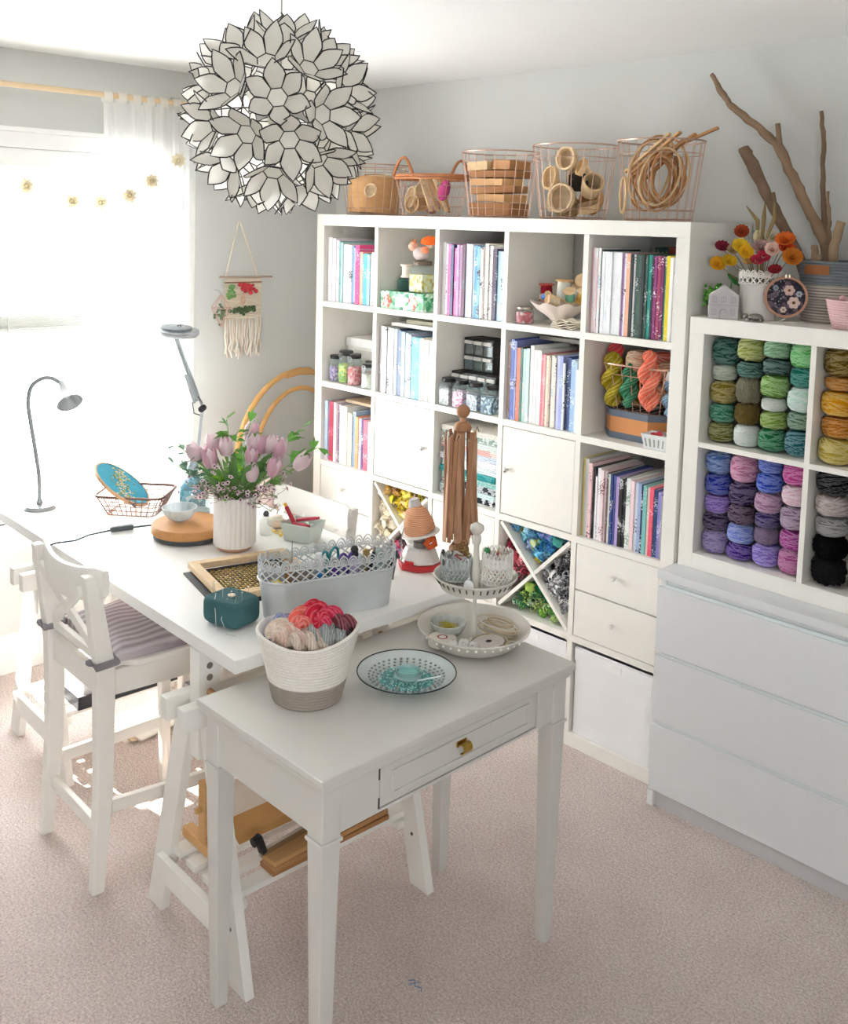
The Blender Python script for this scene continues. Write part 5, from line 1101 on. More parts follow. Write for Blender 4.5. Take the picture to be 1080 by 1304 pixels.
def strawflower(x, y, z, r, c1, c2, label, tilt=(0.6, 0, 0), zb=0.03):
    t = thing('strawflower', label, 'flower', (PX, PY, CZ+zb), 0, 'dried strawflowers in the lace pot')
    h = Vector((x-PX, y-PY, z-CZ-zb))
    MB().tube([(h.x*0.1, h.y*0.1, 0.0), (h.x*0.35, h.y*0.35, h.z*0.55), (h.x*0.8, h.y*0.8, h.z*0.9), (h.x, h.y, h.z)], 0.0014, 5).build('stem', mat('#8a7a54', 0.9), t)
    M0 = Matrix.Translation(h) @ Euler(tilt).to_matrix().to_4x4()
    b = MB()
    for ring in range(3):
        n = 12; rr = r*1.35*(1-0.24*ring)
        for k in range(n):
            a = 2*PI*k/n+ring*0.3; M = M0 @ Matrix.Rotation(a, 4, 'Z') @ Matrix.Rotation(-0.35-0.35*ring, 4, 'Y')
            b.add([(0.002, -0.001, 0), (rr*0.5, -rr*0.24, 0.001), (rr*0.85, -rr*0.24, 0.003), (rr, 0, 0.005), (rr*0.85, rr*0.24, 0.003), (rr*0.5, rr*0.24, 0.001), (0.002, 0.001, 0)], [(0, 1, 2, 3, 4, 5, 6)], 0, M)
    b.build('petals', mat(c1, 0.75, var=0.12, transl=0.15), t)
    MB().sphere((0, 0, 0.004), r*0.36, 10, 6, 0, (1, 1, 0.55), M=M0).build('flower_centre', mat(c2, 0.9, bump=0.5), t, smooth=80)
SF = [(-0.052, -0.04, 0.215, 0.024, '#e8c42c', '#c8842c', 'yellow', 'above the pot rim'), (-0.025, -0.05, 0.200, 0.020, '#eab81c', '#d89a2c', 'golden', 'below the yellow one'), (-0.012, 0.02, 0.245, 0.024, '#e2d4ac', '#c8b070', 'cream', 'topmost of the bunch'), (0.018, 0.02, 0.248, 0.022, '#e8e0cc', '#c8b070', 'ivory', 'beside the cream one'),
      (0.006, -0.02, 0.215, 0.024, '#b89490', '#8a6a60', 'dusky pink', 'in the middle'), (0.075, -0.005, 0.238, 0.026, '#dc6a1c', '#8c3a14', 'orange', 'highest on the branch side'), (0.080, -0.01, 0.215, 0.022, '#d84c1c', '#8c2c14', 'red-orange', 'under the orange one'), (0.105, -0.02, 0.190, 0.026, '#d07a20', '#6c3c14', 'amber', 'hanging before the rope basket'), (0.048, -0.03, 0.212, 0.020, '#e8c8b8', '#b84a3c', 'blush', 'beside the orange ones'),
      (0.030, -0.05, 0.190, 0.018, '#b82c48', '#e8d8b0', 'crimson', 'at the front rim'), (0.012, -0.055, 0.176, 0.018, '#c83a54', '#e0c890', 'rose red', 'low at the front rim'), (-0.010, -0.055, 0.174, 0.018, '#d8b470', '#a8783c', 'straw yellow', 'low on the rim'), (-0.115, -0.035, 0.212, 0.020, '#8c2038', '#5c1424', 'deep red', 'farthest towards the bookcase'), (-0.082, -0.03, 0.205, 0.016, '#c8b090', '#7c5a3c', 'faded tan', 'beside the deep red one'),
      (-0.075, 0.01, 0.262, 0.020, '#a8441c', '#6c2c14', 'rust', 'highest towards the bookcase'), (-0.118, -0.05, 0.160, 0.022, '#e0a41c', '#c8801c', 'marigold', 'hanging over the house'), (-0.080, -0.05, 0.170, 0.020, '#d8b41c', '#b8841c', 'mustard', 'hanging beside the marigold one'), (0.068, -0.045, 0.150, 0.018, '#9c2430', '#6c1c20', 'dark crimson', 'behind the embroidery hoop')]
for k, (dx, dy, dz, r, c1, c2, nm, pl_) in enumerate(SF):
    strawflower(PX+dx, PY+dy, CZ+dz, r, c1, c2, '%s dried strawflower, %s' % (nm, pl_), (0.9+0.2*math.sin(k), 0.25*math.cos(k*2), 0.6), zb=0.02)
t = thing('dried_seedhead', 'curled brown dried pods and stalks rising from the lace pot', 'plant', (PX, PY, CZ+0.02), 0)
for k, (a, b_, c) in enumerate((((-0.02, 0.01, 0.2), (-0.03, 0.02, 0.28), (-0.075, 0.03, 0.325)), ((0.0, 0.0, 0.22), (-0.005, 0.01, 0.29), (-0.004, 0.01, 0.335)), ((0.01, 0.0, 0.22), (0.03, 0.01, 0.29), (0.022, 0.02, 0.335)))):
    MB().tube([(0, 0, 0), a, b_, c], [0.0015, 0.003, 0.007, 0.0015], 6).build('pod', mat('#8f7a50', 0.9, var=0.15), t, smooth=70)
t = thing('pewter_ornament', 'little pewter turtle ornament in front of the lace pot', 'ornament', (2.062, 0.032, CZ), R(20))
pw = mat('#8f8a84', 0.35, 0.8, var=0.1)
MB().sphere((0, 0, 0.013), 0.020, 12, 8, 0, (1.15, 1, 0.55)).build('shell', pw, t, smooth=70)
for q in range(4): MB().sphere(((-1)**q*0.018, 0.014*(1 if q > 1 else -1), 0.006), 0.006, 8, 6).build('leg', pw, t, smooth=70)
MB().sphere((-0.028, 0, 0.015), 0.008, 8, 6).build('head', pw, t, smooth=70)
# embroidery hoop on a wire stand
t = thing('embroidery_hoop', 'framed dark floral embroidery hoop on a small wire stand', 'embroidery', (2.128, 0.085, CZ), R(30))
emb = print_mat(('#2e2a34', '#3a3440', '#6a5a66', '#2a2a32', '#443a48'), 90, 0.9, 2)
M0 = Matrix.Translation((0, 0, 0.076)) @ Matrix.Rotation(R(84), 4, 'X')
MB().lathe([(0.056, -0.002), (0.056, 0.001), (0, 0.001)], 36, M=M0).build('cloth', emb, t)
MB().lathe([(0.054, -0.005), (0.061, -0.005), (0.061, 0.006), (0.054, 0.006), (0.054, -0.005)], 40, M=M0).build('hoop_frame', wood('#b98a70', axis=0), t, smooth=40)
for k, (x, y, r, c) in enumerate(((0.008, 0.020, 0.017, '#d8b8b0'), (0.022, -0.016, 0.019, '#dcc4bc'), (-0.006, -0.038, 0.010, '#e0d0c0'), (0.036, 0.010, 0.010, '#a8b4c0'), (-0.030, 0.026, 0.009, '#9aa8b0'))):
    b = MB()
    for q in range(6):
        b.sphere((x+r*0.6*math.cos(q*PI/3), y+r*0.6*math.sin(q*PI/3), 0.0025), r*0.42, 8, 5, 0, (1, 1, 0.3), M=M0)
    f = b.build('stitched_flower', mat(c, 0.9), t, smooth=80)
    MB().sphere((x, y, 0.004), r*0.22, 8, 5, 0, (1, 1, 0.5), M=M0).build('flower_eye', mat('#8a5a24', 0.9), f)
b = MB(); rgg = random.Random(2)
for q in range(46):
    a = rgg.uniform(1.6, 4.2); r = rgg.uniform(0.012, 0.05); b.sphere((r*math.cos(a), r*math.sin(a)+0.01, 0.0018), rgg.uniform(0.0012, 0.0022), 5, 4, M=M0)
b.build('stitches', mat('#b8bcc4', 0.9), t)['kind'] = 'stuff'
MB().tube([(-0.012, 0, 0.1385), (0.016, 0, 0.1385)], 0.0018, 6).cyl((0.016, 0, 0.1385), (0.021, 0, 0.1385), 0.004, n=8).box(-0.006, -0.002, -0.004, 0.004, 0.133, 0.143).box(0.004, 0.008, -0.004, 0.004, 0.133, 0.143).build('screw', mat('#b0a48c', 0.35, 0.8), t)
MB().tube([(-0.05, -0.02, 0.002), (-0.02, -0.022, 0.002), (0.0, -0.012, 0.012), (0.006, 0.014, 0.03), (0.0, 0.02, 0.07)], 0.0018, 6).tube([(-0.05, -0.02, 0.002), (0.055, -0.01, 0.002)], 0.0018, 6).build('stand', mat('#d8d4cc', 0.35, 0.6), t)
# rope baskets
def rope_basket(name, label, loc, r0, r1, h, m1, m2, split, n_rope, cat='basket', sq=0.0, group=None, mtop=None):
    t = thing(name, label, cat, loc, 0, group)
    def coil(z0, z1, k0, k1):
        prof = []; k = k1-k0
        for i in range(k):
            za, zb = z0+(z1-z0)*i/k, z0+(z1-z0)*(i+1)/k
            for q in range(5):
                a = -PI/2+PI*q/4; zz = (za+zb)/2+(zb-za)/2*math.sin(a); rr = r0+(r1-r0)*zz/h; prof.append((rr+(zb-za)*0.42*math.cos(a), zz))
        return prof
    ks = max(1, int(n_rope*split)); zs = h*split
    th = 0.007
    a = coil(0, zs, 0, ks); MB().lathe([(0, 0), (r0*0.96, 0)]+a+[(r0+(r1-r0)*split-th, zs), (r0-th, 0.006), (0, 0.006)], 40).build('lower_band', m1, t, smooth=60)
    a = coil(zs, h, ks, n_rope)
    if split < 1: MB().lathe(a+[(r1-th*0.8, h), (r0+(r1-r0)*split-th, zs)], 40).build('upper_band', m2, t, smooth=60)
    return t
t = rope_basket('rope_basket', 'large striped rope basket with a grey top and leather patch, full of driftwood', (2.205, 0.262, CZ), 0.098, 0.112, 0.185, stripe_mat('#cfc6bc', '#8f8880', 38, 'Z', 0.9), mat('#7c8288', 0.95, var=0.08, bump=0.4), 0.62, 20)
ang = -2.05
MB().grid(8, 2, lambda u, v: (0.1145*math.cos(ang-0.1+0.75*u), 0.1145*math.sin(ang-0.1+0.75*u), 0.145+0.028*v)).build('leather_patch', mat('#9c6238', 0.6, var=0.08), t, solid=0.002)
t = rope_basket('pink_rope_basket', 'small pale pink coiled rope basket at the shelf edge', (2.332, 0.100, CZ), 0.062, 0.082, 0.082, mat('#d8b4b4', 0.9, var=0.06, bump=0.3), mat('#d8b4b4', 0.9, var=0.06, bump=0.3), 0.5, 12)
MB().sphere((-0.03, -0.03, 0.085), 0.01, 8, 6).build('knot', mat('#d8a8a8', 0.9), t, smooth=80)
DW = [mat('#7c6450', 0.9, var=0.2, vs=18, bump=0.8, bs=60), mat('#8f755c', 0.9, var=0.2, vs=18, bump=0.8, bs=60), mat('#9c8468', 0.9, var=0.2, vs=18, bump=0.6, bs=60)]
def branch(label, P, r, m, extra=()):
    base = Vector(P[0]); t = thing('driftwood_branch', label, 'branch', base, 0, 'driftwood in the rope basket')
    rgb = random.Random(len(label)); Q = []; RR = []
    for i in range(len(P)-1):
        a, b = Vector(P[i]), Vector(P[i+1]); n = 5
        for k in range(n):
            u = k/n; p = a.lerp(b, u)-base; g = 0.0025
            Q.append(p+Vector((rgb.uniform(-g, g), rgb.uniform(-g, g), rgb.uniform(-g, g)))); RR.append((r[i]+(r[i+1]-r[i])*u)*rgb.uniform(0.9, 1.12))
    Q.append(Vector(P[-1])-base); RR.append(r[-1])
    MB().tube(Q, RR, 9).build('main_stem', m, t, smooth=60)
    for E, er in extra: MB().tube([Vector(e)-base for e in E], er, 8).build('side_shoot', m, t, smooth=60)
    return t
branch('tallest forked driftwood branch leaning up the wall', [(2.19, 0.27, CZ+0.012), (2.145, 0.29, 1.80), (2.09, 0.30, 1.88), (2.03, 0.305, 1.98), (1.97, 0.305, 2.095), (1.90, 0.305, 2.155), (1.795, 0.305, 2.235), (1.755, 0.305, 2.285), (1.715, 0.305, 2.345)], [0.017, 0.018, 0.0165, 0.015, 0.015, 0.0125, 0.011, 0.010, 0.007], DW[1], [([(1.972, 0.305, 2.085), (1.968, 0.302, 2.125), (1.962, 0.300, 2.17)], [0.011, 0.009, 0.008])])
branch('thick broken driftwood branch with a blunt end', [(2.16, 0.235, CZ+0.012), (2.08, 0.255, 1.755), (2.01, 0.265, 1.86), (1.945, 0.27, 1.96), (1.885, 0.27, 2.065), (1.865, 0.27, 2.095)], [0.016, 0.017, 0.017, 0.018, 0.020, 0.017], DW[0], [([(2.02, 0.26, 1.84), (2.0, 0.25, 1.88), (1.985, 0.25, 1.95)], [0.011, 0.009, 0.006])])
branch('thin straight upright driftwood twig', [(2.155, 0.315, CZ+0.012), (2.125, 0.325, 1.85), (2.105, 0.33, 2.0), (2.100, 0.335, 2.1), (2.085, 0.335, 2.205)], [0.008, 0.008, 0.0075, 0.008, 0.006], DW[0])
branch('short thin curved driftwood twig', [(2.17, 0.29, CZ+0.05), (2.155, 0.29, 1.82), (2.150, 0.295, 1.87), (2.138, 0.30, 1.955)], [0.006, 0.007, 0.006, 0.005], DW[1])
branch('stubby grey driftwood stick', [(2.20, 0.225, CZ+0.03), (2.205, 0.21, 1.78), (2.222, 0.215, 1.862)], [0.013, 0.014, 0.013], DW[2])
branch('pale driftwood stick slanting over the basket rim', [(2.24, 0.25, CZ+0.03), (2.265, 0.25, 1.80), (2.315, 0.262, 1.90)], [0.012, 0.012, 0.009], DW[2])
branch('knobbly driftwood stub at the front of the basket', [(2.185, 0.19, CZ+0.06), (2.165, 0.185, 1.75), (2.160, 0.185, 1.79)], [0.012, 0.013, 0.010], DW[1])
branch('dark driftwood stick leaning to the shelf end', [(2.25, 0.29, CZ+0.03), (2.28, 0.30, 1.80), (2.33, 0.31, 1.86)], [0.011, 0.012, 0.009], DW[0])
# ================================================================== ON THE WORK TABLE
TT = TZ+0.0006
def wav(n, k): return lambda a, r, z: (r*(1+k*math.cos(n*a)), z)
# ---- fluted vase
VX, VY = 0.955, -1.058
t = thing('fluted_vase', 'white vertically fluted vase with a bare clay foot', 'vase', (VX, VY, TT))
def flute(a, r, z):
    q = (a*24/(2*PI)) % 1.0; return (r*(1-0.075*(abs(q-0.5)*2)**2.5) if r > 0.058 else r, z)
MB().lathe([(0.0, 0.014), (0.056, 0.012), (0.062, 0.014), (0.0655, 0.020), (0.0655, 0.166), (0.064, 0.168), (0.057, 0.168), (0.057, 0.03), (0, 0.026)], 192, wave=flute).build('vase_body', mat('#efe9e3', 0.55, var=0.02, bump=0.03), t, smooth=50)
MB().lathe([(0.0, 0.0), (0.046, 0.0), (0.052, 0.004), (0.056, 0.0119), (0, 0.0119)], 40).build('clay_foot', mat('#cfa288', 0.8, var=0.05), t, smooth=50)
rt = random.Random(21)
TP1 = mat('#ead3d8', 0.55, var=0.12, vs=30, transl=0.25, stretch=(1, 1, 0.15)); TP2 = mat('#dcb0c0', 0.55, var=0.16, vs=30, transl=0.25, stretch=(1, 1, 0.15)); STEMG = mat('#7fa060', 0.6)
TLEAF = mat('#5f8a4c', 0.5, var=0.1, transl=0.25)
def petal_mesh():
    def fn(u, v):
        a = (u-0.5)*2.0*(0.9 if v < 0.6 else 0.9*(1-(v-0.6)/0.4*0.85)); z = 0.058*v
        r = 0.021*math.sin(PI*(0.16+0.66*v))**0.75+0.001
        return (r*math.cos(a)*1.0, r*math.sin(a), z)
    return MB().grid(9, 10, fn).mesh('petal', TP1, 80)
PETAL = petal_mesh()
VB = Vector((VX, VY, TT+0.03))
def tulip(dx, dy, dz, tilt, label, m, s=1.0):
    """dx, dy, dz: flower base relative to the vase mouth centre"""
    t = thing('tulip', label, 'flower', VB, 0, 'pink tulips in the fluted vase')
    h = Vector((dx*1.05, dy*1.05, 0.165+dz)); d = Vector((dx*0.22, dy*0.22, 0.135))
    MB().tube([(dx*0.05, dy*0.05, 0), d*0.6, d, d.lerp(h, 0.5)+Vector((0, 0, 0.008)), h], 0.0034, 7).build('stem', STEMG, t, smooth=60)
    ax = Vector((tilt[0], tilt[1], 1)).normalized(); q = ax.to_track_quat('Z', 'Y')
    for k in range(6):
        o = obj('petal', PETAL, t, h, (q @ Euler((0, 0, 2*PI*k/6+rt.random()*0.1)).to_quaternion()).to_euler()); kk = s*(1.0 if k % 2 else 0.93)
        o.scale = (kk, kk, s*1.02); recolor(o, m if k % 2 else TP1)
    return t
TUL = [(-0.075, -0.045, 0.060, (-.3, -.2), 'at the window side, lowest of the pair'), (-0.030, -0.060, 0.062, (-.1, -.2), 'beside it facing the camera stool'), (-0.060, -0.035, 0.105, (-.3, 0), 'highest towards the window'), (-0.020, -0.02, 0.095, (-.1, 0), 'behind the first two'),
       (0.020, 0.045, 0.100, (0, .1), 'first of the upright row'), (0.040, 0.060, 0.102, (.05, .1), 'second of the upright row'), (0.062, 0.078, 0.100, (.1, .15), 'third of the upright row'), (0.085, 0.085, 0.092, (.2, .2), 'last of the upright row'), (0.085, 0.000, 0.036, (.15, -.1), 'large and pale, hanging lowest at the front'),
       (0.115, 0.045, 0.052, (.35, .15), 'leaning over beside the lowest one'), (0.120, 0.130, 0.060, (.7, .5), 'nodding farthest towards the bookcase'), (0.050, 0.02, 0.075, (.1, 0), 'under the upright row'), (-0.085, -0.075, 0.075, (-.35, -.3), 'outermost towards the window'), (-0.015, 0.06, 0.125, (0, .2), 'highest at the back'), (0.0, -0.03, 0.10, (0, 0), 'in the middle of the bunch')]
for k, (dx, dy, dz, ti, nm) in enumerate(TUL): tulip(dx, dy, dz, ti, 'pale pink tulip %s' % nm, TP2 if k % 2 else TP1, 1.02+0.08*math.sin(k*2.1))
def leaf_strip(P, w, m, parent, name='leaf', fold=0.35):
    b = MB(); P = [Vector(p) for p in P]; n = len(P); vs = []
    for i, p in enumerate(P):
        d = (P[min(i+1, n-1)]-P[max(i-1, 0)]).normalized(); s = d.cross(Vector((-.7, .7, .2))).normalized(); nn = s.cross(d)
        ww = w*math.sin(PI*(0.10+0.88*i/(n-1)))
        vs += [p-s*ww+nn*ww*fold, p, p+s*ww+nn*ww*fold]
    fs = []
    for i in range(n-1): fs += [(i*3, i*3+1, i*3+4, i*3+3), (i*3+1, i*3+2, i*3+5, i*3+4)]
    return b.add(vs, fs).build(name, m, parent, smooth=80)
t = thing('tulip_foliage', 'broad green tulip leaves standing in the fluted vase', 'foliage', VB)
for k in range(18):
    a = rt.uniform(0, 2*PI); L = rt.uniform(0.08, 0.17); o_ = rt.uniform(0.05, 0.12)
    c, s = math.cos(a), math.sin(a)
    leaf_strip([(0.02*c, 0.02*s, 0.09), (0.04*c, 0.04*s, 0.14), (o_*0.7*c, o_*0.7*s, 0.14+L*0.5), (o_*c, o_*s, 0.14+L*0.8), (o_*1.25*c, o_*1.25*s, 0.14+L*0.95)], rt.uniform(0.009, 0.014), TLEAF, t)
# ivy / eucalyptus sprigs
IVY = mat('#5f9440', 0.55, var=0.14, transl=0.25); IVYD = mat('#6f8f78', 0.6, var=0.12, transl=0.25); LIME = mat('#8cc03c', 0.6, var=0.14, transl=0.3)
lm = MB().add([(0, 0, 0), (0.55, 0.35, 0.05), (1.0, 0.42, 0.0), (0.9, 0.12, 0.06), (1.5, 0, 0.0), (0.9, -0.12, 0.06), (1.0, -0.42, 0.0), (0.55, -0.35, 0.05)], [(0, 1, 2, 3), (0, 3, 4, 5), (0, 5, 6, 7)]).mesh('leaf', IVY)
def sprig(end, label, m, n, size, spread=0.02, start=0.4, drop=0.0):
    t = thing('foliage_sprig', label, 'foliage', VB, 0, 'green sprigs in the fluted vase')
    e = Vector(end); mid = Vector((e.x*0.3, e.y*0.3, 0.15+(e.z-0.15)*0.35)); P = []
    for i in range(9):
        u = i/8; p = (1-u)**2*Vector((0.01, 0, 0.02))+2*u*(1-u)*mid+u*u*e; P.append(p)
    MB().tube(P, 0.0014, 5).build('stem', STEMG, t)
    for k in range(n):
        u = start+(1-start)*k/max(1, n-1); i = min(7, int(u*8)); p = P[i].lerp(P[i+1], u*8-i)
        o = obj('leaf', lm, t, p, (rt.uniform(-.8, .8), rt.uniform(-1.0, 0.5), rt.uniform(0, 6.28))); s = size*rt.uniform(0.7, 1.15); o.scale = (s, s, s); recolor(o, m)
sprig((0.15, 0.20, 0.285), 'ivy sprig reaching out towards the bookcase', IVY, 16, 0.040, start=0.45)
sprig((0.125, 0.15, 0.345), 'ivy sprig rising above the nodding tulip', IVY, 14, 0.037, start=0.5)
sprig((-0.05, 0.0, 0.365), 'ivy sprig standing highest over the tulips', IVY, 12, 0.036, start=0.55)
sprig((0.005, 0.05, 0.360), 'ivy sprig at the back of the tulip row', IVY, 12, 0.034, start=0.55)
sprig((-0.12, -0.13, 0.29), 'grey-green sprig leaning far to the window', IVYD, 13, 0.034, start=0.5)
sprig((-0.14, -0.13, 0.225), 'grey-green sprig drooping towards the round wooden base', IVYD, 15, 0.032, start=0.45)
sprig((0.01, -0.06, 0.195), 'lime green sprig at the front of the bunch', LIME, 30, 0.026, start=0.6)
sprig((0.02, -0.02, 0.24), 'lime green sprig in the heart of the bunch', LIME, 30, 0.026, start=0.5)
sprig((0.09, 0.06, 0.235), 'dark green sprig beneath the leaning tulip', IVY, 26, 0.026, start=0.4)
sprig((0.045, -0.055, 0.145), 'lime green sprig low over the vase rim', LIME, 16, 0.018, start=0.6)
sprig((-0.075, -0.04, 0.175), 'dark green sprig low at the window side', IVY, 24, 0.026, start=0.4)
# waxflower
fl = MB()
for k in range(5):
    a = 2*PI*k/5; fl.sphere((0.7*math.cos(a), 0.7*math.sin(a), 0), 0.45, 6, 4, 0, (1, 1, 0.35))
fl.sphere((0, 0, 0.1), 0.42, 6, 4, 1, (1, 1, 0.7))
WAX = fl.mesh('floret', [mat('#e6cdd6', 0.7, var=0.08), mat('#5c2c3c', 0.8)], 80)
NEED = mat('#7d8a5c', 0.7)
def waxflower(end, label, n):
    t = thing('waxflower_sprig', label, 'flower', VB, 0, 'waxflower sprigs in the fluted vase')
    e = Vector(end); b = MB(); tips = []
    root = Vector((e.x*0.2, e.y*0.2, 0.12)); P = [Vector((0, 0, 0.02)), root, root.lerp(e, 0.6)+Vector((0, 0, 0.012)), e]
    b.tube(P, 0.0013, 4)
    for k in range(n):
        u = rt.uniform(0.25, 1); p = root.lerp(e, u); q = p+Vector((rt.gauss(0, .022), rt.gauss(0, .022), rt.uniform(-0.005, 0.035)))
        b.tube([p, q], 0.0007, 3); tips.append(q)
        for z in range(4):
            w = p.lerp(q, rt.random()); b.tube([w, w+Vector((rt.gauss(0, .009), rt.gauss(0, .009), rt.gauss(0.006, .007)))], 0.0006, 3)
    b.build('stem', NEED, t)
    for q in tips:
        o = obj('floret', WAX, t, q, (rt.uniform(-1.2, 1.2), rt.uniform(-1.2, 1.2), 0)); s = rt.uniform(0.0060, 0.0085); o.scale = (s, s, s)
for k, (e, n, nm) in enumerate((((-0.10, -0.11, 0.19), 14, 'leaning to the window'), ((-0.115, -0.09, 0.155), 12, 'low at the window side'), ((-0.07, -0.10, 0.13), 10, 'spilling over the rim by the glass bowl'), ((0.02, -0.075, 0.145), 12, 'low at the front'), ((0.075, -0.02, 0.145), 10, 'low at the front by the tall tulips'), ((0.12, 0.09, 0.185), 14, 'towards the second stool'),
       ((0.115, 0.075, 0.145), 12, 'drooping towards the second stool'), ((0.03, -0.06, 0.225), 9, 'under the lowest tulip'), ((-0.03, -0.07, 0.225), 12, 'between the window-side tulips'), ((0.13, 0.045, 0.105), 8, 'hanging below the rim'), ((0.0, -0.085, 0.185), 14, 'standing out at the front'), ((0.055, -0.045, 0.185), 13, 'at the front beneath the pale tulip'), ((-0.05, -0.085, 0.165), 13, 'at the front towards the window'), ((0.10, 0.02, 0.175), 13, 'towards the lace planter'))):
    waxflower(e, 'waxflower sprig of tiny pink blooms %s' % nm, n)
# ---- round wooden lamp base, glass bowl, jar, bottles
WX, WY = 0.765, -1.105
t = thing('wooden_stand', 'round oak-topped stand on a dark base with a flex', 'stand', (WX, WY, TT))
MB().lathe([(0, 0.016), (0.112, 0.016), (0.116, 0.020), (0.116, 0.040), (0.112, 0.045), (0, 0.045)], 56).build('wood_disc', wood('#c08a55', axis=1), t, smooth=40)
MB().lathe([(0, 0), (0.106, 0), (0.110, 0.004), (0.110, 0.015), (0, 0.0155)], 56).build('dark_base', mat('#45494c', 0.5), t, smooth=40)
fx = Vector((WX, WY, 0))
P = [(-0.108, -0.032, 0.012), (-0.135, -0.045, 0.012), (-0.165, -0.070, 0.006)]
MB().tube(P+[(-0.175, -0.105, 0.006)], 0.003, 6).tube([(-0.19, -0.17, 0.006), (-0.195, -0.24, 0.004), (-0.17, -0.30, 0.004), (-0.182, -0.352, 0.005), (-0.185, -0.386, 0.0), (-0.186, -0.393, -0.05), (-0.178, -0.395, -0.13), (-0.168, -0.392, -0.19)], 0.003, 6).build('flex', mat('#26363c', 0.5), t, smooth=60)
MB().bar((-0.174, -0.10, 0.009), (-0.191, -0.172, 0.009), 0.022, 0.016).build('inline_switch', mat('#50565a', 0.45), t, bevel=0.004)
bw = thing('glass_bowl', 'small ribbed clear glass bowl on the wooden stand', 'bowl', (WX-0.035, WY-0.012, TT+0.0452))
MB().lathe([(0, 0.003), (0.020, 0.0), (0.036, 0.010), (0.050, 0.028), (0.056, 0.044), (0.052, 0.044), (0.046, 0.028), (0.033, 0.013), (0, 0.007)], 72, wave=wav(18, 0.03)).build('bowl_body', glass_mat('#e6ecee', 0.05, 0.5), bw, smooth=60)
MB().ring((0, 0, 0.044), 0.054, 0.0016, 40, 5).build('lip', glass_mat('#f2f6f6', 0.05, 0.4), bw)
jar('silver_lid_jar', (0.650, -0.992, TT), 0.034, 0.095, mat('#cfd6d8', 0.6, var=0.1), 'clear glass jar with a silver lid behind the ribbed bowl', lidm=STEEL, fill=0.6)
t = thing('blue_bottle', 'pale blue printed glass bottle behind the silver-lidded jar', 'bottle', (0.56, -0.965, TT))
MB().lathe([(0, 0), (0.040, 0), (0.043, 0.004), (0.043, 0.10), (0.034, 0.118), (0.016, 0.126), (0.016, 0.142)], 28).build('bottle_body', glass_mat('#9fc8d8', 0.05, 0.55), t, smooth=40)
MB().lathe([(0.0434, 0.035), (0.0437, 0.036), (0.0437, 0.088), (0.0434, 0.089)], 28).build('paper_label', print_mat(('#4f9cb0', '#86bcc8', '#3c7c94', '#d8e8ea'), 60, 0.6, 1), t, smooth=40)
MB().lathe([(0.012, 0.142), (0.017, 0.142), (0.015, 0.150), (0.02, 0.162), (0.010, 0.185), (0, 0.190)], 12).build('stopper', glass_mat('#c8d4da', 0.05, 0.5), t, smooth=60)
t = thing('spray_bottle', 'slim mauve bottle with a brass neck beside the vase', 'bottle', (0.815, -0.955, TT))
MB().lathe([(0, 0), (0.017, 0), (0.018, 0.003), (0.018, 0.075), (0.008, 0.085), (0.008, 0.095)], 18).build('bottle_body', mat('#a8889c', 0.3, var=0.05), t, smooth=40)
MB().lathe([(0.010, 0.095), (0.010, 0.112), (0.004, 0.114), (0.004, 0.125), (0, 0.125)], 14).build('brass_neck', mat('#b08a5c', 0.3, 0.9), t, smooth=40)
# ---- wire tray with embroidery hoop
t = thing('wire_tray', 'small copper wire basket tray holding the turquoise embroidery', 'basket', (0.408, -1.095, TT), R(42))
def wt(a, k):
    r = (0.075+0.030*k); c, s = math.cos(a), math.sin(a); q = (abs(c)**8+abs(s)**8)**(-1/8); return (r*q*c*1.12, r*q*s*0.90, 0.068*k)
MB().tube([wt(2*PI*i/48, 1) for i in range(48)], 0.0046, 6, closed=True).build('rim', mat('#7c5c50', 0.5, 0.3), t, smooth=60)
wm = mat('#9a7468', 0.5, 0.3); b = MB()
for k in (0, 0.25, 0.5, 0.75): MB().tube([wt(2*PI*i/48, k) for i in range(48)], 0.0016, 4, closed=True).build('hoop_wire', wm, t)
for i in range(36):
    a = 2*PI*(i+.5)/36; MB().tube([wt(a, 0), wt(a, 1)], 0.0016, 4).build('upright_wire', wm, t)
for i in range(7): MB().tube([(-0.075+0.025*i, -0.066, 0.0012), (-0.075+0.025*i, 0.066, 0.0012)], 0.0011, 4).build('base_wire', wm, t)
t = thing('embroidery_hoop', 'turquoise embroidery in a wooden hoop leaning out of the wire tray', 'embroidery', (0.408-0.693*0.050, -1.095-0.715*0.050, TT+0.090), 0)
ax = Vector((0.8*0.693, 0.8*0.715, -0.6)).cross(Vector((-0.715, 0.693, 0))).normalized(); M0 = ax.to_track_quat('Z', 'Y').to_matrix().to_4x4()
MB().lathe([(0.104, -0.004), (0.111, -0.004), (0.111, 0.006), (0.104, 0.006), (0.104, -0.004)], 48, M=M0).build('hoop_frame', wood('#cfa680', axis=0), t, smooth=40)
MB().lathe([(0.1045, 0.002), (0.1045, 0.0045), (0, 0.0045)], 48, M=M0).build('cloth', mat('#3f9fb8', 0.9, var=0.08, vs=60, bump=0.2), t)
b = MB(); b2 = MB(); rr = random.Random(5)
for k in range(150):
    u = rr.uniform(-0.085, 0.085); v = rr.gauss(0, 0.02)+0.02*math.sin(u*30)
    (b if k % 2 else b2).sphere((u*0.7+v*0.7, u*0.7-v*0.7, 0.006), rr.uniform(0.0025, 0.005), 6, 4, 0, (1, 1, 0.5), M=M0)
b.build('stitches', mat('#c8b86a', 0.9, var=0.2), t)['kind'] = 'stuff'; b2.build('stitches', mat('#e0dcc4', 0.9, var=0.2), t)['kind'] = 'stuff'
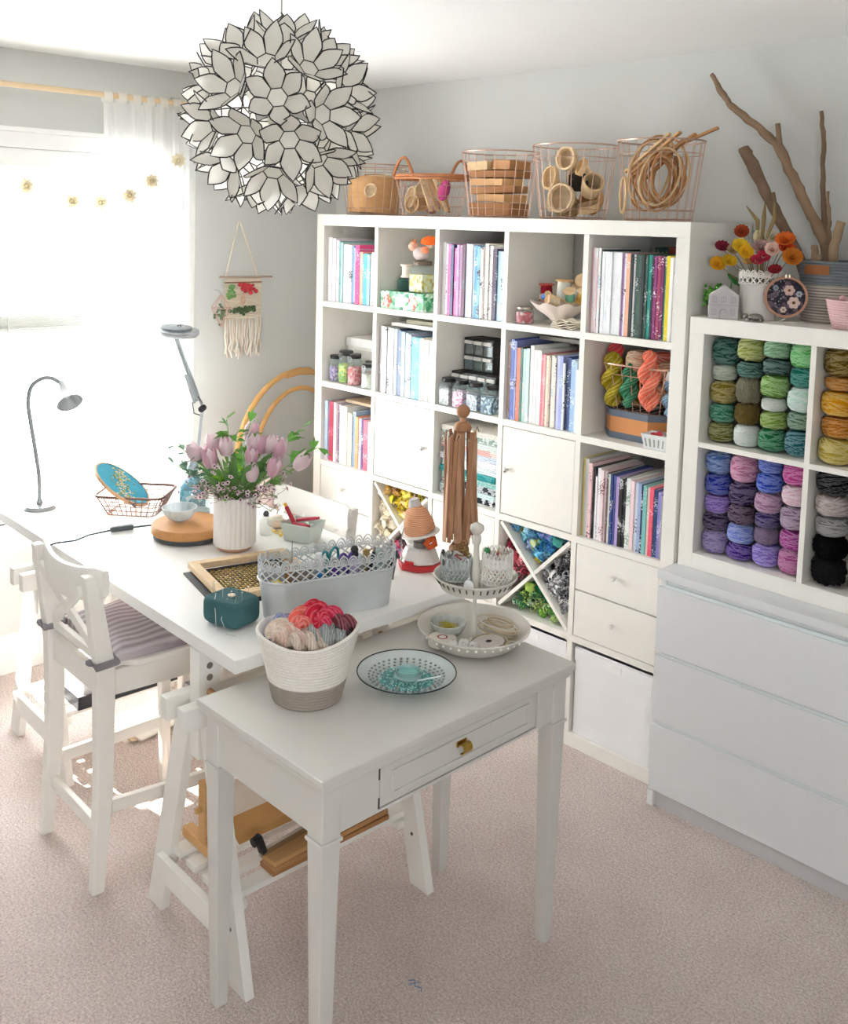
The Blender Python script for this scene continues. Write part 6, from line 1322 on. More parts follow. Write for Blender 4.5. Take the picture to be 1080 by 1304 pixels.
MB().cyl(M0 @ Vector((-0.083, -0.075, 0.0)), M0 @ Vector((-0.083, -0.089, 0.0)), 0.004, n=8).build('screw', mat('#7c7880', 0.4, 0.8), t)
# ---- wooden frame over black mesh board
t = thing('mesh_board', 'black mat with a gold openwork sheet under the wooden frame', 'board', (1.222, -1.185, TT), R(-14))
MB().box(-0.135, 0.150, -0.150, 0.150, 0, 0.004).build('black_mat', DARK, t)
gm = mat('#b0945c', 0.4, 0.7, var=0.2); b = MB()
for i in range(22):
    for j in range(22):
        if (i+j) % 2: continue
        x, y = -0.108+0.0105*i, -0.115+0.0105*j; b.ring((x, y, 0.0058), 0.0058, 0.0014, 6, 3)
b.build('gold_mesh', gm, t)['kind'] = 'stuff'
t = thing('picture_frame', 'unfinished pale wooden picture frame lying behind the lace planter', 'frame', (1.216, -1.165, TT+0.0072), R(-14))
fm = wood('#e0c39c', axis=0); w = 0.027; s_ = 0.148
for k in range(4):
    M = Matrix.Rotation(k*PI/2, 4, 'Z')
    MB().prism([(-s_, -s_), (s_, -s_), (s_-w, -s_+w), (-s_+w, -s_+w)], 0, 0.018, M=M).build('frame_side', fm, t, bevel=0.0015)
# ---- teal pincushion box
t = thing('pincushion', 'dark teal velvet pincushion cube stuck with pins and thread', 'pincushion', (1.428, -1.383, TT), R(12))
def puff(u, v):
    th = 2*PI*u; ph = PI*(v-0.5); e = 0.42
    f = lambda c: (abs(c)**e)*(1 if c >= 0 else -1)
    return (0.062*f(math.cos(th))*f(math.cos(ph)), 0.052*f(math.sin(th))*f(math.cos(ph)), 0.037+0.0365*f(math.sin(ph))-0.007*max(0, math.sin(ph))**4)
MB().grid(40, 20, puff, closeu=True).build('cushion', mat('#3a6265', 0.95, var=0.12, bump=0.4, bs=160), t, smooth=70)
MB().lathe([(0.010, 0), (0.010, 0.003), (0.004, 0.004), (0, 0.002)], 14, M=Matrix.Translation((0, 0, 0.068))).build('button', mat('#e0d4bc', 0.5), t, smooth=50)
for k in range(9):
    x, y = rt.uniform(-0.045, 0.045), rt.uniform(-0.036, 0.036); L = rt.uniform(0.012, 0.035)
    pn = MB().cyl((x, y, 0.062), (x+rt.uniform(-.006, .006), y+rt.uniform(-.006, .006), 0.068+L), 0.0006, n=5).build('pin', STEEL, t)
    MB().sphere((x, y, 0.069+L), 0.0018, 6, 5).build('pin_head', mat(('#f2f2f0', '#d8d4d0', '#c8b8b0')[k % 3], 0.3), pn)
MB().tube([(-0.035, -0.02, 0.072), (-0.015, -0.045, 0.066), (0.0, -0.056, 0.04), (0.004, -0.058, 0.012), (0.006, -0.060, 0.002)], 0.0008, 4).tube([(0.006, -0.02, 0.07), (0.02, -0.056, 0.03), (0.05, -0.066, 0.003), (0.075, -0.06, 0.002)], 0.0007, 4).build('loose_thread', mat('#c8c8cc', 0.7), t)
# ---- lace planter box and what stands in it
LPX, LPY, LPR = 1.512, -1.140, R(73)
GAL = mat('#cfd2d3', 0.4, 0.1, var=0.03)
t = thing('lace_planter', 'long oval white metal planter with a punched lace rim', 'planter', (LPX, LPY, TT), LPR)
hl, hw = 0.186, 0.061
def stad(s):
    st = hl-hw; per = 4*st+2*PI*hw; q = (s % 1)*per
    if q < 2*st: return (-st+q, -hw)
    q -= 2*st
    if q < PI*hw: a = -PI/2+q/hw; return (st+hw*math.cos(a), hw*math.sin(a))
    q -= PI*hw
    if q < 2*st: return (st-q, hw)
    q -= 2*st; a = PI/2+q/hw; return (-st+hw*math.cos(a), hw*math.sin(a))
b = MB(); K = 80; zb = 0.102
def sst(s, k): x, y = stad(s); return (x*k, y*k)
vs = [(*sst(i/K, 0.93), 0) for i in range(K)]+[(*sst(i/K, 1.0), zb) for i in range(K)]+[(*sst(i/K, 0.975), zb) for i in range(K)]+[(*sst(i/K, 0.91), 0.004) for i in range(K)]
fs = [(r*K+i, r*K+(i+1) % K, (r+1)*K+(i+1) % K, (r+1)*K+i) for r in range(3) for i in range(K)]+[tuple(range(K-1, -1, -1)), tuple(range(3*K, 4*K))]
b.add(vs, fs).build('planter_wall', GAL, t, smooth=50)
MB().tube([(*sst(i/K, 1.008), zb) for i in range(K)], 0.0022, 5, closed=True).build('bead_line', GAL, t, smooth=60)
lace_band(lambda s: sst(s, 1.01), 34, zb+0.002, 0.158, GAL, t, tr=0.0019, rows=3, dz=lambda s: 0.006*math.cos(2*PI*s*2))
PM = Matrix.Translation((LPX, LPY, TT)) @ Matrix.Rotation(LPR, 4, 'Z')
def inpl(name, label, cat, lx, ly, lz, rot=(0, 0, 0), group='tools in the lace planter'):
    p = PM @ Vector((lx, ly, lz)); return thing(name, label, cat, p, (rot[0], rot[1], rot[2]+LPR), group)
t = inpl('scissors', 'teal-handled scissors standing in the lace planter', 'scissors', -0.012, 0.005, 0.005, (0.05, 0.12, 0.5))
tm = mat('#2f8a90', 0.35)
for s in (-1, 1):
    MB().bar((s*0.004, 0, 0.0), (-s*0.004, 0.0, 0.085), 0.012, 0.002, up=(0, 1, 0), w2=0.008).build('blade', STEEL, t)
    MB().ring((s*0.020, 0, 0.126), 0.022 if s > 0 else 0.017, 0.0038, 20, 6, 'Y', sc=(0.85, 1.25)).tube([(-s*0.003, 0, 0.08), (s*0.010, 0, 0.104)], 0.004, 6).build('handle', tm, t, smooth=60)
t = inpl('marker_pen', 'white and blue marker pen beside the teal scissors', 'pen', -0.022, -0.010, 0.005, (0, -0.06, 0))
MB().cyl((0, 0, 0), (0, 0, 0.105), 0.008, n=14).build('barrel', mat('#3c86c8', 0.35), t, smooth=40); MB().cyl((0, 0, 0.1055), (0, 0, 0.150), 0.0085, n=14).build('cap', mat('#eef0f2', 0.3), t, smooth=40)
purple = mat('#5a3c98', 0.35)
t = inpl('scissors', 'purple-handled scissors standing in the lace planter', 'scissors', 0.045, 0.0, 0.005, (0.0, 0.1, 0.3))
for s in (-1, 1):
    MB().bar((s*0.003, 0, 0.0), (-s*0.003, 0.0, 0.075), 0.011, 0.002, up=(0, 1, 0)).build('blade', STEEL, t)
    MB().ring((s*0.016, 0, 0.112), 0.017, 0.004, 18, 6, 'Y', sc=(0.8, 1.3)).tube([(-s*0.002, 0, 0.072), (s*0.008, 0, 0.096)], 0.004, 6).build('handle', purple, t, smooth=60)
t = inpl('rotary_cutter', 'purple rotary cutter with a rounded grip in the planter', 'cutter', 0.012, -0.014, 0.005, (0.1, -0.1, 0.2))
MB().tube([(0, 0, 0), (0, 0, 0.06), (0.004, 0, 0.09), (0.010, 0, 0.115)], [0.007, 0.009, 0.012, 0.010], 10).build('grip', purple, t, smooth=60)
MB().cyl((0.010, -0.004, 0.121), (0.010, 0.004, 0.121), 0.010, n=18).build('blade_disc', STEEL, t, smooth=40)
t = inpl('glue_bottle', 'small clear bottle with a black cap in the lace planter', 'bottle', 0.072, 0.010, 0.005, (0, 0.05, 0))
MB().lathe([(0, 0), (0.016, 0), (0.017, 0.004), (0.017, 0.10), (0.010, 0.118), (0.010, 0.124)], 18).build('bottle_body', mat('#b9a8cc', 0.3, var=0.08), t, smooth=40)
MB().lathe([(0.011, 0.1245), (0.013, 0.1245), (0.009, 0.136), (0.011, 0.139), (0.007, 0.148), (0, 0.148)], 16).build('cap', DARK, t, smooth=40)
t = inpl('craft_knife', 'black craft knife leaning in the lace planter', 'knife', 0.098, -0.004, 0.006, (0.05, 0.22, 0.1))
MB().bar((0, 0, 0), (0, 0, 0.135), 0.012, 0.008, up=(0, 1, 0), w2=0.008).build('handle', DARK, t, bevel=0.002); MB().box(-0.003, 0.003, -0.001, 0.001, 0.1355, 0.148).build('blade', STEEL, t)
for k, (lx, c, nm) in enumerate(((0.122, '#c8a86a', 'brass'), (0.146, '#b9d0c8', 'pale green'), (0.158, '#c8d0cc', 'white'), (0.166, '#3c4846', 'dark'))):
    t = inpl('clothes_peg', '%s clip peg standing at the winder end of the planter' % nm, 'clip', lx, 0.012-0.012*k, 0.06, (0, 0.15*k-.2, 0.4))
    MB().bar((-0.004, 0, 0), (0.0, 0, 0.085), 0.012, 0.006, up=(0, 1, 0)).build('jaw', mat(c, 0.45), t, bevel=0.001); MB().bar((0.010, 0, 0), (0.008, 0, 0.08), 0.012, 0.006, up=(0, 1, 0)).build('jaw', mat(c, 0.45), t, bevel=0.001)
    MB().ring((0.003, 0, 0.045), 0.006, 0.0012, 12, 4, 'Y').build('spring', STEEL, t)
t = inpl('tape_measure', 'rolled patterned tape measure at the pincushion end of the planter', 'tape', -0.075, 0.002, 0.10, (0.15, 0, 0))
MB().lathe([(0.030, -0.007), (0.034, -0.007), (0.034, 0.007), (0.030, 0.007), (0.030, -0.007)], 28).build('outer_turn', mat('#8a7d6c', 0.6, var=0.15, vs=80), t, smooth=50)
MB().lathe([(0.0, 0.004), (0.028, 0.005), (0.028, -0.005), (0, -0.005)], 28).build('inner_roll', mat('#5c5448', 0.7), t, smooth=50)
t = inpl('wood_stamp', 'small wooden stamp block standing by the tape measure', 'stamp', -0.108, 0.006, 0.03, (0, 0.06, 0.3))
MB().box(-0.010, 0.010, -0.007, 0.007, 0, 0.092).build('block', wood('#a8703c', axis=2), t, bevel=0.001); MB().box(-0.010, 0.010, -0.007, 0.007, -0.006, -0.0003).build('rubber', DARK, t)
t = inpl('paper_flower', 'yellow paper flower tucked at the end of the lace planter', 'flower', -0.155, -0.022, 0.07, (0.4, 0, 0))
MB().cyl((0, 0, -0.06), (0, 0, 0.03), 0.001, n=5).build('stem', STEMG, t)
b = MB()
for k in range(8): b.add([(0, 0, 0.03), (0.008, -0.005, 0.034), (0.016, 0, 0.036), (0.008, 0.005, 0.034)], [(0, 1, 2, 3)], 0, Matrix.Rotation(k*PI/4, 4, 'Z'))
b.build('petals', mat('#e8c84c', 0.8), t, solid=0.001)
t = inpl('knitting_needle', 'thin steel needle standing above the planter rim', 'needle', -0.090, 0.03, 0.005, (0, 0, 0)); MB().cyl((0, 0, 0), (0, 0, 0.175), 0.0012, n=6).build('shaft', STEEL, t); MB().sphere((0, 0, 0.176), 0.002, 6, 5).build('tip', STEEL, t)
# ---- mint carton with red clips
berry_carton('mint_carton', (1.020, -0.845, TT), R(22), 0.043, 0.036, 0.056, 'pale mint ceramic berry carton of red craft tools', mat('#d3ddd6', 0.35, var=0.03), cuts=False)
def tool(label, loc, rot, L, c, tipc):
    t = thing('seam_tool', label, 'tool', loc, rot, 'red tools in the mint carton')
    MB().bar((0, 0, 0), (L, 0, 0), 0.016, 0.010, w2=0.013).build('handle', mat(c, 0.4), t, bevel=0.003); MB().bar((L, 0, 0), (L+0.012, 0, 0), 0.010, 0.008).build('tip', mat(tipc, 0.4), t, bevel=0.002)
tool('red tool with a yellow tip sticking up from the mint carton', (1.000, -0.855, TT+0.035), (0, R(-58), R(200)), 0.075, '#b8243c', '#e8b83c')
tool('crimson tool lying across the mint carton', (0.995, -0.85, TT+0.058), (0, R(-12), R(25)), 0.07, '#c03a54', '#b82c44')
tool('dark pink tool lying under the crimson one', (1.0, -0.865, TT+0.050), (0, R(-5), R(5)), 0.06, '#b8304c', '#a82840')
tool('pale green tool at the rim of the mint carton', (1.03, -0.842, TT+0.055), (0, R(-6), R(-10)), 0.04, '#9fc0a8', '#c8d8cc')
# ---- bits near the vase
t = thing('dried_rose', 'pale dried rose head lying on the table behind the vase', 'flower', (0.868, -0.835, TT), 0)
for k, (r, z, c) in enumerate(((0.030, 0.012, '#c8a8a0'), (0.034, 0.018, '#d8c0ac'), (0.028, 0.026, '#dcd4c0'), (0.018, 0.034, '#e4dccb'))): MB().sphere((0.004*math.sin(k*2), 0.004*math.cos(k*2), z), r, 14, 8, 0, (1, 1, 0.42)).build('petal_layer', mat(c, 0.8, var=0.1), t, smooth=70)
MB().tube([(0, 0, 0.045), (0.004, 0.0, 0.055), (0.012, 0.004, 0.066)], 0.0012, 5).build('sepal', mat('#4a4a44', 0.8), t)
t = thing('glass_vial', 'tiny clear glass vial with a dark stopper behind the vase', 'bottle', (0.905, -0.905, TT))
MB().lathe([(0, 0.0), (0.020, 0.0), (0.021, 0.003), (0.021, 0.045), (0.010, 0.055), (0.010, 0.06)], 20).build('vial_body', glass_mat('#f2f4f2', 0.04, 0.8), t, smooth=40); MB().lathe([(0.0, 0.06), (0.008, 0.0605), (0.010, 0.068), (0.006, 0.076), (0, 0.078)], 12).build('stopper', mat('#4c5054', 0.4), t, smooth=60)
for k in range(6):
    o = MB().sphere((0, 0, 0.004), 0.009, 8, 5, 0, (1.2, 0.7, 0.4)).build('dried_petal', mat(('#e0b84c', '#e8d08c')[k % 2], 0.8), None, (0.90+0.022*(k % 3)+0.004*k, -0.872+0.028*(k//3)-0.012*k*0.3, TT), (0, 0, k*1.1), smooth=80); tag(o, 'fallen yellow petal on the table behind the vase', 'petal', 'fallen yellow petals')
# ---- yarn ball winder with a cone of peach yarn
t = thing('yarn_winder', 'white and red yarn ball winder holding a cone of peach yarn', 'yarn winder', (1.445, -0.735, TT), R(38))
WP = mat('#e6e2de', 0.35); RP = mat('#c02c30', 0.35)
MB().prism([(-0.066, 0.0), (-0.05, -0.040), (0.0, -0.056), (0.05, -0.040), (0.066, 0.0), (0.05, 0.04), (-0.05, 0.04)], 0.0, 0.018).build('red_base', RP, t, bevel=0.004)
MB().add([(-0.062, -0.004, 0.019), (-0.046, -0.037, 0.019), (0.0, -0.052, 0.019), (0.046, -0.037, 0.019), (0.062, -0.004, 0.019), (0.046, 0.037, 0.019), (-0.046, 0.037, 0.019)]+[(-0.046, 0, 0.062), (-0.034, -0.026, 0.062), (0, -0.034, 0.062), (0.034, -0.026, 0.062), (0.046, 0, 0.062), (0.034, 0.026, 0.062), (-0.034, 0.026, 0.062)], [tuple(range(6, -1, -1)), tuple(range(7, 14))]+[(i, (i+1) % 7, 7+(i+1) % 7, 7+i) for i in range(7)]).build('housing', WP, t, bevel=0.005)
MB().prism([(-0.040, -0.0432), (-0.012, -0.0522), (-0.012, -0.049), (-0.040, -0.040)], 0.0185, 0.030).build('red_flash', RP, t)
MB().lathe([(0.022, 0.063), (0.022, 0.078), (0.013, 0.080), (0.013, 0.096)], 18).build('gear_neck', mat('#8a8680', 0.35, 0.6), t, smooth=40)
CM = Matrix.Translation((0, 0, 0.100)) @ Matrix.Rotation(R(-13), 4, 'Y')
MB().lathe([(0, 0), (0.056, 0), (0.058, 0.003), (0.056, 0.006), (0, 0.008)], 32, M=CM).build('turntable', WP, t, smooth=40)
prof = [(0.046, 0.009)]
for k in range(11): z = 0.012+k*0.0068; r = 0.047-0.023*(k/10)**2.2; prof += [(r, z), (r*0.965, z+0.0034)]
MB().lathe(prof+[(0.018, 0.086), (0, 0.086)], 28, M=CM, wave=lambda a, r, z: (r, z+0.003*math.sin(a*2+z*200))).build('yarn_cone', stripe_mat('#e3b08c', '#c98a62', 55, 'Z', dist=2.0), t, smooth=70)
MB().lathe([(0.0, 0.0865), (0.020, 0.0865), (0.014, 0.108), (0, 0.108)], 20, M=CM).build('cone_tip', mat('#c9c2c0', 0.5), t, smooth=40)
MB().tube([(-0.052, -0.02, 0.02), (-0.054, -0.02, 0.09), (-0.050, -0.02, 0.120), (-0.044, -0.02, 0.126)], 0.0022, 6).build('yarn_guide', STEEL, t, smooth=60)
MB().tube([(0.040, -0.020, 0.098), (0.046, -0.026, 0.080), (0.030, -0.032, 0.072), (0.020, -0.028, 0.080), (0.030, -0.024, 0.094)], 0.009, 8, closed=True).build('orange_tangle', yarn_mat('#e0683c'), t, smooth=60)
# a ribbon rosette of pink fabric by the planter end
t = thing('fabric_posy', 'bunch of pink, purple and black ribbon loops beside the winder', 'ribbon', (1.405, -0.862, TT), 0)
for k, c in enumerate(('#d8445c', '#e8b4c4', '#a87cc0', '#2c2a2c', '#e89a78', '#c83a4c', '#f0d8dc')):
    a = 2*PI*k/7; MB().grid(14, 3, lambda u, v: (0.022*math.cos(a)+0.016*math.cos(2*PI*u)*math.cos(a), 0.022*math.sin(a)+0.016*math.cos(2*PI*u)*math.sin(a)+0.006*(v-.5), 0.045+0.008*(k % 3)+0.015*math.sin(2*PI*u))).build('ribbon_loop', mat(c, 0.7), t, solid=0.0012)
MB().lathe([(0.020, 0), (0.024, 0.003), (0.016, 0.03), (0.010, 0.04)], 14).build('gathered_base', mat('#b88a9c', 0.8), t, smooth=60)
# ---- umbrella swift clamped to the table end
SWX, SWY = 1.607, -0.742
t = thing('umbrella_swift', 'closed wooden umbrella yarn swift clamped to the table end', 'yarn swift', (SWX, SWY, TZ), 0)
SW = [wood('#bf9070', axis=2), wood('#ad7d5c', axis=2), wood('#cda282', axis=2)]
MB().lathe([(0, 0.004), (0.020, 0.004), (0.023, 0.012), (0.020, 0.05), (0.026, 0.060), (0.030, 0.085), (0.028, 0.105), (0.018, 0.118), (0.0085, 0.125), (0.0085, 0.478)], 22).build('pole', SW[0], t, smooth=50)
MB().sphere((0, 0, 0.495), 0.0195, 18, 12).build('finial_ball', SW[1], t, smooth=80)
MB().lathe([(0.010, 0.436), (0.024, 0.442), (0.026, 0.450), (0.020, 0.462), (0.0105, 0.466)], 20).build('collar', SW[1], t, smooth=50)
MB().box(-0.022, 0.016, -0.018, 0.018, 0.0008, 0.004).build('clamp_plate', SW[1], t, bevel=0.001)
rs = random.Random(8)
for k in range(24):
    a = 2*PI*k/24; r0 = rs.uniform(0.034, 0.050); r1 = rs.uniform(0.040, 0.058); da = rs.uniform(-0.35, 0.35)
    z0, z1 = 0.120+rs.uniform(-0.008, 0.02), 0.432+rs.uniform(-0.015, 0.012)
    sl = MB().bar((r1*math.cos(a), r1*math.sin(a), z0), (r0*math.cos(a+da), r0*math.sin(a+da), z1), 0.0032, 0.0118, up=(-math.sin(a), math.cos(a), 0)).build('slat', SW[k % 3], t)
    if k % 3 == 0:
        MB().tube([(r0*math.cos(a+da)*1.06+0.004*math.cos(q), r0*math.sin(a+da)*1.06+0.004*math.sin(q), z1+0.004*math.sin(q*2)) for q in (0, 1, 2, 3, 4, 5)], 0.0014, 5).build('cord_knot', mat('#e0d2b4', 0.9), sl)
        MB().tube([(r0*0.95*math.cos(a+da), r0*0.95*math.sin(a+da), z1-0.005), ((r0+0.004)*math.cos(a+da+0.1), (r0+0.004)*math.sin(a+da+0.1), z1+0.012), ((r0+0.008)*math.cos(a+da), (r0+0.008)*math.sin(a+da), z1-0.002)], 0.0016, 5).build('cord_loop', mat('#7c4c34', 0.8), sl)
# ---- lamps
def gooseneck():
    t = thing('gooseneck_lamp', 'silver gooseneck desk lamp with a cone shade before the window', 'desk lamp', (0.175, -1.335, TT), 0)
    gm_ = mat('#9fa3a6', 0.35, 0.7)
    MB().lathe([(0, 0), (0.055, 0), (0.056, 0.005), (0.05, 0.012), (0.012, 0.016), (0.010, 0.028)], 32).build('base', gm_, t, smooth=40)
    P = [(0, 0, 0.02), (0.0, 0.0, 0.10), (-0.006, -0.01, 0.20), (-0.014, -0.022, 0.30), (-0.018, -0.028, 0.37), (-0.012, -0.018, 0.425), (0.012, 0.01, 0.452), (0.030, 0.036, 0.452), (0.048, 0.062, 0.432)]
    Q = []
    for i in range(len(P)-1):
        p0, p1, p2, p3 = [Vector(P[max(0, min(len(P)-1, i+q))]) for q in (-1, 0, 1, 2)]
        for k in range(5):
            u = k/5; Q.append(0.5*(2*p1+(p2-p0)*u+(2*p0-5*p1+4*p2-p3)*u*u+(3*p1-p0-3*p2+p3)*u**3))
    Q.append(Vector(P[-1])); MB().tube(Q, 0.0078, 8).build('gooseneck', gm_, t, smooth=60)
    d = Vector((0.74, -0.02, -0.65)).normalized(); M = Matrix.Translation(P[-1]) @ d.to_track_quat('Z', 'Y').to_matrix().to_4x4()
    MB().lathe([(0.009, -0.012), (0.013, -0.006), (0.015, 0.020), (0.036, 0.066), (0.045, 0.084), (0.042, 0.084), (0.034, 0.066), (0.012, 0.024), (0, 0.024)], 28, M=M).build('shade', mat('#c4c8ca', 0.3, 0.5), t, smooth=50)
    MB().sphere((0, 0, 0.045), 0.014, 12, 8, M=M).build('bulb', mat('#f0f0ee', 0.3), t, smooth=80)
gooseneck()
def magnifier():
    bx, by = 0.185, -0.722
    t = thing('magnifier_lamp', 'silver jointed magnifier lamp clamped at the table corner by the curtain', 'desk lamp', (bx, by, TT), 0)
    sm = mat('#b7bcc0', 0.3, 0.7)
    MB().box(-0.025, 0.025, -0.02, 0.02, 0, 0.012).cyl((0, 0, 0.012), (0, 0, 0.06), 0.010, n=12).build('clamp', sm, t, bevel=0.002)
    e1 = Vector((0.012, 0.02, 0.28)); top = Vector((-0.075, -0.055, 0.575))
    for s in (-1, 1):
        o_ = Vector((0.007*s, -0.007*s, 0)); MB().bar(Vector((0, 0, 0.05))+o_, e1+o_, 0.007, 0.007).build('lower_arm', sm, t)
        MB().bar(e1+o_+Vector((-0.012, -0.012, 0.03))*(1 if s > 0 else 0), top+o_, 0.008, 0.008).build('upper_arm', sm, t)
    MB().cyl(e1+Vector((-0.014, 0.014, 0)), e1+Vector((0.014, -0.014, 0)), 0.012, n=14).build('elbow', DARK, t, smooth=40)
    MB().tube([e1+Vector((0.0, 0, -0.03)), e1+Vector((-0.025, -0.022, -0.02)), e1+Vector((-0.030, -0.026, 0.02)), e1+Vector((-0.012, -0.012, 0.045)), e1+Vector((0.0, 0.0, 0.02))], 0.0022, 6).build('cable_loop', DARK, t, smooth=60)
    MB().bar(e1+Vector((-0.022, -0.02, 0.02)), e1+Vector((-0.050, -0.044, 0.13)), 0.010, 0.010).build('spring_cover', sm, t)
    h = top+Vector((0.008, 0.006, 0.0)); M = Matrix.Translation(h) @ Matrix.Rotation(R(6), 4, 'Y')
    MB().lathe([(0.058, -0.012), (0.082, -0.012), (0.088, -0.004), (0.086, 0.008), (0.060, 0.010), (0.058, -0.012)], 40, M=M).build('lamp_ring', sm, t, smooth=50)
    MB().lathe([(0.0, -0.004), (0.058, -0.002), (0.058, 0.002), (0, 0.004)], 32, M=M).build('lens', glass_mat('#eef4f6', 0.02, 0.7), t, smooth=60)
    MB().lathe([(0.050, 0.010), (0.060, 0.010), (0.060, 0.018), (0, 0.020)], 32, M=M).build('lens_cover', mat('#7c8286', 0.4, 0.3), t, smooth=50)
    MB().tube([top+Vector((0.005, 0.004, -0.02)), top+Vector((0.012, 0.01, 0.022)), top+Vector((0.022, 0.018, 0.026)), top+Vector((0.024, 0.02, -0.01))], 0.002, 6).build('yoke', DARK, t, smooth=60)
magnifier()

# ================================================================== ON THE PAINTED TABLE
ST = 0.7406
# rope basket with skeins
t = thing('rope_basket', 'white coiled rope basket with a taupe base, full of yarn skeins', 'basket', (1.752, -1.392, ST), 0)
RW = mat('#ece6de', 0.95, var=0.05, vs=150, bump=0.3, bs=300); RT = mat('#a3978d', 0.95, var=0.06, vs=150, bump=0.3, bs=300)
def rope_prof(z0, z1, n, rf):
    out = []
    for i in range(n):
        a0, a1 = z0+(z1-z0)*i/n, z0+(z1-z0)*(i+1)/n
        for q in range(5):
            a = -PI/2+PI*q/4; zz = (a0+a1)/2+(a1-a0)/2*math.sin(a); out.append((rf(zz)+0.0016*math.cos(a), zz))
    return out
rf = lambda z: 0.078+0.034*(z/0.16)**0.9
def mouth(a, r, z): return (r*(1+0.05*max(0, z-0.09)/0.07*math.cos(2*(a-0.9))), z+0.012*max(0, (z-0.10)/0.06)*math.cos(2*(a-0.85)) - 0.010*max(0, (z-0.12)/0.04)*max(0, math.cos(a+2.3))**6)
MB().lathe([(0, 0), (0.072, 0)]+rope_prof(0.0, 0.050, 7, rf)+[(rf(0.05)-0.008, 0.05), (0.068, 0.006), (0, 0.006)], 56).build('taupe_base', RT, t, smooth=60)
MB().lathe(rope_prof(0.0505, 0.160, 15, rf)+[(rf(0.16)-0.004, 0.1625), (rf(0.16)-0.008, 0.158), (rf(0.05)-0.007, 0.0505)], 56, wave=mouth).build('white_wall', RW, t, smooth=60)
def bun(loc, rot, col, label, s=(1, 1, 1), v=0): return skein(loc, rot, col, label, s, v, 'skeins in the rope basket')
BX, BYY, BZ = 1.752, -1.392, ST
SKB = [(-0.055, -0.055, 0.132, '#3d5f94', 'blue skein at the rim facing the stool', (R(75), 0, R(40)), 0.85), (-0.062, -0.025, 0.150, '#9aa6c8', 'pale blue skein behind the blue one', (R(80), 0, R(80)), 0.8), (-0.015, -0.062, 0.150, '#d8c2b0', 'oatmeal skein bulging over the front', (R(60), R(15), R(10)), 1.05), (0.012, -0.058, 0.150, '#dcb8a8', 'blush skein beside the oatmeal one', (R(70), 0, R(-15)), 0.95),
       (0.055, -0.040, 0.138, '#d2c0ae', 'beige skein lowest at the front rim', (R(68), R(-10), R(-35)), 0.95), (-0.008, -0.012, 0.172, '#e0685c', 'coral skein in the middle', (R(80), 0, R(40)), 1.0), (0.005, 0.020, 0.182, '#c8283c', 'bright red skein on top of the heap', (R(82), 0, R(60)), 1.0), (0.030, 0.038, 0.174, '#d83454', 'cherry skein on top of the heap', (R(80), 0, R(20)), 0.9), (0.048, 0.052, 0.160, '#7c3a42', 'wine red skein at the back of the heap', (R(75), 0, R(-20)), 0.95),
       (0.062, 0.005, 0.150, '#9aa09c', 'grey-green skein at the tray side', (R(70), 0, R(-50)), 0.9), (0.068, 0.022, 0.150, '#8f9494', 'silver grey skein at the tray side rim', (R(72), 0, R(-70)), 0.8), (0.060, 0.046, 0.150, '#4a4244', 'charcoal skein at the back rim', (R(75), 0, R(-40)), 0.6), (-0.048, 0.022, 0.155, '#e0b8b4', 'pale pink skein at the back rim', (R(80), 0, R(110)), 0.8), (-0.025, 0.045, 0.150, '#d8c060', 'yellow skein half hidden at the back', (R(80), 0, R(70)), 0.8), (0.030, -0.020, 0.145, '#c8aaa0', 'dusky tan skein under the coral one', (R(75), 0, R(0)), 0.95)]
for k, (dx, dy, dz, c, nm, rot, s) in enumerate(SKB): bun((BX+dx*0.92, BYY+dy*0.92, BZ+dz+0.006), rot, c, '%s in the rope basket' % nm, (s*1.42, s*1.42, s*0.66), k)
for k, (dx, dy, c) in enumerate(((-0.035, -0.02, '#b8a49c'), (0.035, 0.02, '#8a8488'), (0.0, 0.0, '#a89494'), (0.03, -0.035, '#b0a094'), (-0.03, 0.03, '#9c98a0'))):
    yarn_ball(BX+dx, BYY+dy, BZ+0.085+0.012*(k % 2), 0.034, 0.07, c, 'muted %s ball of yarn buried in the rope basket' % cname(c), seed=90+k, group='buried yarn in the rope basket')
# glass plate of beads
t = thing('glass_plate', 'shallow clear glass dish with a dark rim and dimpled pattern', 'dish', (1.868, -1.188, ST))
PG = glass_mat('#eef4f4', 0.03, 0.62)
MB().lathe([(0, 0.010), (0.050, 0.010), (0.052, 0.004), (0.056, 0.004), (0.060, 0.012), (0.090, 0.022), (0.116, 0.036), (0.116, 0.038), (0.088, 0.026), (0.056, 0.0155), (0, 0.014)], 64).build('dish_body', PG, t, smooth=50)
MB().ring((0, 0, 0.0375), 0.1165, 0.0016, 72, 6).build('dark_rim', mat('#1f2a30', 0.3), t, smooth=60)
b = MB()
for r, n in ((0.062, 24), (0.071, 28), (0.080, 32), (0.089, 36)):
    for k in range(n):
        a = 2*PI*(k+(0.5 if n % 8 else 0))/n; z = 0.0245+(r-0.062)*0.38-0.006
        b.sphere((r*math.cos(a), r*math.sin(a), z-0.002), 0.0038, 6, 4, 0, (1, 1, 0.5))
b.build('dimples', mat('#7c8688', 0.15, 0.2, spec=0.8), t, smooth=80)['kind'] = 'stuff'
b = MB(); rb_ = random.Random(4); bb = MB()
for k in range(700):
    a = rb_.uniform(0, 2*PI); r = 0.066*math.sqrt(rb_.random()); (b if k % 3 else bb).sphere((r*math.cos(a), r*math.sin(a), 0.0165+0.002*rb_.random()), 0.0023, 5, 4)
o = MB(); o.v, o.f, o.m = b.v, b.f, b.m; n0 = len(o.v); o.v = o.v+bb.v; o.f = o.f+[tuple(i+n0 for i in f) for f in bb.f]; o.m = o.m+[1]*len(bb.f)
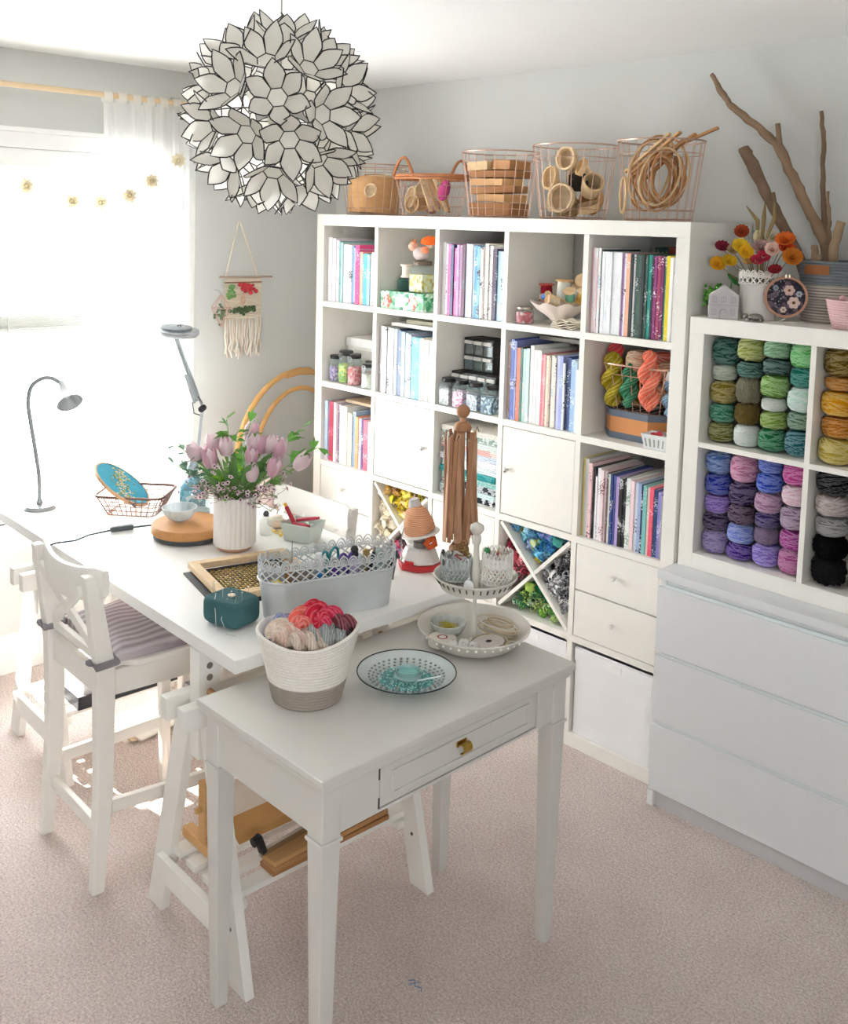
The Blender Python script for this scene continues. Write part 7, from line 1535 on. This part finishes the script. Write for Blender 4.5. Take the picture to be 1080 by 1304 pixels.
o = o.build('seed_beads', [mat('#4f9f9c', 0.3, var=0.12), mat('#a8d4d0', 0.3, var=0.1)], None, (1.868, -1.188, ST)); tag(o, 'loose turquoise seed beads covering the middle of the glass dish', 'beads'); o['kind'] = 'stuff'
t = thing('bead_cup', 'little ridged glass cup of beads in the middle of the dish', 'cup', (1.868, -1.183, ST+0.0205))
MB().lathe([(0, 0), (0.030, 0), (0.033, 0.004), (0.028, 0.008), (0.030, 0.018), (0.027, 0.018), (0.024, 0.008), (0, 0.005)], 40).build('cup_wall', glass_mat('#bfe0de', 0.04, 0.45), t, smooth=50)
MB().lathe([(0, 0.012), (0.024, 0.012), (0.024, 0.0055), (0, 0.0055)], 30).build('beads', mat('#7fbcb8', 0.4, var=0.2, vs=400, bump=0.8, bs=500), t)
t = thing('bead_needle', 'thin glass rod lying across the beads', 'needle', (1.912, -1.172, ST+0.027), (0, R(-14), R(42)))
MB().cyl((-0.035, 0, 0), (0.035, 0, 0), 0.0022, n=8).build('rod', mat('#d8e4e4', 0.2), t, smooth=60); MB().sphere((0.037, 0, 0), 0.003, 8, 6).build('tip', mat('#d8e4e4', 0.2), t, smooth=60)
# two-tier stand
TX, TY = 1.810, -0.893
ENM = mat('#ddd8cf', 0.4, var=0.03)
t = thing('tiered_stand', 'cream enamel two-tier stand with pierced rims and a turned handle', 'stand', (TX, TY, ST), 0)
def tray(name, r0, r1, z, h, n, drop):
    tr = MB().lathe([(0, z), (r0, z), (r0+0.010, z+0.004), (r1-0.004, z+h-0.004), (r1, z+h), (r1-0.003, z+h+0.0015), (r1-0.008, z+h-0.004), (r0+0.006, z+0.007), (r0, z+0.004), (0, z+0.004)], 60).build(name, ENM, t, smooth=40)
    b = MB(); hm_ = mat('#5c564e', 0.8)
    for k in range(n):
        a = 2*PI*k/n; rr = r0+(r1-r0)*0.72
        if drop: b.bar(((rr-0.0035)*math.cos(a), (rr-0.0035)*math.sin(a), z+h*0.50), ((rr+0.0045)*math.cos(a), (rr+0.0045)*math.sin(a), z+h*0.82), 0.003, 0.0024, up=(math.cos(a), math.sin(a), 0))
        else: b.sphere(((rr+0.004)*math.cos(a), (rr+0.004)*math.sin(a), z+h*0.74), 0.0036, 6, 4)
    b.build('piercing', hm_ if drop else mat('#f4f2ee', 0.8), tr)['kind'] = 'stuff'
    MB().ring((0, 0, z+h+0.0005), r1-0.001, 0.0022, 64, 6).build('rolled_rim', ENM, tr, smooth=60)
tray('lower_tray', 0.098, 0.146, 0.006, 0.044, 40, False)
MB().lathe([(0.05, 0), (0.06, 0), (0.058, 0.0058), (0, 0.0058)], 40).build('foot', ENM, t, smooth=40)
tray('upper_tray', 0.080, 0.108, 0.150, 0.036, 36, True)
MB().lathe([(0.020, 0.0105), (0.012, 0.014), (0.0052, 0.018), (0.0052, 0.149)], 16).build('lower_rod', ENM, t, smooth=50)
MB().lathe([(0.014, 0.1545), (0.011, 0.17), (0.012, 0.20), (0.008, 0.235), (0.0065, 0.262), (0.011, 0.272), (0.0115, 0.286), (0.009, 0.292), (0.014, 0.298), (0.0185, 0.306), (0.017, 0.316), (0.008, 0.322), (0, 0.323)], 22).build('turned_handle', ENM, t, smooth=50)
# in the upper tray
UZ = ST+0.1546
GPOT = mat('#b9bfbc', 0.4, 0.3, var=0.04)
lace_pot('lace_cup', 'grey punched metal cup on the upper tray', (TX-0.048, TY-0.022, UZ), 0.034, 0.042, 0.075, 0.062, 22, GPOT, rows=4)
lace_pot('lace_cup', 'white punched lace metal cup on the upper tray', (TX+0.040, TY+0.038, UZ), 0.034, 0.043, 0.098, 0.092, 22, LACEW, rows=6)
MB_ = None
t = thing('bottle_opener_key', 'dark iron ring-handled key resting on the grey cup rim', 'key', (TX-0.070, TY-0.052, UZ+0.062), (R(80), 0, R(-40)))
MB().ring((-0.018, 0.006, 0), 0.014, 0.0032, 20, 6).build('ring_handle', mat('#4a4540', 0.5, 0.7), t, smooth=60); MB().tube([(-0.004, 0.006, 0), (0.02, 0.004, 0), (0.035, 0.0, 0)], 0.0028, 6).build('shank', mat('#7a7470', 0.4, 0.7), t, smooth=60)
t = thing('button_card', 'folded white card of pins in the grey metal cup', 'card', (TX-0.042, TY-0.020, UZ+0.058), (0.3, 0.5, 0.4))
MB().box(-0.022, 0.022, -0.001, 0.001, -0.025, 0.028).build('card', mat('#ded8d8', 0.7), t); MB().box(-0.018, 0.018, -0.002, -0.0011, 0.01, 0.016).build('print_line', mat('#b86a6a', 0.7), t)
t = thing('jute_bow', 'tangle of brown jute string in the grey metal cup', 'string', (TX-0.038, TY-0.012, UZ+0.085), 0)
for k in range(7): MB().ring((0.006*math.sin(k), 0.006*math.cos(k*2), 0.004*k-0.012), 0.016, 0.002, 16, 5, 'XYZ'[k % 3]).build('string_loop', mat('#8f6c44', 0.95), t)
t = thing('green_bead_pin', 'green glass bead on a pick in the white lace cup', 'bead', (TX+0.030, TY+0.022, UZ+0.006), (0.1, -0.05, 0))
MB().cyl((0, 0, 0), (0, 0, 0.085), 0.0012, n=6).build('pick', BEECH, t); MB().sphere((0, 0, 0.092), 0.009, 12, 8).build('bead', mat('#3c8c54', 0.2), t, smooth=80)
for k, (dx, dy, a, c, nm) in enumerate(((0.050, 0.040, 0.16, '#d8b0a0', 'pink'), (0.062, 0.045, 0.30, '#c8a87c', 'tan'), (0.044, 0.050, 0.05, '#b06a6a', 'rust'))):
    t = thing('pencil', '%s pencil leaning in the white lace cup' % nm, 'pencil', (TX+dx-0.012, TY+dy-0.010, UZ+0.006), (0, a, 0.5)); MB().cyl((0, 0, 0), (0, 0, 0.085), 0.0035, n=6).build('barrel', mat(c, 0.5), t); MB().lathe([(0.0035, 0.0852), (0, 0.094)], 6).build('point', BEECH, t)
t = thing('measuring_tape', 'flat grey measuring tape case on the upper tray', 'tape', (TX-0.012, TY-0.052, UZ), 0.3)
MB().lathe([(0, 0), (0.024, 0), (0.026, 0.003), (0.026, 0.009), (0.022, 0.012), (0, 0.012)], 26, wave=lambda a, r, z: (r*(1+0.25*abs(math.cos(a))), z)).build('case', mat('#a39c94', 0.5), t, smooth=50); MB().lathe([(0, 0.0121), (0.008, 0.0121), (0.007, 0.0135), (0, 0.0135)], 14).build('button', mat('#8a8480', 0.5), t)
t = thing('white_chalk_wheel', 'white rounded chalk block leaning on the upper tray rim', 'chalk', (TX+0.030, TY-0.058, UZ+0.001), R(20))
MB().sphere((0, 0, 0.019), 0.019, 14, 10, 0, (0.75, 0.5, 1)).build('block', mat('#eceef0', 0.4), t, smooth=70); MB().lathe([(0.004, 0.037), (0.003, 0.042), (0, 0.043)], 8).build('nib', mat('#d8dadc', 0.4), t)
# in the lower tray
LZ = ST+0.0106
bw = thing('glass_bowl', 'small clear glass bowl of yellow stamens in the lower tray', 'bowl', (TX-0.065, TY-0.028, LZ))
MB().lathe([(0, 0.003), (0.022, 0), (0.034, 0.008), (0.044, 0.024), (0.048, 0.036), (0.045, 0.036), (0.040, 0.024), (0.030, 0.011), (0, 0.006)], 60, wave=wav(14, 0.03)).build('bowl_body', glass_mat('#e2e6e2', 0.05, 0.5), bw, smooth=60)
MB().ring((0, 0, 0.036), 0.0465, 0.0015, 40, 5).build('lip', glass_mat('#f0f2f0', 0.05, 0.4), bw)
b = MB()
for k in range(60):
    a = rt.uniform(0, 2*PI); r = rt.uniform(0, 0.024); d = Vector((rt.gauss(0, 1), rt.gauss(0, 1), rt.uniform(0, 0.7))).normalized()*0.022; p = Vector((r*math.cos(a), r*math.sin(a), rt.uniform(0.014, 0.026))); b.tube([p-d*0.5, p+d*0.5], 0.0011, 4)
o = b.build('flower_stamens', mat('#b8a83c', 0.8, var=0.15), None, (TX-0.065, TY-0.028, LZ+0.002)); tag(o, 'heap of yellow-green stamens in the small glass bowl', 'craft supply'); o['kind'] = 'stuff'
t = thing('tape_roll', 'roll of white cotton tape with a dusky pink core', 'tape', (TX-0.035, TY-0.080, LZ)); MB().lathe([(0.014, 0), (0.036, 0), (0.037, 0.003), (0.037, 0.016), (0.034, 0.019), (0.014, 0.019)], 32).build('tape', mat('#e4dcd0', 0.8, var=0.04), t, smooth=40); MB().lathe([(0, 0.001), (0.0138, 0.001), (0.0138, 0.0195), (0.010, 0.0195), (0, 0.012)], 20).build('core', mat('#a85a5c', 0.7), t, smooth=40)
for k, (dx, dy) in enumerate(((0.008, -0.100), (0.040, -0.092), (0.022, -0.069), (0.054, -0.062), (0.070, -0.086))):
    t = thing('cotton_ball', 'smooth white wooden bead egg in the lower tray', 'bead', (TX+dx*0.9+0.004, TY+dy*0.9, LZ), 0, 'white bead eggs'); MB().sphere((0, 0, 0.0145), 0.0145, 14, 10, 0, (1.0, 1.0, 1)).build('egg', mat('#eae8e4', 0.5), t, smooth=80); MB().cyl((0, 0, 0.0288), (0, 0, 0.0296), 0.0025, n=8).build('bead_hole', mat('#c8c0b8', 0.8), t)
t = thing('ribbon_spool', 'flat spool of cream ribbon trailing loose loops', 'spool', (TX+0.062, TY-0.008, LZ+0.004), (0.08, -0.08, 0)); MB().lathe([(0.008, 0.013), (0.040, 0.013), (0.040, 0.0155), (0.008, 0.0155)], 30).build('flange', mat('#d9d2cd', 0.6), t, smooth=40); MB().lathe([(0.008, 0), (0.040, 0), (0.040, 0.0025), (0.008, 0.0025)], 30).build('flange', mat('#d9d2cd', 0.6), t, smooth=40); MB().lathe([(0.009, 0.0026), (0.026, 0.0026), (0.026, 0.0129), (0.009, 0.0129)], 26).build('ribbon_winding', mat('#d8c8b0', 0.8), t, smooth=40); MB().cyl((0, 0, 0.0), (0, 0, 0.0158), 0.0078, n=14).build('hub', DARK, t)
for k in range(5): MB().ring((0.004*math.sin(k*2), 0.004*math.cos(k*2), 0.004+0.003*k), 0.043+0.0015*k, 0.0013, 32, 4, sc=(1, 0.9)).build('loose_loop', mat('#cdbb9c', 0.9), t)
t = thing('raffia_coil', 'loose coil of pale raffia and cord along the back of the lower tray', 'cord', (TX+0.030, TY+0.062, LZ+0.006))
for k in range(10): MB().ring((0.01*math.sin(k*1.7), 0.006*math.cos(k*2.1), 0.004*k+0.004), 0.042+0.012*math.sin(k*1.3), 0.0018, 30, 5, sc=(1.25, 0.6)).build('cord_turn', mat(('#d8cbb4', '#e0d8cc', '#c4b08c')[k % 3], 0.9), t, smooth=60)
t = thing('black_bead_strand', 'tiny black bead strand beside the ribbon spool', 'beads', (TX+0.098, TY-0.022, LZ+0.010))
for k in range(7): MB().sphere((0.004*k-0.01, 0.005*math.sin(k*1.9), 0.002*(k % 2)+0.003), 0.0035, 8, 6).build('bead', DARK, t, smooth=80)
# orange yarn cone standing at the back edge
t = thing('yarn_cone', 'orange yarn cone with a metal foot at the back edge of the painted table', 'yarn', (1.662, -0.905, ST))
MB().lathe([(0, 0), (0.014, 0), (0.014, 0.004), (0.009, 0.006), (0, 0.006)], 20).build('metal_foot', STEEL, t, smooth=40)
prof = [(0.010, 0.0065)]
for k in range(6): prof += [(0.0135-0.0005*k, 0.008+0.0042*k), (0.0125-0.0005*k, 0.010+0.0042*k)]
MB().lathe(prof+[(0, 0.033)], 20).build('winding', yarn_mat('#d87a3c'), t, smooth=60)
# ================================================================== PENDANT LAMP
def make_pendant():
    C = Vector((1.357, -1.20, 2.092)); R0 = 0.190
    t = thing('pendant_lamp', 'round pendant lamp of pale shell petals edged in black wire', 'pendant lamp', C)
    CAP = mat('#f3f0e8', 0.35, var=0.06, vs=14, transl=0.5, spec=0.5); WIRE = mat('#191817', 0.45)
    rim = 0.0017
    # petal: pointed leaf, local +y outwards along the petal, z the shell's outer side
    def outline(L, w, hw):
        pts = [(-hw, 0), (-w*0.82, L*0.28), (-w, L*0.45), (-w*0.86, L*0.62), (-w*0.48, L*0.82), (0, L)]
        return pts+[(-x, y) for x, y in reversed(pts[:-1])]
    def petal_me(L, w, hw, cup):
        o = outline(L, w, hw); z = lambda x, y: cup*(1-(x/w)**2)*math.sin(PI*min(1, y/L))*0.5
        b = MB(); n = len(o); V = [(x, y, 0) for x, y in o]; mid = [(0, y, z(0, y)) for y in (L*0.02, L*0.3, L*0.5, L*0.7, L*0.88)]
        vs = V+mid; f = []
        m = n
        f += [(0, 1, m+1, m), (1, 2, m+2, m+1), (2, 3, m+3, m+2), (3, 4, m+4, m+3), (4, 5, m+4), (10, m, m+1, 9), (9, m+1, m+2, 8), (8, m+2, m+3, 7), (7, m+3, m+4, 6), (6, m+4, 5), (0, m, 10)]
        b.add(vs, f, 0)
        b.tube([(x, y, 0.0003) for x, y in o], rim, 5, closed=True, mi=1)
        return b.mesh('petal', [CAP, WIRE], 60)
    hxr = 0.0255
    P1 = petal_me(0.084, 0.0265, hxr*0.5, 0.010); P2 = petal_me(0.078, 0.025, hxr*0.5, 0.008)
    hexp = [(hxr*math.cos(PI*k/3), hxr*math.sin(PI*k/3), 0) for k in range(6)]
    HEX = MB().add(hexp, [tuple(range(6))], 0).tube(hexp, rim, 5, closed=True, mi=1).mesh('hexagon_pane', [CAP, WIRE])
    # 12 vertices + 30 edge midpoints of an icosahedron
    g = (1+5**0.5)/2; V = []
    for a in (-1, 1):
        for b in (-g, g): V += [Vector((0, a, b)), Vector((a, b, 0)), Vector((b, 0, a))]
    V = [v.normalized() for v in V]; D = list(V); d0 = min((V[0]-v).length for v in V[1:])*1.05
    for i in range(12):
        for j in range(i+1, 12):
            if (V[i]-V[j]).length < d0: D.append((V[i]+V[j]).normalized())
    rot = Euler((0.35, 0.2, 0.55)).to_matrix(); D = [rot @ d for d in D]; rg = random.Random(6)
    for n, d in enumerate(D):
        q = d.to_track_quat('Z', 'Y') @ Euler((0, 0, rg.uniform(0, PI/3))).to_quaternion()
        p = d*R0
        h = obj('hexagon_pane', HEX, t, p, q.to_euler())
        for k in range(6):
            a = PI*k/3+PI/6; M = q.to_matrix().to_4x4() @ Matrix.Rotation(a-PI/2, 4, 'Z') @ Matrix.Translation((0, hxr*0.866, 0)) @ Matrix.Rotation(R(42+rg.uniform(-5, 7)), 4, 'X')
            o = obj('petal', P1 if (k+n) % 2 else P2, t); o.matrix_local = Matrix.Translation(p) @ M
    MB().cyl((0, 0, 0.06), (0, 0, ZC-C.z-0.022), 0.0022, n=8).build('cord', mat('#b9b6b0', 0.5), t)
    MB().lathe([(0.045, ZC-C.z-0.001), (0.045, ZC-C.z-0.012), (0.02, ZC-C.z-0.024), (0, ZC-C.z-0.025)], 28).build('ceiling_rose', WHITE, t, smooth=50)
    MB().lathe([(0.018, 0.02), (0.018, 0.06), (0.006, 0.068)], 16).build('lamp_holder', WHITE, t, smooth=40)
    MB().sphere((0, 0, -0.01), 0.032, 16, 12).build('bulb', mat('#f2efe6', 0.3, transl=0.3), t, smooth=80)
    f = MB()
    for a in range(3): f.ring((0, 0, 0), R0-0.012, 0.0016, 48, 5, 'XYZ'[a])
    f.build('wire_frame', WIRE, t, smooth=60)
make_pendant()

# ================================================================== WALL HANGING AND CORNER
def wall_hanging():
    y0, y1 = -0.288, -0.001; ym = -0.150
    t = thing('wall_hanging', 'small woven wall hanging with red blooms and a long fringe', 'wall hanging', (XW+0.012, 0, 0))
    CT = mat('#e6d9c6', 0.95, var=0.08, vs=80, bump=0.4, bs=160); RED = yarn_mat('#c8444a'); GRN = yarn_mat('#7fa86a'); DGR = yarn_mat('#55694a')
    MB().cyl((0, y0+0.01, 1.557), (0, y1+0.012, 1.553), 0.004, n=8).build('dowel', wood('#b49a84', axis=1), t, smooth=50)
    MB().tube([(0, -0.245, 1.557), (0, -0.178, 1.805), (0, -0.170, 1.808), (0, -0.070, 1.556)], 0.0034, 6).build('hanging_cord', CT, t, smooth=60)
    n = 22; yA, yB = -0.252, -0.052
    for k in range(n):
        z0, z1 = 1.548-0.0085*k, 1.548-0.0085*(k+1)
        MB().grid(18, 5, lambda u, v: (0.0035+0.0035*math.sin(PI*v)+0.0012*math.sin(u*60+k*PI), yA+(yB-yA)*u, z0+(z1-z0)*v)).build('woven_row', CT, t, smooth=80)
    rg = random.Random(1)
    for k in range(17):
        y = yA+0.006+(yB-yA-0.012)*k/16; L = rg.uniform(0.155, 0.19); P = []
        for q in range(7): P.append((0.004+rg.uniform(-.002, .003), y+rg.uniform(-.0035, .0035)*q*0.5, 1.366-L*q/6))
        MB().tube(P, [0.0035, 0.0055, 0.0055, 0.0055, 0.006, 0.0055, 0.003], 6).build('fringe_tassel', mat(('#e9dfd2', '#dccabc', '#efe8dc')[k % 3], 0.95, var=0.1, vs=120, bump=0.4, bs=250, stretch=(1, 1, 0.15)), t, smooth=70)
    def tuft(c, m, y, z, w, h, nn, name):
        b = MB()
        for q in range(nn): b.sphere((0.008+rg.uniform(0, .008), y+rg.gauss(0, w), z+rg.gauss(0, h)), rg.uniform(0.006, 0.011), 7, 5)
        b.build(name, m, t, smooth=80)
    tuft(0, RED, -0.135, 1.503, 0.022, 0.010, 34, 'red_bloom'); tuft(0, GRN, -0.225, 1.490, 0.012, 0.016, 22, 'green_leaves'); tuft(0, DGR, -0.150, 1.408, 0.032, 0.008, 34, 'moss_tuft'); tuft(0, mat('#d8b49c', 0.95), -0.16, 1.45, 0.004, 0.014, 12, 'stem_tuft')
    MB().box(0.004, 0.008, yA, yB, 1.528, 1.534).build('brown_stripe', yarn_mat('#8c6a54'), t)
wall_hanging()
def himmeli():
    t = thing('himmeli', 'rose gold geometric wire planter hanging beside the weaving', 'ornament', (XW+0.062, -0.300, 1.41))
    w = 0.045; T, B = (0, 0, 0.075), (0, 0, -0.075); mid = [(w*math.cos(a), w*math.sin(a), 0.012) for a in [2*PI*k/5 for k in range(5)]]
    for k in range(5):
        a, b = mid[k], mid[(k+1) % 5]
        for p, q in ((a, b), (a, T), (a, B)): MB().tube([p, q], 0.0018, 5).build('wire_edge', mat('#d8b0a0', 0.35, 0.7), t)
    MB().tube([(-0.058, 0, 0.09), (-0.02, 0, 0.09), (0, 0, 0.075)], 0.0015, 5).build('hook', STEEL, t)
    b = MB(); rg = random.Random(3)
    for q in range(30): b.sphere((rg.gauss(0, .014), rg.gauss(0, .014), rg.gauss(-0.008, .014)), rg.uniform(0.004, 0.008), 6, 4)
    b.build('moss', mat('#6c7c5c', 0.95, var=0.15), t, smooth=80)['kind'] = 'stuff'
himmeli()
def rattan_chair():
    t = thing('rattan_chair', 'round-backed rattan chair in the corner behind the bookcase side', 'chair', (-0.18, -0.03, 0), R(0))
    RC = wood('#d3a468', axis=1); b = 0
    # two concentric bent canes form the round back, standing near the window wall side of the corner
    def arc(r, w, x, z0): return [(x, 0.10+w*math.cos(a), z0+r*math.sin(a)) for a in [PI*(-0.06+1.12*k/24) for k in range(25)]]
    MB().tube(arc(0.42, 0.345, -0.03, 0.70), 0.013, 8).build('back_hoop', RC, t, smooth=60)
    MB().tube(arc(0.34, 0.250, -0.02, 0.70), 0.011, 8).build('back_hoop', RC, t, smooth=60)
    MB().tube([(-0.03, 0.03, 1.105), (-0.028, 0.10, 1.118), (-0.03, 0.17, 1.112)], 0.018, 8).build('cane_wrap', RC, t, smooth=60)
    for s in (-1, 1): MB().tube([(-0.02, 0.10+s*0.30, 0.66), (0.0, 0.10+s*0.26, 0.36), (-0.02, 0.10+s*0.24, 0.0)] if s < 0 else [(-0.02, 0.34, 0.66), (0.0, 0.34, 0.36), (-0.02, 0.34, 0.0)], 0.014, 8).build('leg', RC, t, smooth=60)
    MB().ring((0.0, 0.10, 0.40), 0.16, 0.013, 32, 8, sc=(0.85, 1.5)).build('seat_ring', RC, t, smooth=60)
    c = MB().sphere((0, 0, 0), 0.14, 20, 12, 0, (0.92, 1.45, 0.42)).build('seat_pillow', mat('#e0c8b4', 0.95, var=0.06, bump=0.2), None, (-0.185, 0.06, 0.473), smooth=80); tag(c, 'plump beige cushion on the rattan chair', 'cushion')
    p = MB(); 
    def pf(u, v):
        th = 2*PI*u; ph = PI*(v-0.5); e = 0.5; f = lambda q: (abs(q)**e)*(1 if q >= 0 else -1)
        return (0.055*f(math.cos(th))*f(math.cos(ph)), 0.14*f(math.sin(th))*f(math.cos(ph)), 0.13*f(math.sin(ph)))
    o = p.grid(32, 16, pf, closeu=True).build('throw_pillow', mat('#e4cfcb', 0.95, var=0.05, bump=0.15), None, (-0.10, -0.30, 0.60), (0, R(-10), R(-55)), smooth=70); tag(o, 'blush pink throw pillow leaning on the rattan chair', 'cushion')
rattan_chair()

# ================================================================== UNDER THE TABLE
SHZ = 0.1962                                  # top of the trestle's slats
def paper_roll():
    t = thing('paper_roll_stand', 'wooden stand holding a roll of brown kraft paper on the trestle shelf', 'paper roll', (1.392, -1.205, SHZ), TROT)
    PW = wood('#d8ab74', axis=0)
    for y in (-0.222, 0.222):
        MB().box(-0.095, 0.105, y-0.016, y+0.016, 0.0, 0.028).build('foot', PW, t, bevel=0.004)
        MB().box(-0.020, 0.014, y-0.012, y+0.012, 0.0285, 0.185).build('upright', PW, t, bevel=0.003)
        MB().cyl((-0.003, y-0.028, 0.115), (-0.003, y-0.0125, 0.115), 0.008, n=12).build('peg', PW, t, smooth=40)
    KP = mat('#e8d8c6', 0.8, var=0.03)
    MB().lathe([(0.020, -0.198), (0.052, -0.198), (0.052, 0.198), (0.020, 0.198), (0.020, -0.198)], 40, M=Matrix.Translation((0.020, 0, 0.115)) @ Matrix.Rotation(R(90), 4, 'X')).build('paper_roll', KP, t, smooth=40)
    MB().cyl((-0.003+0.023, -0.2085, 0.115), (0.020, 0.2085, 0.115), 0.0185, n=18).build('core', mat('#b09070', 0.8), t, smooth=40)
    MB().grid(14, 2, lambda u, v: (0.072+0.05*u, -0.198+0.396*v, 0.112-0.075*u+0.03*u*u)).build('paper_tail', mat('#c8965c', 0.8, var=0.04), t, solid=0.0008)
paper_roll()
for k, (x, w, z, c, nm) in enumerate(((1.565, 0.060, 0.0, '#a8764a', 'lowest'), (1.567, 0.055, 0.0135, '#b98a5a', 'second'), (1.563, 0.05, 0.027, '#c89a66', 'topmost'))):
    o = MB().box(-w/2, w/2, -0.19, 0.19, 0, 0.013).build('wooden_board', wood(c, axis=1), None, (x, -1.17, SHZ+z+0.0003), (0, 0, TROT+0.03*k), bevel=0.0015); tag(o, 'brown wooden lath stacked on the trestle shelf, %s' % nm, 'board', 'laths on the trestle shelf')
def clamp(loc, rot, label):
    t = thing('bar_clamp', label, 'clamp', loc, rot, 'bar clamps on the trestle shelf'); BK = mat('#1d1d1f', 0.5)
    MB().box(-0.005, 0.005, -0.09, 0.16, 0.0, 0.016).build('steel_bar', STEEL, t)
    MB().box(-0.014, 0.014, -0.05, 0.005, -0.0, 0.030).build('sliding_body', BK, t, bevel=0.005)
    MB().bar((0.0, -0.045, 0.028), (0.03, -0.10, 0.075), 0.024, 0.022, w2=0.018, h2=0.016).build('grip', BK, t, bevel=0.005)
    MB().bar((0.0, 0.15, 0.008), (0.0, 0.17, 0.060), 0.020, 0.018).build('fixed_jaw', BK, t, bevel=0.004)
    MB().cyl((-0.008, 0.176, 0.056), (-0.008, 0.19, 0.054), 0.012, n=12).build('jaw_pad', BK, t, smooth=40)
clamp((1.588, -1.12, SHZ+0.0475), R(-4), 'black and steel bar clamp farther along the trestle shelf')
clamp((1.548, -1.22, SHZ+0.0475), R(184), 'black-handled bar clamp beside the kraft paper roll')
# tray and boxes on the far trestle's shelf
FX, FY = 0.345, -1.105
t = thing('storage_tray', 'long low black tray on the shelf of the window-side trestle', 'tray', (FX, FY, SHZ+0.0002), TROT)
w, d = 0.145, 0.235
MB().box(-w, w, -d, d, 0.0, 0.008).box(-w, w, -d, -d+0.008, 0.008, 0.045).box(-w, w, d-0.008, d, 0.008, 0.045).box(-w, -w+0.008, -d+0.008, d-0.008, 0.008, 0.045).box(w-0.008, w, -d+0.008, d-0.008, 0.008, 0.045).build('tray_body', mat('#2c2e34', 0.5), t, bevel=0.002)
MB().box(w+0.0005, w+0.006, -0.05, 0.05, 0.018, 0.034).build('handle', mat('#44464c', 0.5), t, bevel=0.002)
box_thing('white_box', 'white cardboard box standing in the low black tray', 'box', (FX+0.005, FY-0.105, SHZ+0.009), (0.24, 0.21, 0.13), mat('#f0eeee', 0.6), TROT)
box_thing('red_box', 'bright red tin standing in the low black tray', 'box', (FX+0.045, FY+0.165, SHZ+0.009), (0.16, 0.10, 0.10), mat('#d02c34', 0.4), TROT)
box_thing('black_box', 'small black case between the red tin and the white box', 'box', (FX+0.03, FY+0.055, SHZ+0.009), (0.18, 0.07, 0.12), DARK, TROT)
t = thing('wicker_box', 'pale wicker storage box on the carpet behind the window-side trestle', 'basket', (0.22, -0.60, 0), R(5))
MB().box(-0.14, 0.14, -0.13, 0.13, 0, 0.26).build('woven_body', stripe_mat('#e2dccb', '#bdb49c', 60, 'Z', bump=0.6), t, bevel=0.008); MB().box(-0.145, 0.145, -0.135, 0.135, 0.2605, 0.29).build('lid', stripe_mat('#e6e0d0', '#c8bfa8', 60, 'X', bump=0.5), t, bevel=0.006)
for k in range(3):
    o = MB().box(-0.10, 0.10, -0.14, 0.14, 0, 0.006).build('paper_sheet', mat(('#efe8dc', '#e0c8a8', '#f2eee8')[k], 0.8), None, (0.34+0.012*k, -1.02+0.012*k, 0.0006+0.0066*k), (0, 0, 0.08*k)); tag(o, 'sheaf of cream paper on the carpet under the trestle, %s in its pile' % ('lowest', 'middle', 'topmost')[k], 'paper', 'papers on the carpet')
t = thing('thread_scrap', 'tiny snippet of blue thread lying on the carpet', 'thread', (1.91, -1.175, 0.0))
MB().tube([(-0.02, 0, 0.002), (-0.008, 0.008, 0.006), (0.006, -0.004, 0.004), (0.018, 0.006, 0.003), (0.026, -0.002, 0.002)], 0.0014, 5).build('snippet', mat('#7f94b8', 0.9), t); MB().tube([(-0.01, -0.012, 0.003), (0.0, 0.0, 0.007), (0.004, 0.014, 0.003)], 0.0012, 5).build('snippet', mat('#8fa0c0', 0.9), t)
